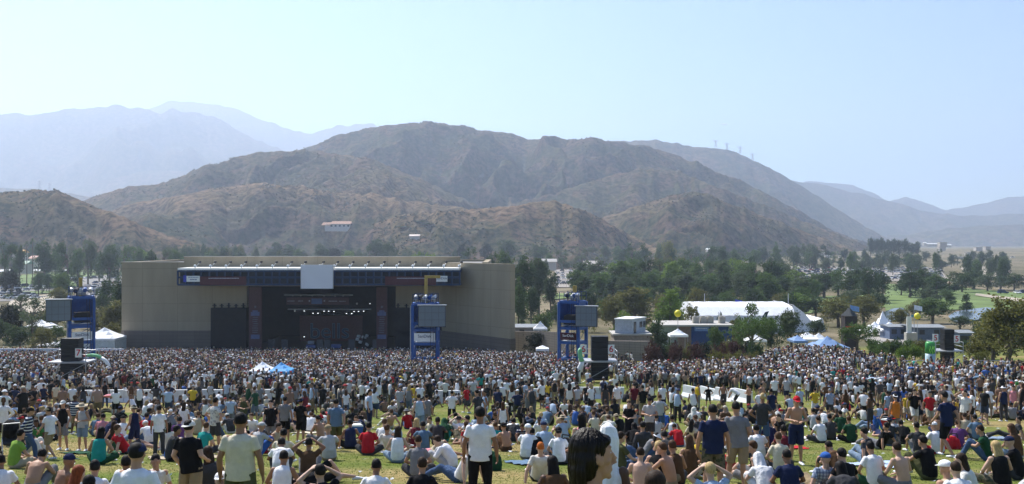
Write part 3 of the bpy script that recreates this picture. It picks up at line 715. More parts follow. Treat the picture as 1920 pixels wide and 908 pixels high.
tent_px(1416, 158, 627, 36, .8, 2.2, tentw, 'white pop-up tent under the broad leafy tree')
tent_px(1366, 150, 637, 16, .5, 2, tentw, 'tiny white pop-up tent left of the dark bush')
tent_px(1513, 178, 622, 46, 1.2, 2.2, tentw, 'white pop-up tent left of the slate blue canopies')
tent_px(1535, 185, 624, 32, 1.2, 2.2, tentw, 'second white pop-up tent behind the slate blue canopies')
tent_px(1495, 160, 628, 26, .8, 2.2, ts, 'small slate blue canopy under the white pop-up tents', d=4)
tent_px(1551, 152, 630, 62, 1.5, 2.2, ts, 'broad slate blue canopy at the back of the right crowd', d=6)
tent_px(1655, 215, 583, 38, 4.2, 3.6, tentw, 'tall white spired tent beside the pond')
tent_px(1640, 205, 603, 50, 1.9, 3, tentw, 'lower white tent against the spired tent')
tent_px(1668, 200, 603, 44, 1.5, 3, tentw, 'flat white tent wing right of the spired tent')
def big_tent():
    Y = 225; x0 = P(1306, 0, Y).x; x1 = P(1492, 0, Y).x; zt = P(0, 571, Y).z; D = 22; x2 = P(1548, 0, Y).x
    b = g((x0+x1)/2, Y); t = empty('event_marquee', ((x0+x1)/2, Y, b), 'huge white event marquee behind the trees right of centre', 'tent')
    m = MB(); n = 9; prof = [(0, 4.4), (.12, 6.2), (.3, zt-b-.3), (.5, zt-b), (.7, zt-b-.3), (.88, 6.2), (1, 4.4)]
    for i in range(n):
        a = x0+(x1-x0)*i/n; c = x0+(x1-x0)*(i+1)/n
        for (u0, h0), (u1, h1) in zip(prof, prof[1:]):
            mid = (a+c)/2; s_ = .06
            vs = [(a, Y+u0*D, b+h0), (mid, Y+u0*D, b+h0-s_), (c, Y+u0*D, b+h0), (a, Y+u1*D, b+h1), (mid, Y+u1*D, b+h1-s_), (c, Y+u1*D, b+h1)]
            m.add(vs, [(0, 1, 4, 3), (1, 2, 5, 4)])
    m.build('marquee_roof', tentw, t, True)
    m = MB()
    for xx in (x0, x1): m.add([(xx, Y+u*D, b+h) for u, h in prof]+[(xx, Y+D, b), (xx, Y, b)], [tuple(range(9))])
    m.bb(x0, x1, Y-.05, Y-.01, b, b+4.35); m.build('marquee_wall', tentw, t)
    m = MB(); k = 6; prev = None
    pts = [(x1, zt-.2), (x1+2.5, zt-2.0), (x1+4.5, zt-4.2), (x2, b+3.5), (x2+1.0, b+.5)]
    for (xa, za), (xb, zb2) in zip(pts, pts[1:]): m.add([(xa, Y+2, za), (xb, Y+3, zb2), (xb, Y+D-3, zb2), (xa, Y+D-2, za)], [(0, 1, 2, 3)])
    m.add([(x, Y+2+.3*i, z) for i, (x, z) in enumerate(pts)]+[(x1, Y+2, b)], [tuple(reversed(range(6)))])
    m.build('marquee_annex', tentw, t)
    m = MB()
    for px in (1321, 1478): q = P(px, 0, Y+D/2); m.tube((q.x, Y+D/2, b+4), (q.x, Y+D/2, zt+1.9), .12, .08)
    m.build('mast', steel, t)
    
    f = MB(); q = P(1379, 567, Y+D/2); f.add([(q.x, Y+D/2, q.z+.6), (q.x+1.6, Y+D/2, q.z+.4), (q.x+1.6, Y+D/2, q.z-.3), (q.x, Y+D/2, q.z-.2), (q.x, Y+D/2+.03, q.z+.6), (q.x+1.6, Y+D/2+.03, q.z+.4), (q.x+1.6, Y+D/2+.03, q.z-.3), (q.x, Y+D/2+.03, q.z-.2)], [(0, 1, 2, 3), (7, 6, 5, 4)]); f.tube((q.x, Y+D/2+.01, zt-.3), (q.x, Y+D/2+.01, q.z+.7), .05)
    f.build('blue_flag', M_('royal_blue_cloth', (.03, .05, .4)), t)
big_tent()
# ---------------------------------------------------------------- buildings at right
def concession():
    Y = 178; b = GP(1310, Y); x0 = P(1272, 0, Y).x; x1 = P(1372, 0, Y).x; z1 = P(0, 609, Y).z; z0 = b.z-1
    t = empty('concession_building', (b.x, Y, b.z), 'low concession building with blue fascia panels and rooftop units behind the bushes', 'building')
    MB().bb(x0, x1, Y, Y+9, z0, z1-.3).build('wall', M_('brown_stucco', (.24, .16, .13), .9), t)
    MB().bb(x0-3.3, x1+.4, Y-.6, Y+9.5, z1-.3, z1).build('roof', conc, t)
    s = MB(); s.bb(P(1296, 0, Y).x, P(1334, 0, Y).x, Y-.12, Y-.02, z1-3.6, z1-.35); s.bb(P(1346, 0, Y).x, P(1372, 0, Y).x, Y-.12, Y-.02, z1-3.6, z1-.35); s.build('blue_fascia', M_('fascia_blue', (.022, .06, .20), .7), t)
    q = MB().bb(P(1302, 0, Y).x, P(1329, 0, Y).x, Y-.2, Y-.13, P(0, 621, Y).z, P(0, 612.5, Y).z).build('banner', M_('light_blue_banner', (.16, .26, .55), .8), t)
    m = MB(); dashes(m, 1305, 1326, 615.5, 1.8, Y-.26, 7, 2, 4); m.build('lettering', M_('pale_lettering', (.6, .65, .75), .8), q)
    for px in (1303, 1317, 1330, 1352):
        c = P(px, 0, Y+4).x; m = MB().bb(c-.5, c+.6, Y+3, Y+4.2, z1, z1+1.15); m.tube((c, Y+3.6, z1+1.15), (c, Y+3.6, z1+1.3), .35)
        m.build('rooftop_unit', M_('tan_metal', (.36, .34, .29), .6), t)
    a = MB().bb(x0-3, x0-.05, Y+1, Y+6, z0, z1-.35); a.build('glazed_porch', M_('pale_glazing', (.3, .38, .40), .3), t)
concession()
def trailer():
    Y = 160; b = GP(1180, Y); x0 = P(1153, 0, Y).x; x1 = P(1184, 0, Y).x; x2 = P(1209, 0, Y+4).x; zt = P(0, 599, Y).z; zb2 = P(0, 625, Y).z
    t = empty('site_trailer', (b.x, Y, b.z), 'pale grey site trailer with a flat white roof on the block wall', 'trailer')
    vs = [(x0, Y), (x1, Y-.8), (x2, Y+3.2), (x0+2.3, Y+4.5)]
    m = MB(); m.add([(x, y, z) for z in (zb2, zt) for x, y in vs], [(0, 1, 5, 4), (1, 2, 6, 5), (2, 3, 7, 6), (3, 0, 4, 7), (3, 2, 1, 0)]); m.build('cabin_wall', M_('pale_grey_cladding', (.42, .45, .50), .6), t)
    c = Vector((sum(v[0] for v in vs)/4, sum(v[1] for v in vs)/4)); 
    m = MB(); e = [(c.x+(x-c.x)*1.06, c.y+(y-c.y)*1.06) for x, y in vs]
    m.add([(x, y, z) for z in (zt+.003, zt+.16) for x, y in e], [(0, 1, 5, 4), (1, 2, 6, 5), (2, 3, 7, 6), (3, 0, 4, 7), (3, 2, 1, 0), (4, 5, 6, 7)]); m.build('roof', white, t)
    def onside(u0, u1, z0, z1, d=.04):
        a = Vector((*vs[1], 0)); b_ = Vector((*vs[2], 0)); n = Vector((b_.y-a.y, -(b_.x-a.x), 0)).normalized()*d
        p = [a+(b_-a)*u for u in (u0, u1)]; m = MB(); m.add([(*(q+k).xy, z) for z in (z0, z1) for q, k in ((p[0], n), (p[1], n), (p[1], Vector()), (p[0], Vector()))], [(0, 1, 5, 4), (1, 2, 6, 5), (2, 3, 7, 6), (3, 0, 4, 7), (4, 5, 6, 7), (3, 2, 1, 0)]); return m
    dg = M_('dark_window_glass', (.03, .035, .04), .15)
    onside(.12, .3, zb2, zt-.4).build('door', dg, t); onside(.55, .75, zb2+.8, zt-.5).build('window', dg, t); onside(.82, .97, zb2+.8, zt-.5).build('window', dg, t)
    MB().bb(x0-.5, x2+.5, Y-1.2, Y+5, zb2-.25, zb2-.003).build('landing', conc, t); MB().bb(x0-.2, x2+.2, Y-.9, Y+4.8, b.z-1.5, zb2-.253).build('retaining_base', M_('taupe_concrete', (.25, .21, .18), .9), t)
trailer()
def plinth(px, Y, ytop, lab, nm, cat, fn):
    b = GP(px, Y); t = empty(nm, b, lab, cat); fn(b, t); return t
def smile(px, py, Y, lab):
    c = P(px, py, Y); b = GP(px, Y)
    t = empty('yellow_balloon', b, lab, 'balloon')
    MB().ball(c, (.52, .52, .56), n=20, k=14).build('ball', M_('yellow_vinyl', (.85, .72, .05), .35), t, True)
    MB().tube((c.x, Y, b.z), (c.x, Y, c.z-.5), .04).build('pole', steel, t)
smile(1271, 588, 150, 'round yellow balloon on a pole above the low building'); smile(1720, 593, 165, 'round yellow balloon on a pole beside the white banner post far right')
def pylon_sign():
    Y = 170; b = GP(1704, Y); t = empty('banner_post', b, 'tall narrow white banner post on a stone base far right', 'banner')
    zt = P(0, 594, Y).z; MB().bb(b.x-.35, b.x+.45, Y-.1, Y+.1, P(0, 628, Y).z, zt).build('banner_panel', white, t)
    MB().bb(b.x-.6, b.x+1.3, Y-.5, Y+.6, b.z-.5, P(0, 624, Y).z).build('stone_base', conc, t)
    MB().tube((b.x+.9, Y, P(0, 624, Y).z), (b.x+.9, Y, zt+.4), .05).build('pole', steel, t)
    MB().bb(b.x+.4, b.x+.95, Y-.02, Y+.02, zt-.1, zt+.35).build('pennant', M_('teal_cloth', (.05, .25, .35), .8), t)
pylon_sign()
def flagpole(px, Y, yt, yf, lab, col):
    b = GP(px, Y); t = empty('flagpole', b, lab, 'flag'); z = P(0, yt, Y).z
    MB().tube(b, (b.x, Y, z), .06, .04).build('pole', steel, t)
    n = 6; w = 1.6; vs = [(b.x+w*i/n, Y+.12*math.sin(i*1.4), z-.1-j*.9-.35*i/n) for j in (0, 1) for i in range(n+1)]
    MB().add(vs, [(i, i+1, i+n+2, i+n+1) for i in range(n)]).build('flag', col, t)
flagpole(1594, 170, 571, 0, 'flagpole with a blue and white flag in front of the olive tree', M_('light_blue_flag', (.2, .35, .7), .8))
flagpole(1714, 190, 571, 0, 'flagpole with a pale flag above the yellow balloon far right', M_('pale_flag', (.6, .65, .75), .8))
def kiosk():
    Y = 160; b = GP(1596, Y); t = empty('dark_kiosk', b, 'dark kiosk tower with a pointed cap under the flagpole', 'kiosk'); z = P(0, 593, Y).z
    MB().bb(b.x-1, b.x+1, Y, Y+2, b.z-.3, z).build('cabin', M_('dark_brown_wood', (.04, .03, .03), .8), t)
    MB().loft([(b.x, Y+1, z), (b.x, Y+1, z+1.3)], [(1.4, 1.4), (.1, .1)], (1, 0, 0), 4).build('cap', M_('charcoal_roof', (.05, .055, .06), .8), t)
    MB().bb(b.x-.9, b.x+.9, Y-.05, Y-.01, z-2.2, z-1.6).build('sign_strip', red, t)
kiosk()
def feather(px, Y, yt, yb, lab):
    b = GP(px, Y); t = empty('feather_flag', b, lab, 'feather flag'); z1 = P(0, yt, Y).z; z0 = P(0, yb, Y).z
    MB().loft([(b.x, Y, z0), (b.x+.15, Y, z0+(z1-z0)*.5), (b.x+.5, Y, z0+(z1-z0)*.85), (b.x+.95, Y, z1)], [(.35, .02), (.42, .02), (.3, .02), (.05, .02)], (1, 0, 0), 8).build('flag', M_('black_green_cloth', (.02, .05, .045), .8), t)
    MB().loft([(b.x+.1, Y-.03, z0+(z1-z0)*.45), (b.x+.25, Y-.03, z0+(z1-z0)*.75)], [(.1, .01), (.08, .01)], (1, 0, 0), 5).build('mark', M_('pale_mark', (.5, .6, .55), .8), t)
    MB().tube(b, (b.x-.25, Y, z0+.2), .04).build('pole', steel, t)
feather(1432, 185, 584, 606, 'black feather flag against the white marquee')
def shed(px0, px1, Y, yt, yb, d, mat, lab, roofm=None, name='utility_shed'):
    a = P(px0, yt, Y); b = P(px1, yb, Y); z0 = min(b.z, g(a.x, Y))-.3 if b.z < g(a.x, Y)+3 else b.z
    t = empty(name, ((a.x+b.x)/2, Y, z0), lab, 'building')
    MB().bb(a.x, b.x, Y, Y+d, z0, a.z-.2).build('wall', mat, t); w = MB()
    w.add([(a.x-.4, Y-.4, a.z-.2), (b.x+.4, Y-.4, a.z-.2), (b.x+.4, Y+d+.4, a.z-.2), (a.x-.4, Y+d+.4, a.z-.2), (a.x-.4, Y+d/2, a.z+.15), (b.x+.4, Y+d/2, a.z+.15)], [(0, 1, 5, 4), (2, 3, 4, 5), (0, 4, 3), (1, 2, 5), (3, 2, 1, 0)])
    w.build('roof', roofm or M_('slate_grey_roof', (.22, .24, .26), .8), t)
    n = max(2, int((b.x-a.x)/3)); 
    for k in range(n):
        x = a.x+(b.x-a.x)*(k+.5)/n; MB().bb(x-.5, x+.5, Y-.05, Y-.01, a.z-1.6, a.z-.7).build('window', M_('dark_window_glass', (.03, .035, .04)), t)
shed(1668, 1702, 195, 611, 622, 5, M_('blue_shed_wall', (.11, .15, .23), .7), 'low blue shed beside the banner post')
shed(1715, 1770, 190, 612, 626, 6, M_('slate_shed_wall', (.09, .12, .15), .7), 'long slate coloured shed behind the yellow balloon')
shed(966, 1016, 205, 612, 626, 8, M_('grey_block_building', (.3, .29, .27), .9), 'low grey flat building behind the taupe wall')
shed(1800, 1822, 170, 622, 632, 4, M_('blue_shed_wall', (.11, .15, .23), .7), 'small blue shed right of the far right speaker stack')
# house on the hill
def hill_house():
    Y = min(hit(632, 426, 1000), hit(612, 426, 1000), hit(652, 426, 1000))-14; a = P(606, 420, Y); b = P(656, 428, Y); t = empty('hill_house', ((a.x+b.x)/2, Y, a.z-6), 'long pale house with a terracotta roof on the hillside above the stage', 'house')
    MB().bb(a.x+2, b.x, Y, Y+12, a.z-9, a.z).build('wall', M_('cream_stucco', (.55, .52, .50), .9), t)
    w = MB(); 
    for x0, x1, dz in ((a.x-2, a.x+10, -1.5), (a.x+9, b.x+2, 0)):
        w.add([(x0, Y-2, a.z+dz), (x1, Y-2, a.z+dz), (x1, Y+14, a.z+dz), (x0, Y+14, a.z+dz), (x0+1, Y+6, a.z+3.4+dz), (x1-1, Y+6, a.z+3.4+dz)], [(0, 1, 5, 4), (2, 3, 4, 5), (0, 4, 3), (1, 2, 5), (3, 2, 1, 0)])
    w.build('roof', M_('terracotta_tiles', (.34, .19, .13), .8), t)
    for k in range(5):
        x = a.x+9+k*5.2; MB().bb(x, x+2.4, Y-.1, Y-.01, a.z-3.4, a.z-1.2).build('window', M_('dark_window_glass', (.03, .035, .04)), t)
hill_house()
def hut(px, py, Y, wpx, lab, c=(.7, .7, .68), h=3.5):
    a = P(px, py, Y); w = wpx/F*Y; z = a.z
    t = empty('farm_building', a, lab, 'building', 'pale buildings among the far trees')
    MB().bb(a.x-w/2, a.x+w/2, Y, Y+8, z-h-3, z-1).build('wall', M_('pale_farm_wall', (.5, .46, .42), .9), t)
    w_ = MB(); w_.add([(a.x-w/2-.5, Y-1, z-1), (a.x+w/2+.5, Y-1, z-1), (a.x+w/2+.5, Y+9, z-1), (a.x-w/2-.5, Y+9, z-1), (a.x-w/2-.5, Y+4, z+.8), (a.x+w/2+.5, Y+4, z+.8)], [(0, 1, 5, 4), (2, 3, 4, 5), (0, 4, 3), (1, 2, 5), (3, 2, 1, 0)])
    w_.build('roof', M_('farm_roof_%d' % int(px), c, .7), t)
hut(777, 441, hit(777, 444)-8, 18, 'pale roofed building between two dark trees right of the hill house', (.6, .5, .45)); 
hut(1752, 457, 2300, 30, 'long white building on the plain under the far right mountains'); hut(1776, 459, 2300, 16, 'white building end right of the long white building far right')
hut(1735, 455, 2200, 5, 'tiny white building left of the long white building far right')
hut(1890, 510, 800, 14, 'pale roofed hut at the far right by the dirt road', (.62, .5, .45)); hut(32, 471, 620, 18, 'small orange roofed park shelter at far left', (.65, .35, .12)); hut(42, 492, 560, 16, 'green roofed picnic shelter at far left', (.25, .36, .28)); hut(66, 482, 640, 22, 'low terracotta roofed park building at far left', (.4, .22, .18))
hut(1030, 488, 620, 26, 'grey roofed building among the parked cars beyond the stage', (.35, .33, .31)); hut(1108, 492, 560, 24, 'long taupe roof among the parked cars left of the tree belt', (.35, .32, .30))
hut(1490, 470, 1500, 14, 'pale shed at the foot of the big mountain', (.6, .55, .45)); hut(1336, 467, 1100, 20, 'white camp roof beyond the tree belt', (.7, .7, .68))

# ---------------------------------------------------------------- patches of ground: greens, ponds, lots, tracks
def patch(name, pts, mat, lift, cat=None, sub=14, flat=False):
    # pts: photograph points on the ground, solved to world positions, then filled and laid over the ground
    ys = [solveY(px, py, ymin=180, ymax=1500) for px, py in pts]
    poly = [((px-CX)/F*Y, Y) for (px, _), Y in zip(pts, ys)]
    c = (sum(p[0] for p in poly)/len(poly), sum(p[1] for p in poly)/len(poly)); n = len(poly); vs = []; rings = 6
    P2 = []
    for i in range(n):
        a = poly[i]; b = poly[(i+1) % n]
        for k in range(sub): P2.append((a[0]+(b[0]-a[0])*k/sub, a[1]+(b[1]-a[1])*k/sub))
    m = len(P2); fs = []
    for r in range(1, rings+1):
        for p in P2: x = c[0]+(p[0]-c[0])*r/rings; y = c[1]+(p[1]-c[1])*r/rings; vs.append((x, y, g(x, y)+lift))
    vs.append((*c, g(*c)+lift)); 
    if flat: zf = sum(v[2] for v in vs)/len(vs)+.3; vs = [(v[0], v[1], zf) for v in vs]
    for r in range(rings-1):
        for i in range(m): a = r*m+i; b = r*m+(i+1) % m; fs.append((a, b, b+m, a+m))
    for i in range(m): fs.append((len(vs)-1, i, (i+1) % m))
    o = MB().add(vs, fs).build(name, mat); tag(o, kind='structure'); return o
green = M_('park_grass', (.115, .165, .045), .95, .35, .05); dirt = M_('pale_dirt', (.36, .31, .24), .95, .2, .05); pave = M_('pale_paving', (.30, .28, .26), .9, .12, .1)
wt, nt, b = newmat('pond_water'); b.inputs['Roughness'].default_value = .12; b.inputs['Base Color'].default_value = (.07, .10, .12, 1); b.inputs['Specular IOR Level'].default_value = .6
bump(nt, b, nz(nt, 1.2, 3), .05, .4)
patch('lawn', [(0, 520), (110, 510), (230, 512), (240, 530), (120, 541), (0, 540)], green, .30)
patch('lawn', [(40, 548), (110, 546), (116, 550), (60, 553)], green, .5)
patch('lawn', [(20, 500), (160, 492), (240, 500), (236, 508), (20, 510)], green, .30)
patch('road', [(0, 506.5), (60, 505.6), (130, 505.2), (150, 506), (150, 509), (60, 509.6), (0, 511)], M_('pale_road', (.6, .62, .62), .7), .6)
patch('dirt_lot', [(60, 556), (105, 552), (100, 580), (60, 590), (10, 580), (20, 566)], dirt, .4)
patch('parking_lot', [(0, 541), (110, 538), (112, 548), (60, 553), (75, 562), (0, 566)], grit, .25)
patch('parking_lot', [(130, 522), (232, 514), (250, 560), (170, 560)], grit, .35)
patch('fairway', [(1015, 558), (1040, 552), (1075, 552), (1072, 560), (1040, 563)], green, .5)
patch('fairway', [(1660, 533), (1780, 538), (1930, 552), (1930, 585), (1800, 582), (1660, 584)], green, .3)
patch('fairway', [(1480, 560), (1560, 556), (1680, 552), (1680, 575), (1500, 590)], green, .25)
patch('pond', [(1658, 590), (1672, 584), (1690, 582), (1702, 586), (1704, 594), (1690, 601), (1668, 604), (1655, 600)], wt, .4, flat=True)
patch('pond', [(1778, 597), (1790, 590), (1815, 585), (1850, 582), (1880, 585), (1888, 590), (1862, 597), (1830, 602), (1800, 605), (1784, 603)], wt, .45, flat=True)
patch('path', [(1830, 552), (1900, 560), (1960, 568), (1960, 574), (1895, 566), (1828, 556)], dirt, .55)
patch('plaza', [(1610, 632), (1700, 622), (1800, 630), (1870, 640), (1850, 660), (1740, 655), (1640, 650)], pave, .30)
patch('dirt_lot', [(1040, 470), (1140, 468), (1160, 500), (1140, 540), (1040, 540)], M_('grey_dirt', (.26, .23, .2), .95, .2, .05), .4)
patch('dirt_lot', [(1480, 500), (1760, 503), (1780, 525), (1600, 530), (1480, 520)], M_('grey_dirt', (.26, .23, .2)), .4)
patch('dirt_lot', [(1815, 495), (1850, 500), (1880, 520), (1840, 522), (1800, 505)], dirt, .6)
patch('dirt_lot', [(480, 475), (600, 470), (640, 474), (600, 480), (480, 481)], dirt, .6)
patch('dirt_lot', [(800, 478), (850, 470), (900, 466), (960, 470), (930, 480), (870, 486)], dirt, .6)

# ---------------------------------------------------------------- cars
glass = M_('car_glass', (.02, .025, .03), .08, .05); tyre = M_('tyre_rubber', (.015, .015, .015), .9)
cpaint = {k: M_('car_paint_'+k, c, .25, .03) for k, c in {'white': (.8, .8, .8), 'silver': (.5, .52, .54), 'black': (.012, .012, .014), 'dark grey': (.07, .075, .08), 'dark blue': (.03, .05, .14), 'dark red': (.22, .02, .02), 'beige': (.42, .36, .26)}.items()}
def car_mesh(kind):
    m = MB(); L, Wd, H = {'sedan': (4.6, 1.78, 1.42), 'suv': (4.7, 1.9, 1.78), 'pickup': (5.4, 1.9, 1.8)}[kind]
    bl = {'sedan': .82, 'suv': .98, 'pickup': 1.0}[kind]
    side = [(-L/2, .35), (-L/2+.05, bl*.85), (-L/2+.5, bl), (L/2-1.3, bl), (L/2-.15, bl*.8), (L/2, .4), (L/2-.1, .28), (-L/2+.1, .28)]
    n = len(side)
    m.add([(x, s_*Wd/2*.98, z) for s_ in (-1, 1) for x, z in side], [tuple(range(n)), tuple(reversed(range(n, 2*n)))]+[(i, i+n, (i+1) % n+n, (i+1) % n) for i in range(n)], 0)
    r = {'sedan': [(-L/2+.7, bl), (-L/2+1.25, H), (L/2-2.05, H), (L/2-1.25, bl)], 'suv': [(-L/2+.15, bl), (-L/2+.35, H), (L/2-1.9, H), (L/2-1.2, bl)], 'pickup': [(-.9, bl), (-.7, H), (.6, H), (1.3, bl)]}[kind]
    w0, w1 = Wd/2*.93, Wd/2*.76
    vs = [(r[0][0], -w0, r[0][1]), (r[3][0], -w0, r[3][1]), (r[3][0], w0, r[3][1]), (r[0][0], w0, r[0][1]), (r[1][0], -w1, r[1][1]), (r[2][0], -w1, r[2][1]), (r[2][0], w1, r[2][1]), (r[1][0], w1, r[1][1])]
    m.add([(x, y, z+.002) for x, y, z in vs], [(0, 1, 5, 4), (1, 2, 6, 5), (2, 3, 7, 6), (3, 0, 4, 7)], 1); m.bb(r[1][0]-.02, r[2][0]+.02, -w1-.02, w1+.02, H, H+.05, 0)
    for x in (-L/2+.85, L/2-.95):
        for s_ in (-1, 1): m.tube((x, s_*(Wd/2-.18), .33), (x, s_*(Wd/2+.02), .33), .33, n=10, mi=2)
    return m.mesh('car_'+kind, [cpaint['white'], glass, tyre])
cmesh = {k: car_mesh(k) for k in ('sedan', 'suv', 'pickup')}
ORD = ['first', 'second', 'third', 'fourth', 'fifth', 'sixth', 'seventh', 'eighth', 'ninth', 'tenth', 'eleventh', 'twelfth', 'thirteenth', 'fourteenth', 'fifteenth', 'sixteenth', 'seventeenth', 'eighteenth', 'nineteenth', 'twentieth']
far_cars = []; ncar = 0
def car_row(lot, ri, x0, x1, y0, step, y1=None, p=.85, far=False, lim=300):
    global ncar
    r = random.Random(ri*77+int(x0)); n = int((x1-x0)/step); j = 0
    for k in range(n):
        if r.random() > p: continue
        px = x0+(k+.5)*step; py = y0+((y1 or y0)-y0)*k/max(1, n-1)
        Y = solveY(px, py, ymin=180); q = GP(px, Y); kd = r.choice(['sedan', 'suv', 'sedan', 'pickup']); c = r.choices(list(cpaint), [9, 6, 4, 3, 2, 1, 1.5])[0]
        rz = r.choice([0, math.pi])+r.uniform(-.06, .06)+(R(60) if not far else R(r.choice([0, 90])))
        if far or ncar >= lim: far_cars.append((kd, c, q, rz)); continue
        o = link('parked_car', cmesh[kd]); objmats(o, [cpaint[c], glass, tyre]); o.location = (q.x, q.y, q.z+.45 ); o.rotation_euler = (0, 0, rz)
        nm = 'pickup' if kd == 'pickup' else 'car' if kd == 'sedan' else 'tall car'
        tag(o, f'{c} {nm}, {ORD[min(j, 19)]} along row {ri+1} of the {lot}', 'car', 'cars in the '+lot); j += 1; ncar += 1
for i, (x0, x1, y) in enumerate(((4, 72, 562), (0, 76, 557), (0, 66, 552), (0, 60, 547), (0, 108, 543), (2, 100, 539.5))): car_row('far left lot', i, x0, x1, y, 13.5)
for i, (x0, x1, y) in enumerate(((176, 228, 556), (172, 230, 550), (170, 228, 544), (172, 226, 538.5), (174, 228, 533), (130, 160, 528), (132, 226, 523.5))): car_row('lot behind the left tower', i, x0, x1, y, 12.5)
for i in range(13): y = 534-i*4.9; car_row('lot right of the stage', i, 1042, 1142-i*1.0, y, 6.0+.25*(13-i), p=.72)
for i in range(6): car_row('right river lot', i, 1490, 1770, 524-i*4.0, 6.4-.2*i, p=.7, far=i > 1)
for i in range(5): car_row('hill foot lot', i, 850, 950, 486-i*4.5, 6.5, p=.6, far=True)
for i in range(2): car_row('plain lot', i, 1150, 1440, 478-i*4, 6, p=.5, far=True)
car_row('far plain', 7, 1480, 1910, 484, 9, p=.4, far=True); car_row('golf road', 8, 1840, 1930, 552, 9, p=.3, far=True)
def farcars():
    Vs = []; Fs = []; Ms = []; k = 0; mats = list(cpaint.values())+[glass, tyre]; names = list(cpaint)
    m = MB()
    for kd, c, q, rz in far_cars:
        me = cmesh[kd]; co = math.cos(rz); si = math.sin(rz); mi = names.index(c); mp = [mi, len(names), len(names)+1]
        m.add([(q.x+v.co.x*co-v.co.y*si, q.y+v.co.x*si+v.co.y*co, q.z+.45+v.co.z) for v in me.vertices], [tuple(p.vertices) for p in me.polygons])
        for j, p in enumerate(me.polygons): m.m[len(m.m)-len(me.polygons)+j] = mp[p.material_index]
    o = m.build('distant_parked_cars', mats); tag(o, 'tiny far-off cars filling the distant lots', 'cars', kind='stuff')
farcars()

# ---------------------------------------------------------------- power pylons on the ridges, cloud
def pylon(px, py, D, h, lab):
    b = P(px, py, D); t = empty('power_pylon', b, lab, 'pylon', 'power pylons along the ridge'); m = MB(); w = h*.13; r = h*.022
    for s_ in (-1, 1):
        for q in (-1, 1): m.tube(b+Vector((s_*w, q*w, -h*.1)), b+Vector((s_*w*.2, q*w*.2, h)), r, r*.6, 4)
    for k in range(4):
        z0 = h*k/5; a = w*(1-.8*z0/h); z1 = z0+h/5; c = w*(1-.8*z1/h); m.tube(b+Vector((-a, -a, z0)), b+Vector((c, -c, z1)), r*.6, n=4); m.tube(b+Vector((a, -a, z0)), b+Vector((-c, -c, z1)), r*.6, n=4)
    m.build('lattice', M_('galvanised_steel', (.35, .36, .38), .5), t)
    m = MB()
    for z, L in ((.72, .38), (.9, .45)): m.tube(b+Vector((-h*L, 0, h*z)), b+Vector((h*L, 0, h*z)), r*1.2, n=4)
    m.build('cross_arm', M_('galvanised_steel', (.35, .36, .38)), t)
for px, py, h, w in ((1342, 275, 26, 'first from the left on the right ridge'), (1363, 280, 26, 'second from the left on the right ridge'), (1388, 287, 26, 'third from the left on the right ridge'), (1411, 300, 26, 'last on the right ridge, lowest on the slope')):
    pylon(px, py, 3900, h, 'faint steel power pylon, '+w)
pylon(74, 356, 3700, 36, 'faint steel power pylon behind the left hill, the nearer of two'); pylon(93, 357, 3700, 30, 'faint steel power pylon behind the left hill, shorter and to the right')
def cloud():
    m = MB(); r = random.Random(2); c = P(1357, 233, 30000)
    for k in range(26):
        u = r.uniform(-1, 1); m.ball(c+Vector((u*150, r.uniform(-60, 60), r.gauss(0, 7))), (40*(1.2-abs(u)), 40, 13*(1.2-abs(u))), n=14, k=8)
    o = m.build('cloud', M_('white_cloud', (.9, .9, .92), 1, .02), smooth=True); tag(o, kind='stuff', label='tiny bright wisp of cloud above the right ridge', cat='cloud')
cloud()

def small_shed(px, py, i):
    Y = hit(px, py, 830) if py < 462 else solveY(px, py, ymin=350, ymax=1400); b = P(px, py, Y); r = random.Random(i); w = r.uniform(6, 15)
    t = empty('farm_shed', b, 'small pale roofed shed among the distant trees', 'shed', 'small sheds in the valley')
    MB().bb(b.x-w/2, b.x+w/2, Y-4, Y+4, b.z-3, b.z+2.6).build('wall', M_('pale_farm_wall', (.5, .46, .42)), t)
    MB().bb(b.x-w/2-.4, b.x+w/2+.4, Y-4.4, Y+4.4, b.z+2.61, b.z+2.9).build('roof', [white, conc, M_('farm_roof_tan', (.5, .42, .33), .8)][i % 3], t)
rs_ = random.Random(31)
for i in range(44):
    x0, x1, y0, y1 = rs_.choice([(745, 960, 458, 478), (1030, 1160, 470, 486), (1380, 1560, 466, 484), (1690, 1910, 458, 500), (480, 680, 466, 476), (10, 110, 470, 490)]); small_shed(rs_.uniform(x0, x1), rs_.uniform(y0, y1), i)
# ---------------------------------------------------------------- trees
def leaf_mat(name, c, tr=.38):
    if name in _mc: return _mc[name]
    m = bpy.data.materials.new(name); m.use_nodes = True; nt = m.node_tree; b = nt.nodes['Principled BSDF']; out = nt.nodes['Material Output']
    b.inputs['Roughness'].default_value = .7; b.inputs['Specular IOR Level'].default_value = .2
    f = nz(nt, .35, 3); f2 = nz(nt, 3.5, 2)
    c1 = ramp(nt, f, [(.3, tuple(x*.7 for x in c)), (.7, tuple(x*1.35 for x in c))])
    c2 = mix(nt, ramp(nt, f2, [(.45, 0.), (.6, .5)]), c1, tuple(x*1.5 for x in c))
    nt.links.new(c2, b.inputs['Base Color'])
    t = nt.nodes.new('ShaderNodeBsdfTranslucent'); nt.links.new(c2, t.inputs[0]); ms = nt.nodes.new('ShaderNodeMixShader'); ms.inputs[0].default_value = tr
    nt.links.new(b.outputs[0], ms.inputs[1]); nt.links.new(t.outputs[0], ms.inputs[2]); nt.links.new(ms.outputs[0], out.inputs[0]); _mc[name] = m; return m
bark = M_('grey_brown_bark', (.13, .10, .075), .9, .3, 2, .04)
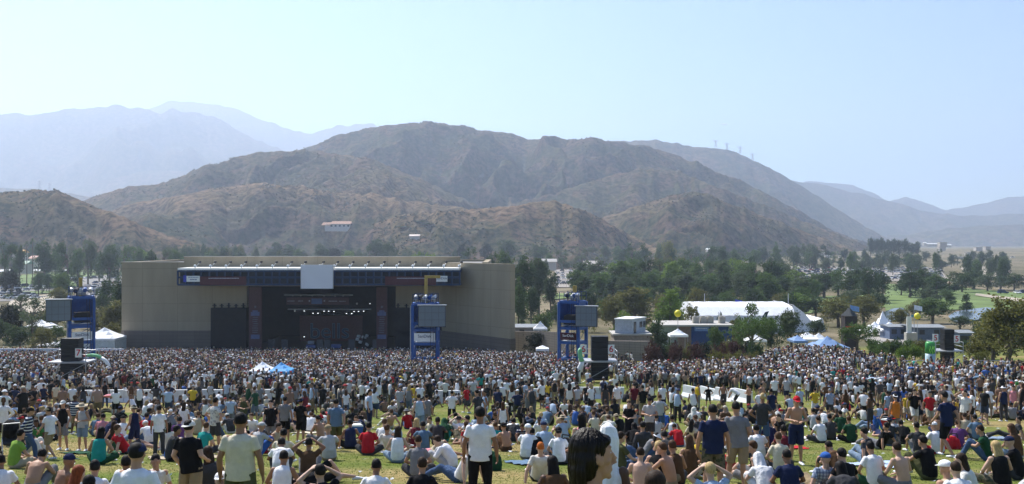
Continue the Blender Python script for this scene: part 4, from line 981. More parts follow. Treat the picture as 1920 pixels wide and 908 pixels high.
LEAF = {'dark green': leaf_mat('leaf_dark_green', (.046, .078, .028)), 'mid green': leaf_mat('leaf_mid_green', (.075, .125, .032)),
        'bright green': leaf_mat('leaf_bright_green', (.13, .20, .035)), 'olive': leaf_mat('leaf_olive', (.13, .13, .035)),
        'grey green': leaf_mat('leaf_grey_green', (.085, .115, .055)), 'blackish': leaf_mat('leaf_blackish', (.018, .026, .015)), 'rusty': leaf_mat('leaf_rusty', (.07, .035, .03)),
        'yellow green': leaf_mat('leaf_yellow_green', (.15, .16, .04))}
def crown_mesh(name, lobes, n, size, seed, droop=0, flat=0):
    r = np.random.default_rng(seed); P_ = []
    vol = np.array([l[3]*l[4]*l[5] for l in lobes]); pr = vol**.8; pr /= pr.sum()
    ncl = max(12, n//26); ci = r.choice(len(lobes), ncl, p=pr); L = np.array(lobes)
    d = r.normal(size=(ncl, 3)); d /= np.linalg.norm(d, axis=1)[:, None]; rad = r.random(ncl)**.45*1.04
    cc = L[ci, :3]+d*rad[:, None]*L[ci, 3:6]
    cs = r.uniform(.7, 1.5, ncl)*size*2.1
    k = r.integers(0, ncl, n); q = r.normal(size=(n, 3))*.62; c = cc[k]+q*cs[k][:, None]*np.array([1, 1, .8]); 
    if droop: c[:, 2] -= np.abs(r.normal(size=n))*droop
    a = r.normal(size=(n, 3)); a[:, 2] *= .7; a /= np.linalg.norm(a, axis=1)[:, None]; b = np.cross(a, r.normal(size=(n, 3))); b /= np.linalg.norm(b, axis=1)[:, None]
    s = (size*r.uniform(.5, 1.2, n))[:, None]
    V = np.stack([c+a*s, c+b*s*.55, c-a*s, c-b*s*.55], 1).reshape(-1, 3)
    return np_mesh(name, V, np.arange(4*n).reshape(-1, 4), [LEAF['mid green']], smooth=False)
def trunk_mesh(name, th, tr, limbs, lean=0, seed=1):
    r = random.Random(seed); m = MB(); pts = [(lean*(i/5)**1.5+r.uniform(-.01, .01), r.uniform(-.01, .01), th*i/5-(.03 if i == 0 else 0)) for i in range(6)]
    m.loft(pts, [(tr*(1.25-.13*i),)*2 for i in range(6)], (1, 0, 0), 7)
    for l in limbs:
        z = th*r.uniform(.45, .95); p = Vector((lean*(z/th)**1.5, 0, z)); q = Vector(l[:3]); mid = p.lerp(q, .5)+Vector((0, 0, .03))
        m.loft([p, mid, q], [(tr*.5,)*2, (tr*.33,)*2, (tr*.12,)*2], (0, 1, .1), 5)
    return m.mesh(name, [bark])
# prototypes, one unit high
def proto(kind):
    r = random.Random(hash(kind) % 1000 if False else sum(map(ord, kind)))
    if kind == 'round':
        L = [(r.uniform(-.22, .22), r.uniform(-.22, .22), r.uniform(.30, .72), .20, .20, .17) for _ in range(12)]+[(0, 0, .5, .35, .35, .36), (0, 0, .82, .2, .2, .16)]; return L, 5600, .024, 0, .42, .03
    if kind == 'tall':
        L = [(r.uniform(-.13, .13), r.uniform(-.13, .13), z, .13*w, .13*w, .10) for z, w in ((.16, .7), (.24, 1.0), (.34, 1.1), (.42, 1.2), (.5, 1.2), (.58, 1.2), (.66, 1.1), (.74, 1), (.82, .9), (.90, .6), (.5, 1.1), (.62, 1.2), (.75, .9))]; return L, 5200, .021, .02, .8, .022
    if kind == 'loose':
        L = [(r.uniform(-.26, .26), r.uniform(-.26, .26), r.uniform(.22, .88), .12, .12, .09) for _ in range(20)]; return L, 3800, .021, .02, .7, .022
    if kind == 'pine':
        L = [(0, 0, .2+.075*i, .24*(1-i/11), .24*(1-i/11), .05) for i in range(11)]; return L, 2800, .018, .01, .9, .02
    if kind == 'bush':
        L = [(r.uniform(-.5, .5), r.uniform(-.4, .4), r.uniform(.3, .6), .34, .34, .32) for _ in range(8)]; return L, 3000, .05, 0, .3, .03
    if kind == 'broad':
        L = [(r.uniform(-.48, .48), r.uniform(-.4, .4), r.uniform(.45, .85), .22, .22, .14) for _ in range(16)]; return L, 5200, .024, 0, .55, .035
    if kind == 'cone':
        L = [(r.uniform(-.06, .06), r.uniform(-.06, .06), .2+.08*i, .30*(1-.75*i/9)+.02, .30*(1-.75*i/9)+.02, .09) for i in range(9)]; return L, 4200, .024, 0, .5, .025
_tp = {}
def tree_mesh(kind, v):
    k = (kind, v)
    if k not in _tp:
        L, n, s, dr, th, tr = proto(kind); rr = random.Random(v*13+5)
        L = [(x*rr.uniform(.7, 1.3)+rr.uniform(-.04, .04), y*rr.uniform(.7, 1.3), z+rr.uniform(-.03, .03), a*rr.uniform(.8, 1.25), b*rr.uniform(.8, 1.25), c) for x, y, z, a, b, c in L]
        _tp[k] = (crown_mesh('crown_'+kind, L, n, s, v+7, dr), trunk_mesh('trunk_'+kind, th, tr, [l for l in L if l[2] > th*.6][:7], rr.uniform(-.05, .05), v))
    return _tp[k]
ntree = 0
def tree(px, Y, ytop, wpx, kind, tint, label, group=None, name=None, base=None, v=None):
    global ntree
    ntree += 1; v = v if v is not None else ntree % 4
    x = (px-CX)/F*Y; z0 = (mz(x, Y) if Y > 830 else g(x, Y)) if base is None else base
    h = max((CY-ytop)/F*Y-z0, 2.0); w = wpx/F*Y
    cm, tm = tree_mesh(kind, v)
    nat = {'round': .80, 'tall': .50, 'loose': .70, 'pine': .48, 'bush': 1.6, 'broad': 1.3, 'cone': .62}[kind]
    e = empty(name or ('bush' if kind == 'bush' else 'pine_tree' if kind == 'pine' else 'tree'), (x, Y, z0), label, 'bush' if kind == 'bush' else 'tree', group, random.uniform(0, 6.28))
    s = w/nat; e.scale = (s, s, h*.985)
    c = link('foliage' if kind == 'bush' else 'crown', cm, e); objmats(c, [LEAF[tint]])
    link('stem' if kind == 'bush' else 'trunk', tm, e)
    return e
BELT = 'trees in the dense belt right of the stage'; PK = 'park trees behind the left tower'; FB = 'far trees at the foot of the mountain'; RB = 'trees along the right golf course'
# near left
tree(14, 205, 562, 62, 'round', 'blackish', 'big near-black round tree at the left edge behind the board fence')
tree(62, 195, 553, 66, 'loose', 'grey green', 'airy grey green tree between the left edge and left tower', v=1)
tree(106, 200, 606, 44, 'round', 'mid green', 'low leafy tree directly behind the left tower')
tree(212, 215, 560, 50, 'tall', 'olive', 'olive tree close against the left end of the stage', v=2)
tree(226, 240, 512, 44, 'tall', 'dark green', 'dark tree rising beside the upper left stage corner', v=0)
tree(203, 300, 520, 40, 'round', 'dark green', 'dark round tree above the left tower crane')
tree(22, 420, 500, 42, 'round', 'blackish', 'near-black round park tree beside the far left car rows')
tree(72, 430, 505, 28, 'round', 'dark green', 'small dark round tree on the far left lawn')
tree(92, 440, 508, 26, 'round', 'dark green', 'second small dark tree on the far left lawn')
tree(118, 380, 510, 42, 'round', 'mid green', 'mid green tree above the left video screen')
tree(108, 330, 535, 44, 'round', 'olive', 'olive bush-like tree just above the left video screen')
for i, (px, yt, w, Y, k, t) in enumerate(((-8, 590, 60, 185, 'round', 'dark green'), (38, 606, 50, 180, 'round', 'dark green'), (78, 612, 44, 178, 'round', 'olive'), (88, 575, 50, 230, 'round', 'olive'), (40, 545, 46, 260, 'loose', 'grey green'), (132, 600, 40, 240, 'round', 'dark green'), (170, 590, 40, 250, 'tall', 'mid green'), (192, 575, 44, 235, 'tall', 'olive'), (188, 545, 36, 280, 'round', 'dark green'), (215, 600, 34, 195, 'round', 'olive'), (222, 628, 30, 178, 'bush', 'olive'), (118, 628, 34, 180, 'bush', 'dark green'))):
    tree(px, Y, yt, w, k, t, f'{t} {"bush" if k == "bush" else "tree"} filling in behind the left tower and fence, {ORD[i]} of them', 'trees and bushes behind the left board fence')
for i, (px, yt, w, k, t) in enumerate(((8, 446, 46, 'loose', 'dark green'), (36, 450, 30, 'tall', 'grey green'), (84, 448, 40, 'tall', 'dark green'), (104, 462, 30, 'round', 'mid green'), (128, 446, 46, 'loose', 'dark green'), (146, 456, 34, 'tall', 'mid green'), (165, 446, 40, 'round', 'grey green'), (186, 466, 30, 'round', 'dark green'), (206, 456, 44, 'round', 'dark green'), (232, 454, 40, 'loose', 'mid green'), (256, 460, 36, 'round', 'mid green'), (282, 462, 34, 'round', 'dark green'), (304, 458, 38, 'loose', 'grey green'), (328, 460, 34, 'round', 'mid green'), (270, 468, 30, 'round', 'bright green'))):
    tree(px, 470+(i*37 % 130), yt, w, k, t, f'{t} {"airy" if k == "loose" else "upright" if k == "tall" else "rounded"} park tree, {ORD[i]} from the left above the parked cars', PK)
for i, (px, w) in enumerate(((346, 30), (366, 26), (392, 34), (420, 26), (446, 28))):
    tree(px, 700, 466-(i*5 % 9), w, 'round', ['dark green', 'grey green', 'mid green'][i % 3], f'low tree above the left stage canopy, {ORD[i]} from the left', 'low trees above the left stage canopy')
def palm(px, Y, yt, lab):
    b = GP(px, Y); z = P(px, yt, Y).z; h = z-b.z; e = empty('palm_tree', b, lab, 'palm tree', 'palms at far left')
    MB().loft([(b.x, Y, b.z-.2), (b.x+.1, Y, b.z+h*.5), (b.x, Y, z-1)], [(.3, .3), (.2, .2), (.18, .18)], (1, 0, 0), 8).build('trunk', bark, e)
    m = MB(); r = random.Random(px)
    for k in range(34):
        a = r.uniform(0, 6.28); el = r.uniform(-.8, 1.2); d = Vector((math.cos(a)*math.cos(el), math.sin(a)*math.cos(el), math.sin(el))); p0 = Vector((b.x, Y, z-1)); pts = [p0+d*(2.2*t)+Vector((0, 0, -1.0*t*t)) for t in (0, .35, .7, 1)]
        for i in range(3): 
            q = Vector((-d.y, d.x, 0)).normalized()*.3 if abs(d.z) < .99 else Vector((.3, 0, 0)); m.add([pts[i]-q*(1-i*.25), pts[i]+q*(1-i*.25), pts[i+1]+q*(.75-i*.25), pts[i+1]-q*(.75-i*.25)], [(0, 1, 2, 3)])
    m.build('crown', LEAF['grey green'], e)
palm(50, 520, 452, 'tall thin palm, left one of two before the orange shelter'); palm(61, 520, 447, 'tall thin palm, right one of two before the orange shelter')
# behind the stage, at the hill foot
for i, (px, yt, w, Y, k, t) in enumerate(((505, 462, 22, 900, 'round', 'dark green'), (520, 447, 30, 930, 'tall', 'dark green'), (541, 457, 34, 900, 'round', 'dark green'), (560, 463, 26, 880, 'round', 'mid green'), (602, 455, 34, 860, 'round', 'dark green'), (625, 459, 34, 860, 'round', 'blackish'), (655, 468, 30, 800, 'round', 'bright green'), (704, 443, 46, 820, 'round', 'dark green'), (731, 448, 36, 800, 'round', 'dark green'), (757, 432, 26, 1080, 'round', 'dark green'), (788, 424, 28, 1100, 'round', 'dark green'), (803, 428, 26, 1090, 'tall', 'dark green'), (780, 470, 34, 560, 'round', 'bright green'), (808, 469, 40, 540, 'round', 'bright green'), (866, 456, 22, 900, 'round', 'blackish'), (886, 460, 30, 560, 'loose', 'dark green'), (922, 470, 34, 430, 'round', 'dark green'), (944, 460, 44, 430, 'round', 'mid green'), (948, 448, 50, 900, 'round', 'dark green'), (912, 452, 30, 950, 'round', 'blackish'))):
    tree(px, Y, yt, w, k, t, f'{t} {"upright" if k == "tall" else "airy" if k == "loose" else "rounded"} tree beyond the stage roof, {ORD[min(i, 19)]} from the left', 'trees seen over the stage roof')
# right of the stage
tree(982, 300, 470, 52, 'tall', 'dark green', 'tall dark eucalyptus just right of the stage wall', v=0); tree(1010, 310, 468, 48, 'tall', 'grey green', 'tall grey green eucalyptus behind the right stage end', v=1)
tree(972, 250, 520, 34, 'tall', 'mid green', 'slim mid green tree touching the right stage wall', v=3); tree(996, 260, 532, 34, 'round', 'dark green', 'low round tree at the foot of the tall eucalyptus')
tree(1032, 300, 505, 30, 'tall', 'dark green', 'slim dark tree left of the right tower crane', v=2); tree(1008, 158, 617, 50, 'round', 'blackish', 'dark shrub-like tree in front of the taupe wall'); 
tree(1045, 270, 565, 40, 'bush', 'dark green', 'low hedge bush left of the right blue tower'); tree(1015, 230, 572, 40, 'bush', 'mid green', 'low bush above the small white peaked tent'); tree(1100, 240, 560, 40, 'bush', 'olive', 'olive bush behind the right tower screen')
r_ = random.Random(11)
BR = [(1082, 498, 36), (1098, 487, 44), (1120, 480, 46), (1146, 486, 40), (1166, 478, 44), (1190, 481, 44), (1214, 476, 40), (1236, 478, 44), (1258, 480, 42), (1284, 482, 44), (1306, 484, 40), (1328, 481, 44), (1352, 478, 44), (1376, 483, 42), (1398, 484, 40), (1422, 486, 42), (1446, 479, 44), (1470, 490, 44), (1494, 500, 40), (1516, 508, 40)]
for i, (px, yt, w) in enumerate(BR):
    t = ['mid green', 'bright green', 'dark green', 'mid green', 'grey green'][i*7 % 5]
    tree(px, 395+(i*53 % 70), yt, w*1.3, ['tall', 'round', 'tall', 'loose'][i % 4], t, f'{t} tree in the back row of the dense belt, {ORD[i]} from the left', BELT)
for i in range(16):
    px = 1095+i*27+r_.uniform(-6, 6); t = ['dark green', 'mid green', 'dark green', 'grey green'][i % 4]
    tree(px, 330+(i*31 % 40), 508+r_.uniform(-8, 8), 54, ['tall', 'tall', 'round'][i % 3], t, f'{t} tree in the front row of the dense belt, {ORD[i]} from the left', BELT)
tree(1152, 240, 548, 60, 'round', 'olive', 'olive round tree right of the dark tower screen'); tree(1190, 250, 527, 70, 'tall', 'olive', 'tall olive tree behind the grey trailer', v=1)
tree(1258, 215, 528, 74, 'cone', 'bright green', 'large glossy green cone-shaped tree above the yellow balloon', v=1); tree(1172, 190, 580, 52, 'round', 'bright green', 'bright green rounded tree behind the grey trailer')
tree(1235, 165, 586, 48, 'cone', 'dark green', 'dark conical tree between trailer and low concession building', v=2); tree(1296, 205, 562, 44, 'cone', 'olive', 'olive conical tree at the left end of the white marquee', v=0)
tree(1350, 190, 576, 14, 'cone', 'dark green', 'small slim cypress in front of the white marquee', v=3)
tree(1400, 165, 562, 56, 'loose', 'mid green', 'tall leafy tree crossing the white marquee', v=1); tree(1412, 150, 592, 104, 'broad', 'mid green', 'broad low-spreading tree in front of the white marquee', v=2)
tree(1484, 172, 573, 60, 'round', 'grey green', 'grey green ball-shaped tree before the right end of the marquee', v=1)
tree(1572, 250, 552, 78, 'round', 'olive', 'broad olive tree left of the flagpole', v=0); tree(1620, 255, 548, 70, 'round', 'olive', 'broad olive tree right of the flagpole', v=3)
tree(1608, 138, 604, 78, 'broad', 'mid green', 'mid green layered tree behind the slate blue canopies', v=0)
for i, (px, yt, w, Y, t) in enumerate(((1655, 634, 44, 130, 'mid green'), (1690, 641, 30, 126, 'bright green'), (1716, 638, 34, 126, 'bright green'), (1738, 645, 22, 124, 'mid green'), (1572, 652, 30, 136, 'mid green'), (1836, 650, 40, 120, 'yellow green'), (1680, 632, 30, 132, 'dark green'))):
    tree(px, Y, yt, w, 'bush', t, f'{t} bush behind the right crowd, {["left of the can inflatable", "second left of the can inflatable", "just left of the can inflatable", "right behind the can inflatable", "under the slate blue canopies", "at the foot of the olive tree", "below the white banner post"][i]}')
for i in range(13):
    px = 1222+i*16; t = ['rusty', 'blackish', 'dark green', 'rusty', 'olive'][i % 5]
    tree(px, 124+(i*5 % 12), 628+(i*7 % 10)-(4 if i > 8 else 0), 42, 'bush', t, f'{t} bush in the thick hedge before the concession building, {ORD[i]} from the left', 'hedge bushes at the back of the crowd')
for i in range(4): tree(1342+i*24, 121, 650+(i % 2)*3, 38, 'bush', 'olive', f'low olive bush in front of the hedge, {ORD[i]} from the left', 'low hedge bushes at the crowd edge')
tree(1892, 118, 552, 120, 'round', 'olive', 'large olive tree filling the right edge above the crowd', v=2); tree(1862, 126, 592, 80, 'round', 'olive', 'olive tree leaning out left of the large right-edge tree', v=1)
tree(1925, 122, 560, 90, 'round', 'dark green', 'dark tree cut by the right edge of the photo', v=0); tree(1845, 128, 615, 60, 'bush', 'olive', 'olive bush below the right-edge trees')
tree(1748, 270, 553, 74, 'round', 'mid green', 'rounded green tree behind the yellow balloon at far right', v=1); tree(1724, 290, 560, 44, 'round', 'olive', 'olive tree just left of the far right pond')
tree(1812, 320, 545, 22, 'cone', 'dark green', 'small dark tree like an upturned cone on the far right lawn'); tree(1835, 190, 592, 50, 'bush', 'dark green', 'dark bush on the near shore of the right pond'); tree(1852, 200, 580, 30, 'round', 'mid green', 'small tree on the near shore of the right pond')
for i, (px, yt, w, k, t, Y) in enumerate(((1545, 505, 50, 'tall', 'dark green', 420), (1572, 500, 56, 'round', 'mid green', 430), (1600, 498, 60, 'tall', 'dark green', 400), (1630, 500, 56, 'round', 'dark green', 380), (1655, 505, 44, 'round', 'dark green', 400), (1600, 540, 60, 'round', 'grey green', 330), (1645, 545, 44, 'round', 'dark green', 330), (1706, 502, 52, 'tall', 'dark green', 420), (1730, 498, 50, 'tall', 'grey green', 440), (1756, 510, 50, 'tall', 'mid green', 430), (1780, 506, 48, 'loose', 'dark green', 450), (1804, 512, 48, 'round', 'dark green', 470), (1826, 505, 50, 'round', 'dark green', 500), (1852, 510, 44, 'round', 'grey green', 480), (1876, 514, 44, 'round', 'dark green', 500), (1902, 512, 44, 'round', 'dark green', 490), (1745, 535, 46, 'tall', 'grey green', 360), (1775, 540, 36, 'tall', 'mid green', 370), (1690, 525, 36, 'round', 'dark green', 440), (1524, 520, 44, 'round', 'mid green', 380))):
    tree(px, Y, yt, w, k, t, f'{t} {"upright" if k == "tall" else "airy" if k == "loose" else "rounded"} tree by the right golf lawns, {ORD[i]} in the row', RB)
tree(1494, 300, 545, 60, 'round', 'bright green', 'bright green rounded tree behind the marquee mast'); tree(1530, 300, 555, 50, 'round', 'dark green', 'dark green round tree behind the marquee annex')
for i in range(18):
    px = 1085+i*25+r_.uniform(-6, 6); t = ['olive', 'dark green', 'mid green'][i % 3]
    tree(px, 285+(i*17 % 30), 542+r_.uniform(-8, 8), 46, ['bush', 'round'][i % 2], t, f'{t} {["bush", "tree"][i % 2]} at the near foot of the dense belt, {ORD[i]} from the left', 'undergrowth along the near foot of the belt')
for i in range(9): tree(1640+i*21, 142+(i*7 % 12), 626+(i*5 % 9), 30, 'bush', ['mid green', 'olive', 'dark green'][i % 3], f'{["mid green", "olive", "dark green"][i % 3]} shrub in front of the far right sheds, {ORD[i]} from the left', 'shrubs before the far right sheds')
# far belt
for i in range(46):
    px = 1000+i*19.5+r_.uniform(-7, 7); 
    if 1480 < px < 1560: yt = 455
    else: yt = r_.uniform(452, 470)
    t = r_.choice(['dark green', 'grey green', 'dark green', 'mid green']); Y = r_.uniform(800, 1050)
    if px > 1900: continue
    if px > 1560: yt = r_.uniform(464, 476); Y *= 1.1
    tree(px, Y, max(yt, 450), r_.uniform(22, 36) if px < 1560 else r_.uniform(12, 20), r_.choice(['round', 'round', 'tall', 'loose']), t, f'small {t} tree at the mountain foot, number {i+1} of a loose row right of the stage'.replace(f'number {i+1} of', 'in'), f'small {t} trees at the mountain foot')
tree(1251, 760, 449, 34, 'round', 'yellow green', 'pale yellow green round tree at the mountain foot'); tree(1185, 700, 452, 44, 'loose', 'dark green', 'big dark tree standing above the left part of the dense belt'); tree(1325, 720, 457, 40, 'loose', 'dark green', 'big dark tree standing above the middle of the dense belt')
for i, px in enumerate(range(1632, 1722, 11)): tree(px, 1250, 441+(i*5 % 9)+(i > 6)*4, 18, 'round', 'dark green', 'dark blue-green tree in the clump on the ridge end at right', 'dark clump on the right ridge end')
for i in range(30):
    px = r_.uniform(0, 480); Y = r_.uniform(700, 860); t = r_.choice(['dark green', 'grey green', 'olive'])
    tree(px, Y, r_.uniform(452, 464), r_.uniform(14, 26), 'round', t, f'small {t} scrub tree below the left hills', f'small {t} scrub trees below the left hills')
for i in range(34):
    px = r_.uniform(1000, 1900); Y = r_.uniform(520, 760); t = r_.choice(['dark green', 'grey green', 'olive', 'mid green'])
    if 1040 < px < 1140 or 1490 < px < 1760: continue
    tree(px, Y, r_.uniform(474, 486), r_.uniform(16, 30), 'round', t, f'small {t} tree between the belt and the mountain foot', f'small {t} trees between the belt and the mountain')
for i in range(46):
    px = r_.uniform(1450, 1925); Y = r_.uniform(560, 900); t = r_.choice(['dark green', 'grey green', 'mid green'])
    if 1490 < px < 1770 and Y < 700: Y += 230
    tree(px, Y, r_.uniform(468, 488), r_.uniform(14, 28), r_.choice(['round', 'round', 'tall']), t, f'small hazy {t} tree on the plain at right', f'small hazy {t} trees on the plain at right')
for i in range(40):
    px = r_.uniform(480, 1450); Y = r_.uniform(700, 960); t = r_.choice(['dark green', 'grey green', 'mid green'])
    if 1040 < px < 1140: continue
    tree(px, Y, r_.uniform(458, 474), r_.uniform(14, 26), r_.choice(['round', 'round', 'tall']), t, f'small hazy {t} tree along the hill foot behind stage and belt', f'small hazy {t} trees along the hill foot')
tree(1446, 160, 590, 48, 'round', 'dark green', 'dark green round tree before the middle of the white marquee', v=0); tree(1380, 185, 588, 36, 'tall', 'olive', 'slim olive tree in front of the white marquee beside the cypress', v=3)
tree(1530, 205, 598, 44, 'round', 'dark green', 'dark green round tree at the low annex of the marquee', v=2); tree(1690, 240, 575, 44, 'round', 'olive', 'olive tree behind the spired tent', v=1); tree(1800, 240, 590, 46, 'round', 'dark green', 'dark green tree behind the slate sheds at far right', v=3)
tree(1340, 165, 606, 40, 'round', 'mid green', 'mid green tree hiding the roof end of the concession building', v=1)
# scrub on the hills and plain: nobody could count it
def scrub():
    r = np.random.default_rng(3); n = 15000
    a = r.uniform(-.6, .55, n*3); Y = 880+(2450-880)*r.random(n*3)**1.3; X = a*Y
    i = np.clip(np.searchsorted(MA, a), 1, len(MA)-1); j = np.clip(np.searchsorted(MY, Y), 1, len(MY)-1); Z = MH[j, i]
    d = fbm(X/90, Y/90, 4, 6); ok = (r.random(n*3) < np.clip((d-.42)*4, 0, 1)) & (Z > gz(X, Y)+.5); X, Y, Z = X[ok][:n], Y[ok][:n], Z[ok][:n]; n = len(X)
    s = r.uniform(.45, 1.25, n)*(.6+Y/2600)
    m = MB().ball((0, 0, .3), (1, 1, .8), n=6, k=4); me = m.mesh('t'); V0 = np.array([v.co[:] for v in me.vertices]); me.calc_loop_triangles(); T = np.array([t.vertices[:] for t in me.loop_triangles])
    V = V0[None]*(s[:, None, None]*r.uniform(.75, 1.25, (n, len(V0), 1)))+np.stack([X, Y, Z], 1)[:, None]
    Fq = (T[None]+(np.arange(n)*len(V0))[:, None, None]).reshape(-1, 3)
    o = link('hill_scrub', np_mesh('hill_scrub', V.reshape(-1, 3), Fq, [leaf_mat('scrub_leaf', (.040, .042, .024), .05)])); tag(o, 'dark low scrub bushes dotted over the brown hills', 'scrub', kind='stuff')
scrub()
# ---------------------------------------------------------------- people: shared body and clothing meshes
def realize(mb, name, vox, faces, dens=0, smooth=2, seed=0):
    me = mb.mesh('t'); o = bpy.data.objects.new('t', me); COL.objects.link(o)
    m = o.modifiers.new('r', 'REMESH'); m.mode = 'VOXEL'; m.voxel_size = vox; m.use_smooth_shade = True
    if smooth: s = o.modifiers.new('s', 'SMOOTH'); s.iterations = smooth; s.factor = .5
    dg = bpy.context.evaluated_depsgraph_get(); dg.update(); r = bpy.data.meshes.new_from_object(o.evaluated_get(dg))
    if dens:
        n = len(r.vertices); co = np.empty(n*3, np.float32); r.vertices.foreach_get('co', co); co = co.reshape(-1, 3)
        no = np.empty(n*3, np.float32); r.vertices.foreach_get('normal', no); no = no.reshape(-1, 3)
        q = (n3(co*np.array([7, 7, 4.5])+50+seed*3.3, 1)-.5)*1.2+(n3(co*np.array([15, 15, 9])+20, 2)-.5)*.6
        co = co+no*(q*dens)[:, None]; r.vertices.foreach_set('co', co.ravel()); r.update()
    o.modifiers.clear(); o.data = r
    if len(r.polygons) > faces: d = o.modifiers.new('d', 'DECIMATE'); d.ratio = faces/len(r.polygons)/1.0
    dg = bpy.context.evaluated_depsgraph_get(); dg.update(); q = bpy.data.meshes.new_from_object(o.evaluated_get(dg))
    bpy.data.objects.remove(o); bpy.data.meshes.remove(me); bpy.data.meshes.remove(r); q.name = name
    q.polygons.foreach_set('use_smooth', [True]*len(q.polygons)); return q
V3 = Vector
POSES = {
 # P pelvis W waist C chest N neck H head ; arms: elbow, wrist ; legs: knee, ankle ; lists are (left, right), the figure faces +Y
 'stand':  dict(P=(0, 0, .95), W=(0, .0, 1.09), C=(0, -.01, 1.30), N=(0, 0, 1.49), H=(0, .03, 1.635), E=[(-.245, -.03, 1.15), (.25, -.02, 1.15)], A=[(-.26, .05, .90), (.27, .04, .90)], K=[(-.11, .02, .51), (.12, .01, .51)], F=[(-.13, -.02, .085), (.14, -.02, .085)]),
 'weight': dict(P=(.03, 0, .94), W=(.01, .0, 1.08), C=(-.01, -.01, 1.29), N=(-.01, .0, 1.48), H=(-.02, .03, 1.625), E=[(-.25, -.05, 1.14), (.24, -.06, 1.16)], A=[(-.24, .12, .94), (.20, .16, 1.05)], K=[(-.13, .06, .51), (.11, -.01, .50)], F=[(-.18, .05, .085), (.12, -.03, .085)]),
 'hips':   dict(P=(0, 0, .95), W=(0, 0, 1.09), C=(0, -.01, 1.30), N=(0, 0, 1.49), H=(0.01, .03, 1.635), E=[(-.36, -.07, 1.18), (.36, -.07, 1.18)], A=[(-.19, .04, 1.03), (.19, .04, 1.03)], K=[(-.13, .01, .51), (.14, .02, .51)], F=[(-.17, -.02, .085), (.18, .0, .085)]),
 'front':  dict(P=(0, 0, .95), W=(0, -.01, 1.09), C=(0, -.01, 1.30), N=(0, .02, 1.485), H=(0, .06, 1.625), E=[(-.27, .0, 1.14), (.27, .0, 1.14)], A=[(-.10, .24, 1.14), (.10, .25, 1.16)], K=[(-.10, .01, .51), (.11, .02, .51)], F=[(-.12, -.02, .085), (.13, .0, .085)]),
 'brow':   dict(P=(0, 0, .95), W=(0, 0, 1.09), C=(0, -.02, 1.30), N=(0, 0, 1.49), H=(0, .03, 1.635), E=[(-.25, -.03, 1.15), (.36, .12, 1.48)], A=[(-.25, .06, .90), (.14, .17, 1.63)], K=[(-.10, .02, .51), (.12, .0, .51)], F=[(-.12, -.02, .085), (.14, -.02, .085)]),
 'walk':   dict(P=(0, 0, .93), W=(0, .01, 1.07), C=(0, .02, 1.28), N=(0, .04, 1.47), H=(0, .08, 1.61), E=[(-.25, .08, 1.13), (.25, -.14, 1.14)], A=[(-.24, .24, .96), (.25, -.18, .90)], K=[(-.10, .02, .50), (.10, .20, .52)], F=[(-.10, -.30, .13), (.10, .26, .085)]),
 'bend':   dict(P=(0, -.12, .90), W=(0, .0, 1.01), C=(0, .20, 1.12), N=(0, .38, 1.17), H=(0, .50, 1.16), E=[(-.22, .34, .92), (.22, .36, .92)], A=[(-.15, .42, .70), (.15, .44, .72)], K=[(-.12, .06, .50), (.12, .10, .50)], F=[(-.13, -.04, .085), (.13, .02, .085)]),
 'cross':  dict(P=(0, 0, .125), W=(0, -.01, .28), C=(0, .05, .49), N=(0, .12, .665), H=(0, .18, .80), E=[(-.29, .13, .36), (.29, .13, .36)], A=[(-.16, .34, .25), (.14, .36, .25)], K=[(-.35, .32, .20), (.35, .32, .20)], F=[(.10, .40, .08), (-.12, .44, .08)]),
 'knees':  dict(P=(0, 0, .125), W=(0, -.02, .285), C=(0, .05, .495), N=(0, .12, .665), H=(0, .17, .81), E=[(-.28, .24, .42), (.28, .24, .42)], A=[(-.09, .46, .42), (.09, .47, .40)], K=[(-.13, .42, .47), (.13, .42, .47)], F=[(-.12, .62, .085), (.12, .62, .085)]),
 'lean':   dict(P=(0, 0, .125), W=(0, -.09, .27), C=(0, -.20, .46), N=(0, -.26, .625), H=(0, -.24, .775), E=[(-.30, -.34, .31), (.30, -.34, .31)], A=[(-.34, -.40, .07), (.34, -.40, .07)], K=[(-.12, .44, .30), (.14, .46, .22)], F=[(-.15, .82, .09), (.17, .88, .09)]),
 'hunch':  dict(P=(0, 0, .125), W=(0, .0, .275), C=(0, .13, .45), N=(0, .26, .57), H=(0, .37, .66), E=[(-.27, .28, .34), (.27, .28, .34)], A=[(-.14, .47, .33), (.14, .47, .33)], K=[(-.20, .44, .40), (.20, .44, .40)], F=[(-.14, .62, .085), (.14, .62, .085)]),
 'side':   dict(P=(0, 0, .125), W=(-.02, -.03, .28), C=(-.06, -.04, .49), N=(-.08, 0, .665), H=(-.07, .05, .81), E=[(-.34, -.10, .32), (.24, .12, .36)], A=[(-.38, -.16, .07), (.22, .34, .28)], K=[(-.02, .44, .22), (.24, .42, .34)], F=[(.30, .50, .085), (.34, .66, .085)]),
 'hands':  dict(P=(0, 0, .125), W=(0, -.02, .285), C=(0, .03, .495), N=(0, .09, .67), H=(0, .13, .815), E=[(-.33, .12, .72), (.33, .12, .72)], A=[(-.13, .17, .86), (.13, .17, .86)], K=[(-.17, .42, .45), (.17, .42, .45)], F=[(-.14, .62, .085), (.14, .62, .085)]),
 'lie':    dict(P=(0, 0, .12), W=(0, -.16, .12), C=(0, -.38, .14), N=(0, -.56, .15), H=(0, -.71, .15), E=[(-.34, -.26, .10), (.34, -.30, .10)], A=[(-.22, -.06, .18), (.40, -.06, .07)], K=[(-.12, .40, .40), (.12, .44, .16)], F=[(-.12, .64, .09), (.14, .86, .09)]),
}
SEAT = {'cross', 'knees', 'lean', 'hunch', 'side', 'hands', 'lie'}
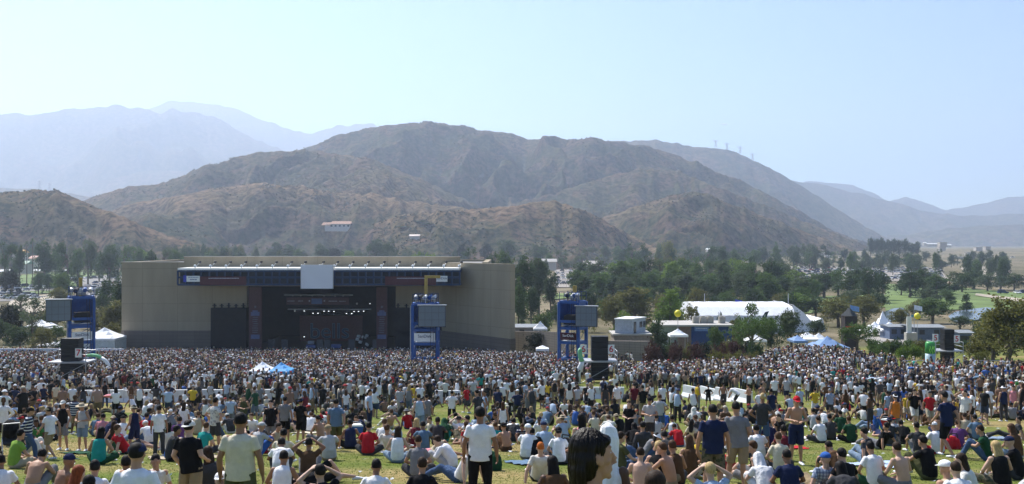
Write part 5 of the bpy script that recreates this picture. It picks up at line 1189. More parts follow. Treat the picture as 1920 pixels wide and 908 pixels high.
HT = {k: v['H'][2]+.13 for k, v in POSES.items()}
def frame(J):
    P_, W_, C_, N_, H_ = (V3(J[k]) for k in 'PWCNH'); up = (N_-C_).normalized(); S_ = []
    for s in (-1, 1): S_.append(C_+up*.098+V3((s*.160, 0, 0)))
    hip = [P_+V3((s*.095, 0, -.02)) for s in (-1, 1)]
    return P_, W_, C_, N_, H_, S_, [V3(q) for q in J['E']], [V3(q) for q in J['A']], hip, [V3(q) for q in J['K']], [V3(q) for q in J['F']]
X1 = (1, 0, 0)
def torso(m, J, d=0., hem=None, top=.9, tank=False):
    P_, W_, C_, N_, H_, S_, *_r = frame(J)
    u0 = (W_-P_).normalized(); up = (N_-C_).normalized()
    pts = [P_-u0*.04, P_+u0*.04, W_, C_, C_+up*.09, C_+up*.145, N_-up*.015]; rad = [(.150, .115), (.158, .118), (.136, .102), (.158, .116), (.158, .104), (.108, .078), (.060, .062)]
    if hem is not None: pts[0] = P_-u0*hem; rad[0] = (.178, .128); rad[1] = (.176, .126); rad[2] = (.162, .118)
    if tank: rad[5] = (.11, .075)
    m.loft(pts, [(a+d, b+d) for a, b in rad], X1, 20)
def foot_dir(K, Fa, P_, pose_knee):
    d = V3((Fa.x-K.x, Fa.y-K.y, 0)); 
    return d
def body_mb(J, fingers=True):
    m = MB(); P_, W_, C_, N_, H_, S_, E_, A_, hip, K_, F_ = frame(J); torso(m, J)
    up = (N_-C_).normalized(); hd = (H_-N_).normalized()
    m.loft([N_-up*.05, N_+hd*.02, H_-hd*.05], [(.062, .062), (.053, .056), (.055, .06)], X1, 12)
    q = Matrix.Rotation(-math.atan2(hd.y, hd.z)*.4, 3, 'X')
    fw = q @ V3((0, 1, 0)); uz = q @ V3((0, 0, 1)); rt = V3((1, 0, 0))
    m.ball(H_+uz*.015-fw*.008, (.077, .097, .108), q, 16, 12); m.ball(H_+fw*.035-uz*.055, (.058, .060, .070), q, 14, 10)
    m.loft([H_+fw*.088+uz*.018, H_+fw*.112-uz*.022, H_+fw*.085-uz*.034], [(.009, .008), (.017, .016), (.013, .01)], X1, 8)
    m.ball(H_+fw*.088-uz*.064, (.026, .012, .012), q, 8, 6); m.ball(H_+fw*.078-uz*.105, (.026, .02, .018), q, 8, 6); m.ball(H_+fw*.082+uz*.032, (.05, .014, .010), q, 10, 6)
    for s in (-1, 1): m.ball(H_+rt*s*.079-uz*.012-fw*.004, (.012, .02, .032), q, 8, 6)
    for i in (0, 1):
        s = -1 if i == 0 else 1
        m.ball(S_[i], (.062, .06, .062)); m.loft([S_[i], S_[i].lerp(E_[i], .5), E_[i]], [(.052, .052), (.048, .048), (.037, .037)], None, 12); m.ball(E_[i], .038)
        w = A_[i]; m.loft([E_[i], E_[i].lerp(w, .35), w], [(.037, .037), (.040, .038), (.026, .024)], None, 12)
        d = (w-E_[i]).normalized(); up_ = V3((0, 0, 1)); sd = d.cross(up_); sd = sd.normalized() if sd.length > .1 else V3((0, 1, 0)).cross(d).normalized()
        if abs(d.z) > .8: sd = V3((0, 1, 0)); sd = (sd-d*sd.dot(d)).normalized()
        nn = d.cross(sd); cur = nn*(1 if nn.dot(V3((-s, 0, -.3))) > 0 else -1)
        m.loft([w-d*.01, w+d*.045, w+d*.09], [(.026, .018), (.040, .017), (.040, .014)], sd, 10)
        for k in range(4):
            o = sd*(.031-.0205*k)*1.0; l = (.066, .075, .070, .055)[k]; b0 = w+d*.08+o
            p1 = b0+d*l*.5+cur*.008; p2 = p1+d*l*.38+cur*.028; m.loft([b0, p1, p2], [(.0088, .0088), (.0082, .0082), (.006, .006)], None, 6)
        t0 = w+d*.025+sd*.032; t1 = t0+d*.03+sd*.022+cur*.008; t2 = t1+d*.032+sd*.004+cur*.012; m.loft([t0, t1, t2], [(.012, .012), (.010, .010), (.008, .008)], None, 6)
        m.ball(hip[i], (.09, .095, .09)); m.loft([hip[i], hip[i].lerp(K_[i], .45), K_[i]], [(.088, .09), (.078, .08), (.054, .056)], None, 14); m.ball(K_[i], (.055, .056, .055))
        m.loft([K_[i], K_[i].lerp(F_[i], .3), F_[i].lerp(K_[i], .12), F_[i]], [(.052, .052), (.056, .058), (.034, .034), (.034, .036)], None, 12)
        fd = foot_d(J, i); m.loft([F_[i]-fd*.05-V3((0, 0, .03)), F_[i]+fd*.06-V3((0, 0, .045)), F_[i]+fd*.16-V3((0, 0, .06))], [(.034, .034), (.042, .03), (.038, .018)], fd.cross(V3((0, 0, 1))), 10)
    return m
def foot_d(J, i):
    K = V3(J['K'][i]); Fa = V3(J['F'][i]); P_ = V3(J['P'])
    if J is POSES['cross']: return V3((-1 if Fa.x < 0 else 1, .25, 0)).normalized()
    if J['P'][2] > .5: return V3((-.2 if i == 0 else .2, 1, 0)).normalized()
    d = V3((Fa.x-P_.x, Fa.y-P_.y, 0)); return (d.normalized()+V3((0, .4, 0))).normalized()
def shirt_mb(J, kind):
    m = MB(); P_, W_, C_, N_, H_, S_, E_, A_, hip, K_, F_ = frame(J); seated = J['P'][2] < .5
    torso(m, J, .014 if kind != 'tank' else .010, .02 if seated else .10, tank=kind == 'tank')
    if kind == 'dress': u = (W_-P_).normalized(); m.loft([P_-u*(.48 if not seated else .06), P_, W_], [(.25, .2) if not seated else (.2, .17), (.19, .14), (.15, .115)], X1, 20)
    if kind == 'hood': m.ball(V3(J['H'])+V3((0, -.02, .0)), (.115, .13, .15)); m.loft([C_, N_, V3(J['H'])], [(.19, .13), (.12, .12), (.11, .12)], X1, 16)
    for i in (0, 1):
        if kind == 'tank':
            m.loft([C_+V3(((-1, 1)[i]*.10, 0, .02)), S_[i].lerp(N_, .42)+V3((0, 0, .012))], [(.05, .09), (.025, .05)], X1, 10); continue
        m.ball(S_[i], (.066, .068, .064)); e = {'long': 1.0}.get(kind, .58); q = S_[i].lerp(E_[i], e)
        m.loft([S_[i]+(S_[i]-q)*.05, S_[i].lerp(q, .5), q], [(.062, .064), (.063, .064), (.064, .066) if kind != 'long' else (.05, .05)], None, 14)
        if kind == 'long': m.ball(E_[i], .05); m.loft([E_[i], E_[i].lerp(A_[i], .92)], [(.05, .05), (.037, .037)], None, 12)
    return m
def bottom_mb(J, kind):
    m = MB(); P_, W_, C_, N_, H_, S_, E_, A_, hip, K_, F_ = frame(J); u = (W_-P_).normalized()
    m.loft([P_-u*.09, P_, P_+u*.09], [(.165, .122), (.182, .132), (.165, .120)], X1, 18)
    for i in (0, 1):
        m.ball(hip[i], (.103, .108, .10))
        if kind == 'shorts': m.loft([hip[i], hip[i].lerp(K_[i], .5), hip[i].lerp(K_[i], .97)], [(.102, .104), (.098, .10), (.092, .094)], None, 14)
        else:
            m.loft([hip[i], hip[i].lerp(K_[i], .5), K_[i]], [(.102, .104), (.092, .094), (.074, .076)], None, 14); m.ball(K_[i], .074)
            m.loft([K_[i], K_[i].lerp(F_[i], .5), K_[i].lerp(F_[i], .97)], [(.074, .074), (.070, .070), (.070, .072)], None, 14)
    return m
def shoe_mb(J, which):
    m = MB()
    for i in (which,):
        Fa = V3(J['F'][i]); fd = foot_d(J, i); z = V3((0, 0, 1))
        m.loft([Fa-fd*.07-z*.045, Fa-z*.035, Fa+fd*.09-z*.048, Fa+fd*.19-z*.06], [(.036, .032), (.044, .044), (.048, .034), (.036, .020)], fd.cross(z), 12)
    return m
def ell(m, c, r, cut=None, n=16, k=10): m.ball(c, r, None, n, k)
def clip(mb, fn):
    mb.v = [fn(Vector(v)) for v in mb.v]; return mb
def hair_mb(kind):      # in head space, origin at the head centre, face towards +Y
    m = MB()
    if kind == 'short': m.ball((0, -.020, .034), (.084, .098, .104), n=18, k=12); clip(m, lambda v: (v.x, v.y, max(v.z, -.045 if v.y < -.0 else .045)) if True else v)
    elif kind == 'crop': m.ball((0, -.016, .026), (.080, .096, .103), n=18, k=12); clip(m, lambda v: (v.x, v.y, max(v.z, -.03 if v.y < -.01 else .05)))
    elif kind in ('long', 'longer'):
        L = .34 if kind == 'long' else .46
        m.ball((0, -.022, .034), (.091, .102, .106), n=18, k=12); clip(m, lambda v: (v.x, v.y, max(v.z, -.05 if v.y < -.0 else .05)))
        m.loft([(0, -.045, .03), (0, -.07, -.08), (0, -.095, -.2), (0, -.10, -L)], [(.088, .065), (.098, .055), (.105, .045), (.07, .02)], X1, 16)
    elif kind == 'pony':
        m.ball((0, -.018, .032), (.084, .098, .104), n=18, k=12); clip(m, lambda v: (v.x, v.y, max(v.z, -.04 if v.y < -.0 else .05)))
        m.loft([(0, -.09, .04), (0, -.14, .02), (0, -.15, -.1), (0, -.13, -.22)], [(.02, .02), (.03, .03), (.032, .03), (.01, .01)], X1, 10)
    return m
def hat_mb(kind):
    m = MB()
    if kind in ('cap', 'backcap'):
        s = 1 if kind == 'cap' else -1
        m.ball((0, -.004, .042), (.094, .110, .092), n=20, k=12); clip(m, lambda v: (v.x, v.y, max(v.z, .030)))
        m.loft([(0, s*.07, .040), (0, s*.14, .034), (0, s*.185, .024)], [(.078, .008), (.072, .007), (.03, .006)], X1, 14)
        m.ball((0, -.004, .134), .008)
    elif kind == 'bucket':
        m.ball((0, -.004, .045), (.096, .112, .090), n=20, k=12); clip(m, lambda v: (v.x, v.y, max(v.z, .03)))
        m.loft([(0, 0, .02), (0, 0, .05)], [(.150, .165), (.098, .114)], X1, 22)
    elif kind == 'straw':
        m.loft([(0, 0, .035), (0, 0, .11), (0, 0, .135)], [(.098, .114), (.088, .10), (.05, .06)], X1, 20); m.loft([(0, 0, .028), (0, 0, .040)], [(.215, .225), (.21, .22)], X1, 26)
    elif kind == 'beanie': m.ball((0, -.012, .03), (.092, .108, .112), n=20, k=12); clip(m, lambda v: (v.x, v.y, max(v.z, .0)))
    elif kind == 'towel':
        m.loft([(0, -.16, -.42), (0, -.13, -.25), (0, -.06, -.1), (0, -.02, .03), (0, -.01, .11), (0, 0, .15)], [(.12, .09), (.125, .10), (.108, .12), (.104, .125), (.07, .10), (.015, .02)], X1, 20)
    return m
_pm = {}
def pm(kind, pose=None, lod=0):
    k = (kind, pose, lod)
    if k in _pm: return _pm[k]
    J = POSES[pose] if pose else None; hi = lod == 0
    if kind == 'body': q = realize(body_mb(J), 'body', .0085 if hi else (.02 if lod == 1 else .03), 5200 if hi else (320 if lod == 1 else 70), 0, 1)
    elif kind in ('tee', 'tank', 'long', 'dress', 'hood'): q = realize(shirt_mb(J, kind), kind, .013 if hi else .03, 2600 if hi else (190 if lod == 1 else 44), .016 if hi else 0, 2)
    elif kind in ('shorts', 'trousers'): q = realize(bottom_mb(J, kind), kind, .013 if hi else .03, 2400 if hi else (160 if lod == 1 else 36), .014 if hi else 0, 2)
    elif kind in ('shoe0', 'shoe1'): q = realize(shoe_mb(J, int(kind[-1])), 'shoe', .008, 260, 0, 1)
    elif kind in ('short', 'crop', 'longhair', 'longer', 'pony'): q = realize(hair_mb('long' if kind == 'longhair' else kind), kind, .007 if hi else .02, 1400 if hi else (90 if lod == 1 else 22), .011 if hi else 0, 1)
    else: q = realize(hat_mb(kind), kind, .006 if hi else .02, (4000 if kind == 'towel' else 1200) if hi else (40 if lod == 1 else 22), .035 if (hi and kind == 'towel') else 0, 1)
    if kind == 'towel' and hi:
        n = len(q.vertices); co = np.empty(n*3, np.float32); q.vertices.foreach_get('co', co); co = co.reshape(-1, 3); a = np.arctan2(co[:, 0], co[:, 1]); lo = np.clip((.12-co[:, 2])*3, 0, 1.3)
        f = 1+lo*(.07*np.sin(a*7+co[:, 2]*6)+.05*np.sin(a*12+1+co[:, 2]*10)); co[:, 0] *= f; co[:, 1] *= f; q.vertices.foreach_set('co', co.ravel()); q.update()
    if hi: q.materials.append(white)
    _pm[k] = q; return q
SKIN = {}
def skin_m(n, c):
    m, nt, b = newmat('skin_'+n); b.inputs['Roughness'].default_value = .55; b.inputs['Subsurface Weight'].default_value = 0
    nt.links.new(ramp(nt, nz(nt, 6, 3), [(.3, tuple(x*.9 for x in c)), (.7, tuple(x*1.08 for x in c))]), b.inputs['Base Color']); SKIN[n] = m
for n, c in (('fair', (.52, .33, .24)), ('tan', (.42, .235, .15)), ('brown', (.27, .14, .085)), ('dark', (.10, .05, .03))): skin_m(n, c)
CC = {'white': (.78, .78, .80), 'off-white': (.66, .65, .60), 'cream': (.62, .56, .43), 'pale blue': (.40, .50, .64), 'light grey': (.45, .45, .46), 'grey': (.20, .20, .21), 'charcoal': (.05, .05, .055), 'black': (.012, .012, .014), 'navy': (.018, .026, .07), 'blue': (.04, .12, .40), 'slate blue': (.12, .19, .28), 'teal': (.02, .28, .25), 'green': (.05, .20, .06), 'dark green': (.02, .07, .035), 'lime': (.22, .36, .06), 'yellow': (.65, .45, .04), 'orange': (.62, .20, .04), 'red': (.45, .02, .03), 'maroon': (.14, .02, .03), 'pink': (.6, .25, .28), 'purple': (.15, .06, .2), 'khaki': (.30, .23, .14), 'beige': (.45, .38, .27), 'denim': (.06, .10, .19), 'light denim': (.20, .27, .36), 'brown': (.10, .055, .03), 'olive': (.08, .085, .04), 'camouflage': (.12, .11, .08), 'blue plaid': (.25, .3, .4), 'navy striped': (.1, .12, .2)}
def cm(n):
    if n == 'navy striped': return cloth(n, CC['navy'], 'stripe', (.7, .7, .7))
    if n == 'blue plaid': return cloth(n, (.45, .52, .62), 'plaid', (.05, .08, .18))
    if n == 'white patterned': return cloth(n, CC['off-white'], 'spots', (.3, .3, .3))
    if n == 'camouflage': return cloth(n, (.14, .12, .08), 'spots', (.05, .06, .035))
    return cloth(n+' cloth', CC[n])
def hair_m(n, c):
    if 'h_'+n in _mc: return _mc['h_'+n]
    m, nt, b = newmat(n+'_hair'); b.inputs['Roughness'].default_value = .65; b.inputs['Specular IOR Level'].default_value = .15
    f = nz(nt, 60, 3, stretch=(1, 1, .15)); nt.links.new(ramp(nt, f, [(.3, tuple(x*.6 for x in c)), (.7, tuple(x*1.5 for x in c))]), b.inputs['Base Color']); bump(nt, b, f, .004)
    _mc['h_'+n] = m; return m
HC = {'black': (.010, .008, .008), 'dark brown': (.028, .016, .010), 'brown': (.07, .035, .018), 'blond': (.42, .30, .14), 'grey': (.25, .25, .25), 'red': (.20, .045, .015), 'orange': (.45, .12, .02)}
POSEW = {'stand': 'standing', 'weight': 'standing at ease', 'hips': 'hands on hips', 'front': 'hands held in front', 'brow': 'one hand at brow', 'walk': 'walking', 'bend': 'bending forward', 'cross': 'sitting cross-legged', 'knees': 'hugging knees', 'lean': 'sitting leaning back', 'hunch': 'sitting hunched over', 'side': 'sitting sideways', 'hands': 'sitting, hands at head', 'lie': 'lying back'}
_labels = {}
PEOPLE = []
def head_rot(J):
    hd = (V3(J['H'])-V3(J['N'])).normalized(); return -math.atan2(hd.y, hd.z)*.4
def person(px, pose, top='tee', tc='white', bot='shorts', bc='khaki', hair='short', hc='black', hat=None, hatc='black', skin='tan', rz=0, foot=None, ytop=None, Y=None, w=1.0, h=None, label=None, group='people spread over the lawn', shoes='white'):
    J = POSES[pose]; sit = pose in SEAT
    if Y is None: Y = solveY(px, foot) if foot is not None else solveY(px, ytop, HT[pose]*(h or 1), 12, 110)
    b = GP(px, Y)
    if h is None: h = min(1.10, max(.82, ((CY-ytop)/F*Y-b.z)/(HT[pose]+(.03 if hat else 0)))) if (ytop is not None and not sit) else 1.0
    o = link('person', pm('body', pose)); objmats(o, [SKIN[skin]]); o.location = (b.x, b.y, b.z-.01); o.rotation_euler = (0, 0, R(rz)); o.scale = (h*w, h*w, h)
    if top: s = link({'tee': 't_shirt', 'tank': 'tank_top', 'long': 'long_sleeved_shirt', 'dress': 'dress', 'hood': 'hooded_top'}[top], pm(top, pose), o); objmats(s, [cm(tc)])
    s = link(bot, pm(bot, pose), o); objmats(s, [cm(bc)])
    for sh_ in ('shoe0', 'shoe1'): s = link('shoe', pm(sh_, pose), o); objmats(s, [cm(shoes)])
    H = V3(J['H']); hr = head_rot(J)
    if hair: s = link('hair', pm(hair), o); objmats(s, [hair_m(hc, HC[hc])]); s.location = H; s.rotation_euler = (hr, 0, 0)
    if hat: s = link({'cap': 'cap', 'backcap': 'cap', 'bucket': 'bucket_hat', 'straw': 'straw_hat', 'beanie': 'beanie', 'towel': 'head_towel'}[hat], pm(hat), o); objmats(s, [cm(hatc)]); s.location = H; s.rotation_euler = (hr, 0, 0)
    tw = (tc+' '+{'tee': 't-shirt', 'tank': 'tank top', 'long': 'long sleeves', 'dress': 'dress', 'hood': 'hooded top'}[top]) if top else 'shirtless'
    hw = (f'{hatc} {({"backcap": "cap turned backwards", "towel": "towel over head"}).get(hat, hat if hat != "straw" else "wide hat")}') if hat else {'short': f'{hc} hair', 'crop': f'cropped {hc} hair', 'longhair': f'long {hc} hair', 'longer': f'very long {hc} hair', 'pony': f'{hc} ponytail', None: 'bare head'}[hair]
    base = f'{"person in " if top else "person "}{tw}{"" if top == "dress" else (" and " if top else " in ")+bc+" "+bot}, {hw}, {POSEW[pose]}'
    lab = label or base
    if lab in _labels and not label:
        face = 'facing the camera' if 110 < (rz % 360) < 250 else 'turned left' if 20 < (rz % 360) < 160 else 'turned right' if 200 < (rz % 360) < 340 else None
        zone = ['at far left', 'left of the stage', 'below the left stage wing', 'below the open stage', 'below the middle tower', 'left of centre tube', 'below the marquee', 'right of centre', 'towards the right', 'at far right'][min(9, int(px//192))]
        lab = base+', '+zone
    _labels[lab] = _labels.get(lab, 0)+1
    tag(o, lab, 'person', group); PEOPLE.append((b.x, b.y, pose)); return o

def A(px, pose, **k): return person(px, pose, **k)
# ---- standing people placed from the photograph
A(255, 'stand', tc='white', bc='black', hat='cap', hatc='navy', Y=10.2, ytop=825, w=1.13, label='broad person in white polo shirt and navy cap seen from behind, bottom left', skin='tan')
A(355, 'weight', tc='black', bc='khaki', hat='backcap', hatc='off-white', Y=15.8, ytop=784, w=1.1, rz=-12, label='heavy person in black t-shirt and off-white cap seen from behind', skin='fair')
A(450, 'stand', tc='cream', bc='olive', hair='crop', hc='black', Y=13.7, ytop=772, w=1.1, label='broad person in cream t-shirt and dark shorts seen from behind', skin='brown')
A(900, 'stand', tc='white', bot='trousers', bc='black', Y=17, ytop=762, w=1.08, label='person in loose white shirt and black trousers standing with back turned', skin='brown')
A(1337, 'stand', tc='navy', bc='camouflage', hair='crop', Y=18.5, ytop=757, w=1.1, label='broad person in navy t-shirt and camouflage shorts beside the grey t-shirt', skin='tan')
A(1382, 'weight', tc='grey', bc='khaki', hair='crop', Y=20, ytop=752, w=1.05, rz=-10, label='person in grey t-shirt and khaki shorts right of the broad navy one', skin='tan')
A(1493, 'front', top=None, bc='navy', hair=None, hat='cap', hatc='red', foot=870, ytop=739, rz=175, skin='tan', label='shirtless person in bright red cap and navy shorts facing the camera')
A(1775, 'walk', tc='navy', bc='black', foot=857, ytop=734, rz=25, label='person in navy t-shirt and black shorts standing alone on the right lawn', skin='tan')
A(52, 'walk', top='long', tc='navy striped', bot='trousers', bc='denim', hat='cap', hatc='black', foot=865, ytop=762, rz=-70, label='person in navy and white striped shirt and jeans, black cap, at far left')
A(94, 'walk', tc='white', bc='khaki', hat='cap', hatc='beige', foot=860, ytop=767, rz=70, label='person in white t-shirt, khaki shorts and beige cap next to the striped shirt')
A(118, 'weight', top='tank', tc='black', bc='grey', hat='cap', hatc='off-white', foot=843, ytop=748, rz=178, label='person in black tank top and grey shorts facing camera, pale cap, far left')
A(155, 'front', top='tank', tc='light grey', bc='light denim', hat='straw', hatc='beige', foot=845, ytop=753, rz=172, skin='tan', label='person in grey tank top and pale denim shorts under a wide straw hat')
A(252, 'weight', top='tank', tc='navy', bc='navy', hat='bucket', hatc='beige', foot=848, ytop=758, rz=60, skin='tan', label='person in navy sleeveless top and beige bucket hat turned left')
A(298, 'stand', tc='white', bot='trousers', bc='charcoal', foot=855, ytop=760, rz=15, label='slim person in white t-shirt and charcoal trousers behind the white polo', skin='brown')
A(345, 'stand', top='dress', tc='white', bc='white', hair='longhair', hc='dark brown', foot=830, ytop=757, w=.9, label='person in long white dress, dark hair, behind the black t-shirt')
A(403, 'hips', tc='white patterned', bc='charcoal', foot=845, ytop=745, rz=-30, label='person in white patterned shirt and charcoal shorts left of the cream t-shirt')
A(432, 'stand', tc='pale blue', bc='grey', foot=805, ytop=742, label='person in pale blue t-shirt just above the cream t-shirt', rz=10)
A(457, 'front', top='tank', tc='olive', bot='trousers', bc='charcoal', foot=808, ytop=740, rz=190, label='person in olive vest and dark trousers facing the camera')
A(508, 'stand', tc='black', bot='trousers', bc='grey', foot=843, ytop=749, rz=180, skin='fair', label='person in black t-shirt and grey trousers facing the camera, left of centre')
A(534, 'stand', tc='grey', bc='black', foot=830, ytop=743, rz=0, label='person in grey t-shirt and black shorts beside the one facing the camera')
A(564, 'weight', tc='black', bc='black', foot=830, ytop=745, w=1.12, rz=-20, hat='backcap', hatc='navy', label='stout person all in black with navy cap, below the open stage')
A(630, 'walk', tc='slate blue', bc='olive', foot=845, ytop=748, w=1.08, rz=10, label='person in slate blue t-shirt and olive shorts, below the centre screen')
A(468, 'stand', tc='green', bc='khaki', foot=776, ytop=722, rz=90, label='person in green t-shirt standing by the white barrier row')
A(649, 'stand', tc='white', bot='trousers', bc='denim', hair='longhair', hc='brown', foot=785, ytop=730, w=.9, label='person in white top and jeans with long brown hair, below the stage')
A(689, 'front', tc='white', bot='trousers', bc='olive', foot=792, ytop=735, rz=-60, label='person in white t-shirt and olive trousers turned right, below the stage')
A(750, 'walk', tc='light grey', bot='trousers', bc='beige', foot=780, ytop=724, rz=190, label='person in light grey t-shirt and beige trousers walking towards camera')
A(777, 'stand', tc='yellow', bc='khaki', foot=770, ytop=718, hat='bucket', hatc='beige', label='person in yellow t-shirt and bucket hat, left of the middle tower')
A(800, 'stand', tc='grey', bot='trousers', bc='grey', foot=810, ytop=739, label='person in grey from head to foot below the middle tower')
A(847, 'hips', tc='white', bot='trousers', bc='black', foot=797, ytop=732, label='person in white t-shirt with black trousers, hands on hips, left of centre')
A(875, 'walk', tc='red', bc='charcoal', foot=775, ytop=722, rz=60, label='person in red t-shirt walking left by the middle barrier pair')
A(943, 'stand', top='tank', tc='white', bot='trousers', bc='black', hair='longhair', hc='brown', foot=828, ytop=753, w=.9, label='person in white tank top and black leggings right of the big white shirt')
A(992, 'stand', tc='grey', bc='grey', foot=784, ytop=718, label='person in grey standing left of the centre barrier panels', hair='crop')
A(1082, 'stand', top='long', tc='white', bot='trousers', bc='off-white', foot=765, ytop=715, hat='cap', hatc='white', label='person all in white standing in front of the inflatable tube')
A(1135, 'stand', top='dress', tc='charcoal', bc='charcoal', hair='longhair', foot=772, ytop=720, w=.95, label='person in charcoal dress before the white slanting panels')
A(1157, 'weight', tc='white', bc='beige', foot=775, ytop=718, label='person in white t-shirt and beige shorts right of the charcoal dress', rz=15)
A(1180, 'front', top='dress', tc='black', bc='black', hair='longer', hc='brown', foot=840, ytop=750, w=.9, rz=160, skin='fair', label='person in short black dress with very long brown hair, right of centre')
A(1218, 'front', tc='light grey', bc='charcoal', foot=835, ytop=742, rz=170, hat='cap', hatc='black', label='person in light grey t-shirt facing camera, holding a phone')
A(1205, 'stand', tc='black', bc='khaki', foot=786, ytop=722, label='person in black t-shirt and khaki shorts by the right centre panels')
A(1190, 'stand', tc='maroon', bc='charcoal', foot=778, ytop=718, label='person in maroon t-shirt by the right centre panels')
A(1242, 'stand', tc='white', bc='navy', foot=776, ytop=717, hat='cap', hatc='grey', label='person in white t-shirt and navy shorts with a dark bag, right of centre')
A(1262, 'stand', tc='pale blue', bc='navy', foot=776, ytop=716, label='person in pale blue t-shirt beside the white t-shirt and navy shorts')
A(1308, 'stand', top='tank', tc='yellow', bot='trousers', bc='grey', foot=768, ytop=717, rz=-60, label='person in yellow vest before the bright white panels')
A(1328, 'hips', tc='black', bc='charcoal', foot=764, ytop=723, label='person in black t-shirt, hands on hips, before the bright white panels')
A(1356, 'weight', top=None, bc='charcoal', foot=768, ytop=717, skin='brown', label='shirtless person in charcoal shorts before the bright white panels', rz=-20)
A(1380, 'bend', tc='white', bc='charcoal', foot=764, rz=60, label='person in white t-shirt bending forward over the bright white panels')
A(1404, 'front', top=None, bot='trousers', bc='charcoal', foot=770, ytop=720, skin='tan', rz=40, label='shirtless person in long charcoal trousers at the end of the bright panels')
A(1428, 'weight', top=None, bc='dark green', foot=768, ytop=718, skin='tan', rz=20, label='shirtless person in dark green shorts right of the bright panels')
A(1452, 'stand', tc='white', bc='charcoal', foot=757, ytop=703, label='person in white t-shirt before the greyish panels, right of the shirtless pair')
A(1475, 'walk', tc='light grey', bc='navy', foot=756, ytop=704, label='person in light grey t-shirt walking before the greyish panels')
A(1500, 'front', tc='pale blue', bot='trousers', bc='light grey', foot=778, ytop=724, label='person in pale blue shirt just beyond the red cap', hat='bucket', hatc='white')
A(1528, 'hips', tc='yellow', bc='white', foot=782, ytop=727, label='person in bright yellow t-shirt and white shorts, hands on hips')
A(1556, 'stand', tc='blue plaid', bc='charcoal', foot=785, ytop=728, w=1.08, label='stout person in blue plaid shirt right of the yellow t-shirt', hair='crop', hc='grey')
A(1586, 'weight', top='tank', tc='brown', bc='black', hair='longhair', hc='brown', foot=782, ytop=730, w=.92, label='person in brown tank top and black shorts with long hair')
A(1611, 'walk', top='tank', tc='maroon', bot='trousers', bc='denim', foot=785, ytop=736, rz=60, w=.92, label='person in maroon tank top and jeans walking, right of centre')
A(1633, 'front', tc='off-white', bc='khaki', foot=790, ytop=737, rz=180, label='person in off-white t-shirt and khaki shorts facing the camera at right')
A(1664, 'stand', tc='pale blue', bot='trousers', bc='light denim', foot=790, ytop=733, rz=30, label='person in pale blue shirt and pale jeans behind the orange-backed one')
A(1679, 'stand', top='tank', tc='orange', bot='trousers', bc='grey', hair='short', foot=824, ytop=737, hat='backcap', hatc='white', w=.95, label='person in orange tank top and grey trousers with white cap')
A(1700, 'walk', tc='yellow', bc='beige', foot=790, ytop=737, rz=150, label='person in yellow t-shirt and beige shorts behind the black t-shirt')
A(1714, 'walk', tc='black', bc='off-white', foot=800, ytop=729, rz=180, label='person in black t-shirt and off-white shorts walking towards the camera', skin='fair')
A(1743, 'walk', tc='red', bc='beige', foot=802, ytop=733, rz=175, label='person in red t-shirt and beige shorts walking towards the camera')
A(1802, 'bend', tc='black', bc='navy', foot=768, rz=-160, hat='cap', hatc='white', label='person in black with white cap bending forward at right')
A(1882, 'stand', top='tank', tc='navy', bot='trousers', bc='charcoal', foot=790, ytop=722, hat='bucket', hatc='white', label='person in navy vest over white with white bucket hat at far right')
A(1900, 'walk', top='tank', tc='pink', bc='denim', foot=785, ytop=722, rz=150, label='person in pink tank top and denim shorts at far right')
A(1911, 'stand', tc='green', bc='charcoal', foot=760, ytop=706, label='person in green t-shirt at the far right edge')
A(30, 'stand', tc='black', bot='trousers', bc='charcoal', foot=772, ytop=718, label='person in black at far left before the packed crowd', w=1.05)
A(46, 'stand', tc='light grey', bc='grey', foot=770, ytop=718, label='person in light grey at far left before the packed crowd')
A(6, 'walk', tc='black', bot='trousers', bc='dark green', foot=778, ytop=722, label='person in black and green at the very left edge', rz=30)
A(82, 'weight', tc='navy', bot='trousers', bc='black', foot=768, ytop=720, label='person in navy with black trousers left of the red parasol')
A(105, 'stand', tc='cream', bc='khaki', foot=768, ytop=718, label='person in cream t-shirt before the packed crowd, far left')
A(147, 'walk', tc='charcoal', bot='trousers', bc='grey', foot=770, ytop=716, label='person in charcoal walking before the white barrier row', rz=-60)
# near heads at the bottom edge
A(1140, 'stand', top='tank', tc='white', bot='trousers', bc='black', hair='short', hat='towel', hatc='white', w=.78, Y=7.8, ytop=791, skin='dark', rz=-20, label='person with a white towel draped over the head behind the dark bob')
A(1228, 'stand', tc='black', bc='black', hair='longhair', hc='dark brown', Y=7.4, ytop=880, h=.80, rz=-25, skin='tan', label='top of a long dark-haired head at the bottom edge right of the bob', w=1.1)
A(1090, 'stand', top='tank', tc='pink', bc='denim', hair='longer', hc='black', Y=19.5, ytop=775, w=.95, rz=15, skin='fair', label='person with very long straight black hair behind the dark bob')
A(1940, 'stand', tc='grey', bc='grey', hair='short', hc='grey', hat='beanie', hatc='light grey', Y=4.6, ytop=878, label='grey knitted beanie cut off in the bottom right corner', h=.82)
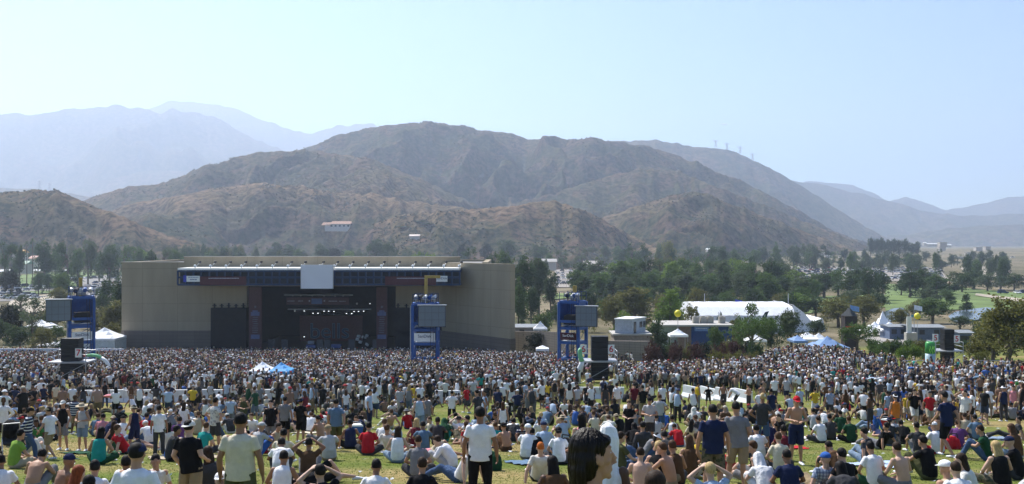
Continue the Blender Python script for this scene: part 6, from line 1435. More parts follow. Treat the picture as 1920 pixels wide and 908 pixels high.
# ---- sitting people placed from the photograph: (x, head top, pose, top, colour, bottoms, colour, hair, colour, hat, hat colour, skin, turn, extra label)
SITL = [
 (62, 848, 'hunch', None, '', 'trousers', 'grey', 'short', 'black', None, '', 'tan', 0, 'shirtless person sitting hunched in grey trousers at bottom left'),
 (112, 852, 'knees', None, '', 'shorts', 'charcoal', None, '', 'cap', 'navy', 'brown', -40, 'shirtless person in navy cap sitting next to the hunched bare back'),
 (131, 876, 'cross', 'tank', 'pink', 'shorts', 'denim', 'longhair', 'red', None, '', 'fair', -20, 'person with red ponytail hair and pink top at bottom left'),
 (175, 865, 'cross', 'tee', 'white', 'shorts', 'charcoal', 'short', 'black', None, '', 'tan', 15, 'black-haired person in white t-shirt sitting left of the white polo'),
 (157, 893, 'cross', 'tee', 'black', 'shorts', 'black', 'short', 'black', None, '', 'brown', 0, 'dark head at the bottom edge left of the white polo'),
 (2, 852, 'cross', 'tee', 'white', 'shorts', 'grey', 'crop', 'black', None, '', 'brown', 30, 'person in white t-shirt cut by the left edge at the bottom'),
 (236, 855, 'knees', 'tee', 'olive', 'shorts', 'charcoal', 'short', 'black', None, '', 'brown', 20, 'dark-haired person mostly hidden behind the white polo, left side'),
 (284, 850, 'side', 'tee', 'off-white', 'shorts', 'grey', 'short', 'black', None, '', 'tan', 200, 'dark-haired person in off-white leaning beside the navy cap'),
 (27, 806, 'cross', 'tee', 'lime', 'shorts', 'beige', 'short', 'black', None, '', 'tan', -30, 'person in lime green t-shirt sitting under the striped shirt'),
 (22, 770, 'knees', 'tee', 'blue plaid', 'shorts', 'charcoal', 'short', 'black', None, '', 'tan', 10, 'person in pale plaid shirt sitting at far left'),
 (74, 780, 'knees', 'tee', 'charcoal', 'shorts', 'black', 'short', 'brown', None, '', 'tan', 0, None),
 (185, 802, 'cross', 'tank', 'teal', 'shorts', 'dark green', 'longhair', 'black', None, '', 'tan', 0, 'person in teal tank top with long black hair on the left lawn'),
 (205, 782, 'hunch', 'tee', 'charcoal', 'trousers', 'charcoal', None, '', 'bucket', 'beige', 'tan', 0, None),
 (227, 780, 'cross', 'tee', 'white', 'shorts', 'charcoal', None, '', 'cap', 'black', 'tan', 0, None),
 (190, 776, 'cross', 'tee', 'pink', 'shorts', 'khaki', 'short', 'black', None, '', 'tan', 0, None), (237, 793, 'lean', 'tee', 'red', 'shorts', 'charcoal', 'short', 'brown', None, '', 'fair', -50, None),
 (272, 775, 'cross', 'tee', 'red', 'shorts', 'navy', 'short', 'black', None, '', 'tan', 0, None), (280, 790, 'hunch', 'long', 'white', 'trousers', 'denim', None, '', 'cap', 'white', 'tan', 40, None),
 (320, 798, 'knees', 'tee', 'charcoal', 'shorts', 'black', 'short', 'black', None, '', 'brown', -60, None), (335, 782, 'cross', 'tee', 'purple', 'shorts', 'grey', 'short', 'black', None, '', 'tan', 10, None),
 (380, 793, 'cross', 'tee', 'teal', 'shorts', 'charcoal', 'short', 'brown', None, '', 'fair', -20, 'person in teal t-shirt sitting between black and cream t-shirts'),
 (398, 834, 'side', 'tee', 'charcoal', 'shorts', 'black', 'longhair', 'dark brown', None, '', 'tan', 30, None), (408, 888, 'cross', 'tee', 'navy', 'shorts', 'navy', None, '', 'backcap', 'white', 'fair', 0, 'white cap at the bottom edge between black and cream t-shirts'),
 (370, 772, 'cross', 'tank', 'beige', 'shorts', 'khaki', 'short', 'brown', None, '', 'tan', 0, None), (475, 773, 'cross', 'tee', 'white', 'shorts', 'black', 'short', 'brown', None, '', 'fair', 170, None), (482, 792, 'knees', 'tee', 'light grey', 'shorts', 'blue', None, '', 'cap', 'light grey', 'tan', -30, None),
 (528, 846, 'cross', 'tank', 'white', 'shorts', 'black', 'crop', 'black', None, '', 'brown', 0, 'person in white tank top sitting alone right of the cream t-shirt'), (526, 826, 'hunch', 'tee', 'white', 'shorts', 'charcoal', 'short', 'black', None, '', 'brown', 10, None), (529, 805, 'knees', 'tee', 'cream', 'shorts', 'olive', 'short', 'black', None, '', 'tan', 0, None),
 (578, 821, 'hands', 'tee', 'brown', 'shorts', 'grey', 'crop', 'black', None, '', 'brown', 5, 'person in brown t-shirt with hands at head, below the open stage'), (605, 870, 'hands', 'tee', 'black', 'shorts', 'charcoal', 'short', 'black', None, '', 'fair', 30, 'person in black t-shirt with arms raised at the bottom edge'), (588, 880, 'lie', 'tee', 'black', 'shorts', 'black', 'short', 'black', None, '', 'fair', -60, None),
 (601, 779, 'cross', None, '', 'shorts', 'grey', 'short', 'black', None, '', 'tan', 40, None), (617, 797, 'knees', 'tee', 'light grey', 'shorts', 'khaki', None, '', 'cap', 'khaki', 'tan', 20, None), (580, 775, 'hunch', 'tee', 'white', 'shorts', 'black', 'short', 'brown', None, '', 'tan', 0, None),
 (690, 793, 'cross', 'tee', 'red', 'shorts', 'charcoal', 'short', 'black', None, '', 'tan', 0, 'person in plain red t-shirt sitting cross-legged below the stage'), (657, 787, 'cross', 'tank', 'navy', 'shorts', 'black', 'short', 'black', None, '', 'brown', 10, None), (718, 786, 'knees', 'tee', 'white', 'shorts', 'charcoal', 'short', 'brown', None, '', 'fair', -10, None), (733, 792, 'lean', 'tee', 'off-white', 'shorts', 'olive', 'short', 'brown', None, '', 'tan', -20, None),
 (745, 800, 'cross', 'tank', 'white', 'trousers', 'light denim', 'longer', 'dark brown', None, '', 'fair', 0, 'person with very long brown hair, white top and pale jeans, sitting'), (783, 817, 'cross', 'tee', 'grey', 'shorts', 'charcoal', 'crop', 'dark brown', None, '', 'tan', 0, 'person in grey t-shirt sitting at centre left, bald patch of grass before'), (790, 860, 'cross', 'tee', 'black', 'shorts', 'charcoal', 'short', 'dark brown', None, '', 'tan', 0, 'person in black t-shirt sitting at the bottom edge, left of centre'),
 (703, 863, 'cross', 'tee', 'white', 'shorts', 'charcoal', 'crop', 'black', None, '', 'brown', 0, 'person in white t-shirt sitting alone at the bottom edge below the stage'), (862, 824, 'lean', 'tank', 'white', 'trousers', 'denim', 'longer', 'black', None, '', 'fair', 55, 'person in white tank top and jeans leaning back beside the big white shirt'), (806, 838, 'lie', 'tank', 'pink', 'shorts', 'beige', 'short', 'brown', 'straw', 'beige', 'tan', -80, 'person lying down under a straw hat, centre left'),
 (780, 785, 'cross', 'tank', 'maroon', 'shorts', 'brown', 'longhair', 'blond', None, '', 'fair', 0, None), (832, 787, 'hunch', 'hood', 'dark green', 'trousers', 'teal', None, '', None, '', 'tan', 0, 'person wrapped in a dark green hooded cover, sitting'), (847, 818, 'hunch', 'long', 'white', 'trousers', 'light grey', 'short', 'dark brown', None, '', 'fair', 70, None), (820, 783, 'knees', 'tee', 'charcoal', 'shorts', 'black', 'short', 'black', None, '', 'brown', 0, None),
 (1011, 822, 'lean', 'tee', 'off-white', 'shorts', 'charcoal', 'crop', 'orange', None, '', 'fair', 5, 'orange-haired person in off-white t-shirt leaning back, left of the bob'), (1048, 802, 'cross', 'tee', 'white', 'shorts', 'charcoal', 'short', 'black', 'backcap', 'black', 'tan', 0, 'person in white t-shirt with a black cap, left of the bob'), (1021, 792, 'cross', 'tee', 'pale blue', 'shorts', 'black', None, '', 'cap', 'navy', 'tan', 5, 'person in pale blue t-shirt and navy cap, left of the bob'),
 (1002, 806, 'hunch', 'tee', 'black', 'shorts', 'charcoal', 'short', 'black', None, '', 'brown', 10, None), (988, 796, 'knees', 'tee', 'white', 'shorts', 'grey', None, '', 'cap', 'white', 'fair', -10, None), (963, 787, 'hunch', 'tee', 'charcoal', 'trousers', 'charcoal', 'short', 'black', None, '', 'tan', 0, None), (1040, 858, 'cross', 'tank', 'brown', 'shorts', 'black', 'longhair', 'black', None, '', 'dark', 10, 'dark-skinned person with long black hair sitting left of the bob'),
 (1057, 779, 'knees', 'tee', 'pale blue', 'shorts', 'navy', 'short', 'black', 'straw', 'beige', 'tan', 15, None), (1100, 755, 'hunch', 'tee', 'pale blue', 'trousers', 'navy', 'short', 'black', None, '', 'tan', 0, None), (1122, 757, 'lean', 'tee', 'black', 'trousers', 'black', 'short', 'black', None, '', 'tan', 160, None), (1116, 771, 'cross', 'tee', 'cream', 'shorts', 'khaki', 'short', 'brown', None, '', 'fair', 20, None), (1140, 765, 'knees', 'tee', 'beige', 'shorts', 'olive', 'short', 'brown', None, '', 'tan', 10, None), (1143, 781, 'hunch', 'tee', 'off-white', 'shorts', 'beige', 'short', 'brown', None, '', 'fair', 0, None),
 (1200, 840, 'cross', None, '', 'shorts', 'beige', 'crop', 'dark brown', None, '', 'fair', -10, 'shirtless person sitting right of the bob, cropped dark hair'), (1256, 829, 'knees', None, '', 'shorts', 'khaki', 'crop', 'brown', None, '', 'tan', 50, 'shirtless tanned person hugging knees, turned to the blond friend'), (1232, 828, 'cross', 'tank', 'black', 'shorts', 'khaki', 'short', 'blond', None, '', 'fair', -20, 'blond person in black tank top between two bare backs'), (1250, 812, 'hunch', 'tank', 'charcoal', 'shorts', 'black', 'short', 'black', None, '', 'tan', 0, None),
 (1262, 779, 'cross', 'tank', 'white', 'shorts', 'charcoal', 'short', 'black', None, '', 'brown', 0, None), (1231, 777, 'cross', 'tee', 'light grey', 'shorts', 'grey', 'short', 'black', 'cap', 'charcoal', 'tan', 0, None), (1246, 771, 'hunch', 'tee', 'blue', 'shorts', 'navy', 'short', 'brown', None, '', 'tan', 0, None), (1192, 796, 'hunch', 'tee', 'black', 'trousers', 'black', 'longhair', 'black', None, '', 'brown', 0, 'person in black sitting hunched in front of the black dress'), (1165, 810, 'side', 'tee', 'olive', 'trousers', 'denim', 'short', 'dark brown', None, '', 'fair', -60, None),
 (1337, 868, 'hands', 'tee', 'pale blue', 'shorts', 'navy', 'short', 'blond', None, '', 'fair', 10, 'blond person in pale blue t-shirt raising a hand at the bottom edge'), (1295, 817, 'cross', 'tank', 'brown', 'shorts', 'beige', 'longhair', 'brown', None, '', 'tan', 0, 'long brown-haired person with tanned back, left of the navy t-shirt'), (1312, 812, 'cross', 'tank', 'yellow', 'shorts', 'charcoal', 'short', 'dark brown', None, '', 'tan', 10, 'person in yellow vest half behind the navy t-shirt'), (1268, 826, 'cross', 'tank', 'brown', 'shorts', 'charcoal', 'short', 'brown', None, '', 'tan', 20, None),
 (1422, 797, 'cross', 'tee', 'white', 'shorts', 'charcoal', 'short', 'black', None, '', 'tan', 5, None), (1443, 786, 'cross', 'tee', 'navy', 'shorts', 'charcoal', 'crop', 'black', None, '', 'brown', 0, None), (1417, 824, 'side', 'tank', 'black', 'shorts', 'grey', 'short', 'brown', None, '', 'fair', 60, None), (1463, 812, 'cross', 'tee', 'cream', 'shorts', 'charcoal', 'short', 'brown', None, '', 'fair', 0, None), (1472, 798, 'knees', 'tee', 'maroon', 'shorts', 'grey', 'short', 'black', None, '', 'brown', 0, None), (1437, 855, 'hunch', 'tee', 'white', 'shorts', 'white', None, '', 'towel', 'white', 'fair', 10, 'person under a white towel sitting at the bottom right of centre'), (1482, 843, 'cross', 'tee', 'navy', 'shorts', 'charcoal', 'crop', 'black', None, '', 'brown', 5, 'person in navy t-shirt sitting right of the towel-covered one'),
 (1538, 841, 'lean', 'tee', 'blue plaid', 'shorts', 'khaki', None, '', 'cap', 'blue', 'fair', 5, 'person in blue plaid shirt and blue cap sitting bottom right'), (1590, 841, 'cross', 'tee', 'black', 'shorts', 'charcoal', 'short', 'black', None, '', 'fair', 20, 'person in black t-shirt sitting right of the blue plaid shirt'), (1574, 830, 'hunch', 'tee', 'brown', 'shorts', 'charcoal', 'crop', 'black', None, '', 'tan', 20, None), (1540, 781, 'cross', 'tee', 'white', 'shorts', 'charcoal', 'short', 'dark brown', None, '', 'tan', 20, 'person in white t-shirt sitting cross-legged right of the red cap'), (1558, 777, 'knees', 'tee', 'charcoal', 'shorts', 'black', 'short', 'black', None, '', 'tan', 0, None),
 (1578, 770, 'cross', 'tee', 'dark green', 'shorts', 'charcoal', 'short', 'black', None, '', 'tan', 0, None), (1596, 781, 'cross', 'tee', 'dark green', 'shorts', 'black', 'short', 'brown', None, '', 'tan', 10, None), (1302, 764, 'cross', 'hood', 'off-white', 'shorts', 'khaki', None, '', None, '', 'tan', 0, 'person in off-white hood sitting before the bright panels'), (1438, 757, 'cross', 'tee', 'white', 'shorts', 'navy', 'short', 'dark brown', None, '', 'tan', 0, 'person in white t-shirt sitting on open grass below the shirtless pair'), (1410, 764, 'hunch', 'tee', 'black', 'shorts', 'black', 'short', 'black', None, '', 'tan', 0, None), (1527, 766, 'knees', 'tee', 'light grey', 'shorts', 'black', 'short', 'black', None, '', 'tan', 0, None),
 (1640, 829, 'cross', 'tee', 'white', 'shorts', 'dark green', 'short', 'black', None, '', 'tan', 10, 'person in white t-shirt and green shorts sitting at lower right'), (1693, 830, 'cross', None, '', 'shorts', 'grey', 'short', 'dark brown', None, '', 'fair', 20, 'shirtless fair person sitting right of the white and green one'), (1742, 817, 'knees', 'tee', 'black', 'trousers', 'olive', 'short', 'black', None, '', 'tan', 25, 'person in black t-shirt and olive trousers sitting at lower right'), (1784, 860, 'side', 'tee', 'beige', 'shorts', 'grey', None, '', 'cap', 'white', 'tan', 20, 'person in white cap sitting at the bottom right'), (1801, 868, 'cross', 'tee', 'white', 'shorts', 'charcoal', 'crop', 'dark brown', None, '', 'fair', 0, 'cropped-haired person in white t-shirt at the bottom right edge'),
 (1822, 850, 'cross', 'tee', 'off-white', 'shorts', 'charcoal', 'longhair', 'dark brown', None, '', 'fair', 60, 'long-haired person in off-white t-shirt turned left at bottom right'), (1850, 797, 'knees', 'tee', 'dark green', 'trousers', 'denim', 'short', 'dark brown', None, '', 'tan', 60, 'person in dark green t-shirt and jeans sitting alone on the right lawn'), (1878, 828, 'cross', 'tank', 'black', 'trousers', 'camouflage', 'longhair', 'blond', None, '', 'fair', 10, 'long blond-haired person in black top and camouflage trousers, lower right'), (1908, 818, 'knees', 'tee', 'black', 'shorts', 'charcoal', None, '', 'cap', 'navy', 'fair', 50, 'person in navy cap and black t-shirt right of the blond one'),
 (1697, 790, 'hunch', 'tee', 'black', 'trousers', 'charcoal', 'short', 'black', None, '', 'brown', 0, None), (1650, 789, 'lean', 'tee', 'black', 'trousers', 'grey', 'short', 'black', None, '', 'tan', 30, None), (1626, 800, 'side', 'tee', 'charcoal', 'trousers', 'light denim', 'short', 'black', None, '', 'tan', 40, None), (1758, 792, 'cross', 'tee', 'white', 'shorts', 'red', None, '', 'cap', 'white', 'tan', 10, None), (1723, 792, 'knees', 'tee', 'charcoal', 'shorts', 'grey', 'short', 'black', None, '', 'tan', 0, None), (1797, 787, 'cross', 'tee', 'purple', 'shorts', 'beige', 'short', 'dark brown', None, '', 'tan', -20, None), (1812, 775, 'cross', 'tee', 'beige', 'shorts', 'grey', 'short', 'dark brown', None, '', 'tan', 0, None), (1832, 778, 'cross', 'tee', 'slate blue', 'shorts', 'charcoal', 'short', 'black', None, '', 'tan', 0, None),
 (1590, 872, 'hunch', 'tee', 'charcoal', 'trousers', 'black', 'longhair', 'black', None, '', 'brown', 0, 'long black-haired person in charcoal hunched at bottom right of centre'), (1897, 779, 'lean', 'tee', 'charcoal', 'trousers', 'charcoal', 'short', 'black', None, '', 'tan', 60, None), (1906, 796, 'cross', 'tank', 'brown', 'shorts', 'light denim', 'longhair', 'brown', None, '', 'tan', 20, None),
]
for (px, yt, pose, top, tc, bot, bc, hair, hc, hat, hatc, sk, rz, lab) in SITL:
    person(px, pose, top, tc, bot, bc, hair, hc, hat, hatc or 'black', sk, rz, ytop=yt, label=lab, w=random.uniform(.95, 1.08))
# ---- fill the middle distance up to three hundred people
rf = random.Random(21)
TC = ['white']*9+['off-white']*3+['light grey']*3+['grey']*3+['charcoal']*4+['black']*8+['navy']*3+['pale blue']*2+['blue', 'slate blue', 'teal', 'green', 'dark green', 'red', 'maroon', 'pink', 'orange', 'yellow', 'brown', 'cream', 'beige', 'blue plaid', 'navy striped', 'purple']
BC = ['khaki', 'beige', 'charcoal', 'black', 'denim', 'light denim', 'grey', 'olive', 'navy', 'camouflage', 'brown', 'off-white']
def outfit(r):
    u = r.random(); hat = hatc = None
    if u < .30: hat = r.choice(['cap', 'backcap', 'cap', 'bucket', 'straw', 'beanie']); hatc = r.choice(['white', 'black', 'navy', 'off-white', 'beige', 'red', 'grey']) if hat != 'straw' else 'beige'
    fem = r.random() < .3
    hair = (r.choice(['longhair', 'longer', 'pony']) if fem else r.choice(['short', 'crop', 'short'])); 
    return dict(top=r.choices([None, 'tee', 'tank', 'long', 'hood'], [.08, .68, .16, .075, .005])[0], tc=r.choice(TC), bot=r.choice(['shorts', 'trousers']), bc=r.choice(BC), hair=hair, hc=r.choice(['black', 'black', 'dark brown', 'brown', 'brown', 'blond']), hat=hat, hatc=hatc or 'black', skin=r.choice(['tan', 'tan', 'brown', 'fair', 'fair', 'dark']), w=(r.uniform(.86, .94) if fem else r.uniform(.96, 1.12)))
def lawn_gap(px, fy):   # stretches of bare grass seen in the photograph
    if fy > 862 and not (px < 30): return True
    for x0, x1, y0, y1 in ((640, 870, 850, 910), (120, 300, 838, 905), (960, 1060, 845, 910), (540, 660, 845, 910), (1500, 1640, 815, 850), (1420, 1530, 752, 800), (1590, 1780, 845, 910), (1780, 1930, 815, 850), (1850, 1900, 755, 800), (1090, 1200, 770, 790), (1250, 1300, 790, 830), (380, 480, 838, 905), (640, 780, 820, 850)):
        if x0 < px < x1 and y0 < fy < y1: return True
    return False
tries = 0; seen_lab = set(_labels)
NP = 300
def cluster_w(px, fy):
    return float(vnoise(np.array([px/38.]), np.array([fy/9.]), 5)[0])
while len(PEOPLE) < NP and tries < 9000:
    tries += 1; Y = rf.uniform(23, 56)
    Y = 23+(47-23)*rf.random()**.75; px = rf.uniform(-10, 1930); b = GP(px, Y); fy = CY-F*b.z/Y
    if lawn_gap(px, fy) or cluster_w(px, fy) < .40: continue
    if min((b.x-q[0])**2+(b.y-q[1])**2 for q in PEOPLE) < .72**2: continue
    st = rf.random() < (.05 if Y < 40 else .16)
    pose = rf.choice(['stand', 'weight', 'hips', 'front', 'walk', 'brow']) if st else rf.choices(['cross', 'knees', 'lean', 'hunch', 'side', 'hands', 'lie'], [5, 5, 3, 4, 3, .6, .8])[0]
    person(px, pose, rz=rf.gauss(0, 35) if rf.random() < .8 else rf.uniform(90, 270), Y=Y, h=rf.uniform(.9, 1.03), **outfit(rf))

# ---------------------------------------------------------------- the packed crowd beyond: nobody could count it
def lodset(pose, fem, hatk, lod, topk, botk):
    parts = []; J = POSES[pose]; hr = Matrix.Rotation(head_rot(J), 3, 'X'); H = np.array(J['H'])
    for pid, (k, p) in enumerate((('body', pose), (topk, pose), (botk, pose), (('longhair' if fem else 'short') if hatk is None else hatk, None))):
        me = pm(k, p, lod); V = np.array([v.co[:] for v in me.vertices]); me.calc_loop_triangles(); T = np.array([t.vertices[:] for t in me.loop_triangles])
        if p is None: V = V @ np.array(hr).T+H
        parts.append((V, T, pid))
    n = 0; Vs = []; Ts = []; I = []
    for V, T, pid in parts: Vs.append(V); Ts.append(T+n); I.append(np.full(len(V), pid)); n += len(V)
    return np.concatenate(Vs), np.concatenate(Ts), np.concatenate(I)
def crowd():
    r = np.random.default_rng(12); pts = []
    # (x range in the photograph, Y range, spacing, keep)
    def fill(x0, x1, Y0, Y1, sp, keep, clump=0.0, sit=.0):
        for Y in np.arange(Y0, Y1, sp):
            xs = np.arange((x0-CX)/F*Y, (x1-CX)/F*Y, sp); m = r.random(len(xs)) < keep; xs = xs[m]
            if clump: q = vnoise(xs/3.2, np.full(len(xs), Y/3.2), 6) > clump; xs = xs[q]
            for x in xs: pts.append((x+r.uniform(-.33, .33)*sp, Y+r.uniform(-.33, .33)*sp, r.random() < sit))
    fill(-40, 1075, 84, 172, .98, .90)
    fill(-40, 1075, 70, 84, 1.1, .72, .28, .3)
    fill(-40, 1075, 55, 70, 1.1, .76, .36, .6); fill(-40, 1940, 46, 55, 1.1, .68, .42, .75)
    fill(1075, 1310, 86, 117, 1.0, .85); fill(1075, 1300, 55, 80, 1.2, .62, .42, .5); fill(1140, 1225, 136, 160, 1.5, .35)
    fill(1310, 1600, 80, 150, 1.0, .82, .05)
    fill(1310, 1600, 55, 62, 1.4, .45, .5, .8)
    fill(1545, 1940, 55, 76, 1.15, .72, .36, .45); fill(1600, 1940, 76, 128, 1.1, .74, .25, .12); fill(1440, 1600, 70, 80, 1.3, .5, .4)
    pts_ = []
    for x, Y, s in pts:
        px = CX+x/Y*F
        if 86 < Y < 102 and (106 < px < 166 or 1082 < px < 1158): continue
        if Y > 84 and vnoise(np.array([x/5.5]), np.array([Y/7.]), 8)[0] < r.uniform(.02, .24): continue
        if px > 1290 and Y > np.interp(px, [1290, 1420, 1448, 1500, 1555, 1640, 1700, 1940], [116, 119, 140, 146, 134, 120, 110, 106])+r.normal(0, 1.5): continue
        if abs(Y-74) < 1.2 and 140 < px < 700 : continue
        if 120 < Y < 129 and (765 < px < 830 or 1045 < px < 1110): continue
        if 150 < Y < 170 and px > 930 and Y > 150 and px < 1100 and Y > 139: continue
        pts_.append((x, Y, s))
    a = np.array(pts_); n = len(a); X, Y, sit = a[:, 0], a[:, 1], a[:, 2] > .5
    variants = []
    for lod, lo, hi in ((1, 0, 80), (2, 80, 400)):
        for st in (True, False):
            poses = ['stand', 'weight', 'hips', 'front'] if st else ['cross', 'knees', 'hunch', 'lean']
            if lod == 2 and not st: poses = ['cross']
            if lod == 2: poses = ['stand', 'front', 'brow', 'hips'] if st else poses
            sel = np.where((Y >= lo) & (Y < hi) & (sit != st))[0]; combos = [(p, f, h, t, b) for p in poses for f, h in ((False, None), (False, 'cap'), (True, None), (False, 'bucket')) for t, b in (('tee', 'shorts'), ('tank', 'trousers'))]
            wts = np.array([{None: 3. if not c[1] else 2., 'cap': 2.3, 'bucket': .7}[c[2]]*(2 if c[3] == 'tee' else .7) for c in combos]); ch = r.choice(len(combos), len(sel), p=wts/wts.sum())
            for i, c in enumerate(combos): variants.append((c, lod, sel[ch == i]))
    cols = {k: np.array(CC[k]) for k in CC}; tops = ['white']*15+['off-white']*5+['light grey']*5+['grey']*5+['charcoal']*9+['black']*18+['navy']*5+['pale blue']*4+['blue', 'red', 'maroon', 'dark green', 'teal', 'yellow', 'cream', 'brown', 'slate blue']+['white']*6
    skin = [(.36, .24, .18), (.28, .17, .12), (.24, .145, .10), (.15, .085, .055)]; hairc = [(.012, .01, .01), (.012, .01, .01), (.03, .018, .012), (.07, .035, .018), (.35, .25, .12)]; hatc = [(.78, .78, .8), (.78, .78, .8), (.02, .02, .022), (.03, .04, .09), (.5, .45, .35), (.35, .03, .03), (.3, .3, .3)]
    VV = []; FF = []; CCs = []; off = 0
    for (p, fem, h, t, b), lod, idx in variants:
        if not len(idx): continue
        V, T, I = lodset(p, fem, h, lod, t, b); k = len(idx); ang = r.normal(0, .6, k)+np.where(r.random(k) < .12, math.pi, 0); s = r.uniform(.9, 1.06, k); wd = s*r.uniform(.92, 1.14, k)
        co, si = np.cos(ang), np.sin(ang); x = V[None, :, 0]*wd[:, None]; y = V[None, :, 1]*wd[:, None]; z = V[None, :, 2]*s[:, None]
        Z = gz(X[idx], Y[idx]); W_ = np.stack([x*co[:, None]-y*si[:, None]+X[idx][:, None], x*si[:, None]+y*co[:, None]+Y[idx][:, None], z+Z[:, None]], 2)
        pc = np.zeros((k, 4, 3)); sk = np.array(skin)[r.integers(0, 4, k)]; pc[:, 0] = sk; tp = np.array([cols[tops[i]] for i in r.integers(0, len(tops), k)]); bare = r.random(k) < .04; tp[bare] = sk[bare]; pc[:, 1] = tp
        pc[:, 2] = np.array([cols[(BC[:9]+['black', 'charcoal', 'navy', 'black'])[i]] for i in r.integers(0, 13, k)])*.5; pc[:, 3] = np.array(hatc)[r.integers(0, len(hatc), k)] if h else np.array(hairc)[r.integers(0, 5, k)]
        VV.append(W_.reshape(-1, 3)); FF.append((T[None]+(off+np.arange(k)*len(V))[:, None, None]).reshape(-1, 3)); CCs.append(pc[:, I].reshape(-1, 3)); off += k*len(V)
    m, nt, bs = newmat('crowd_clothes'); bs.inputs['Roughness'].default_value = .85; at = nt.nodes.new('ShaderNodeAttribute'); at.attribute_name = 'Col'; nt.links.new(at.outputs['Color'], bs.inputs['Base Color'])
    o = link('crowd', np_mesh('crowd', np.concatenate(VV), np.concatenate(FF), [m], smooth=True, col={'Col': np.concatenate(CCs)})); tag(o, 'packed concert crowd filling the field up to the stage', 'crowd', kind='stuff')
    print('CROWD', n, 'verts', off)
crowd()

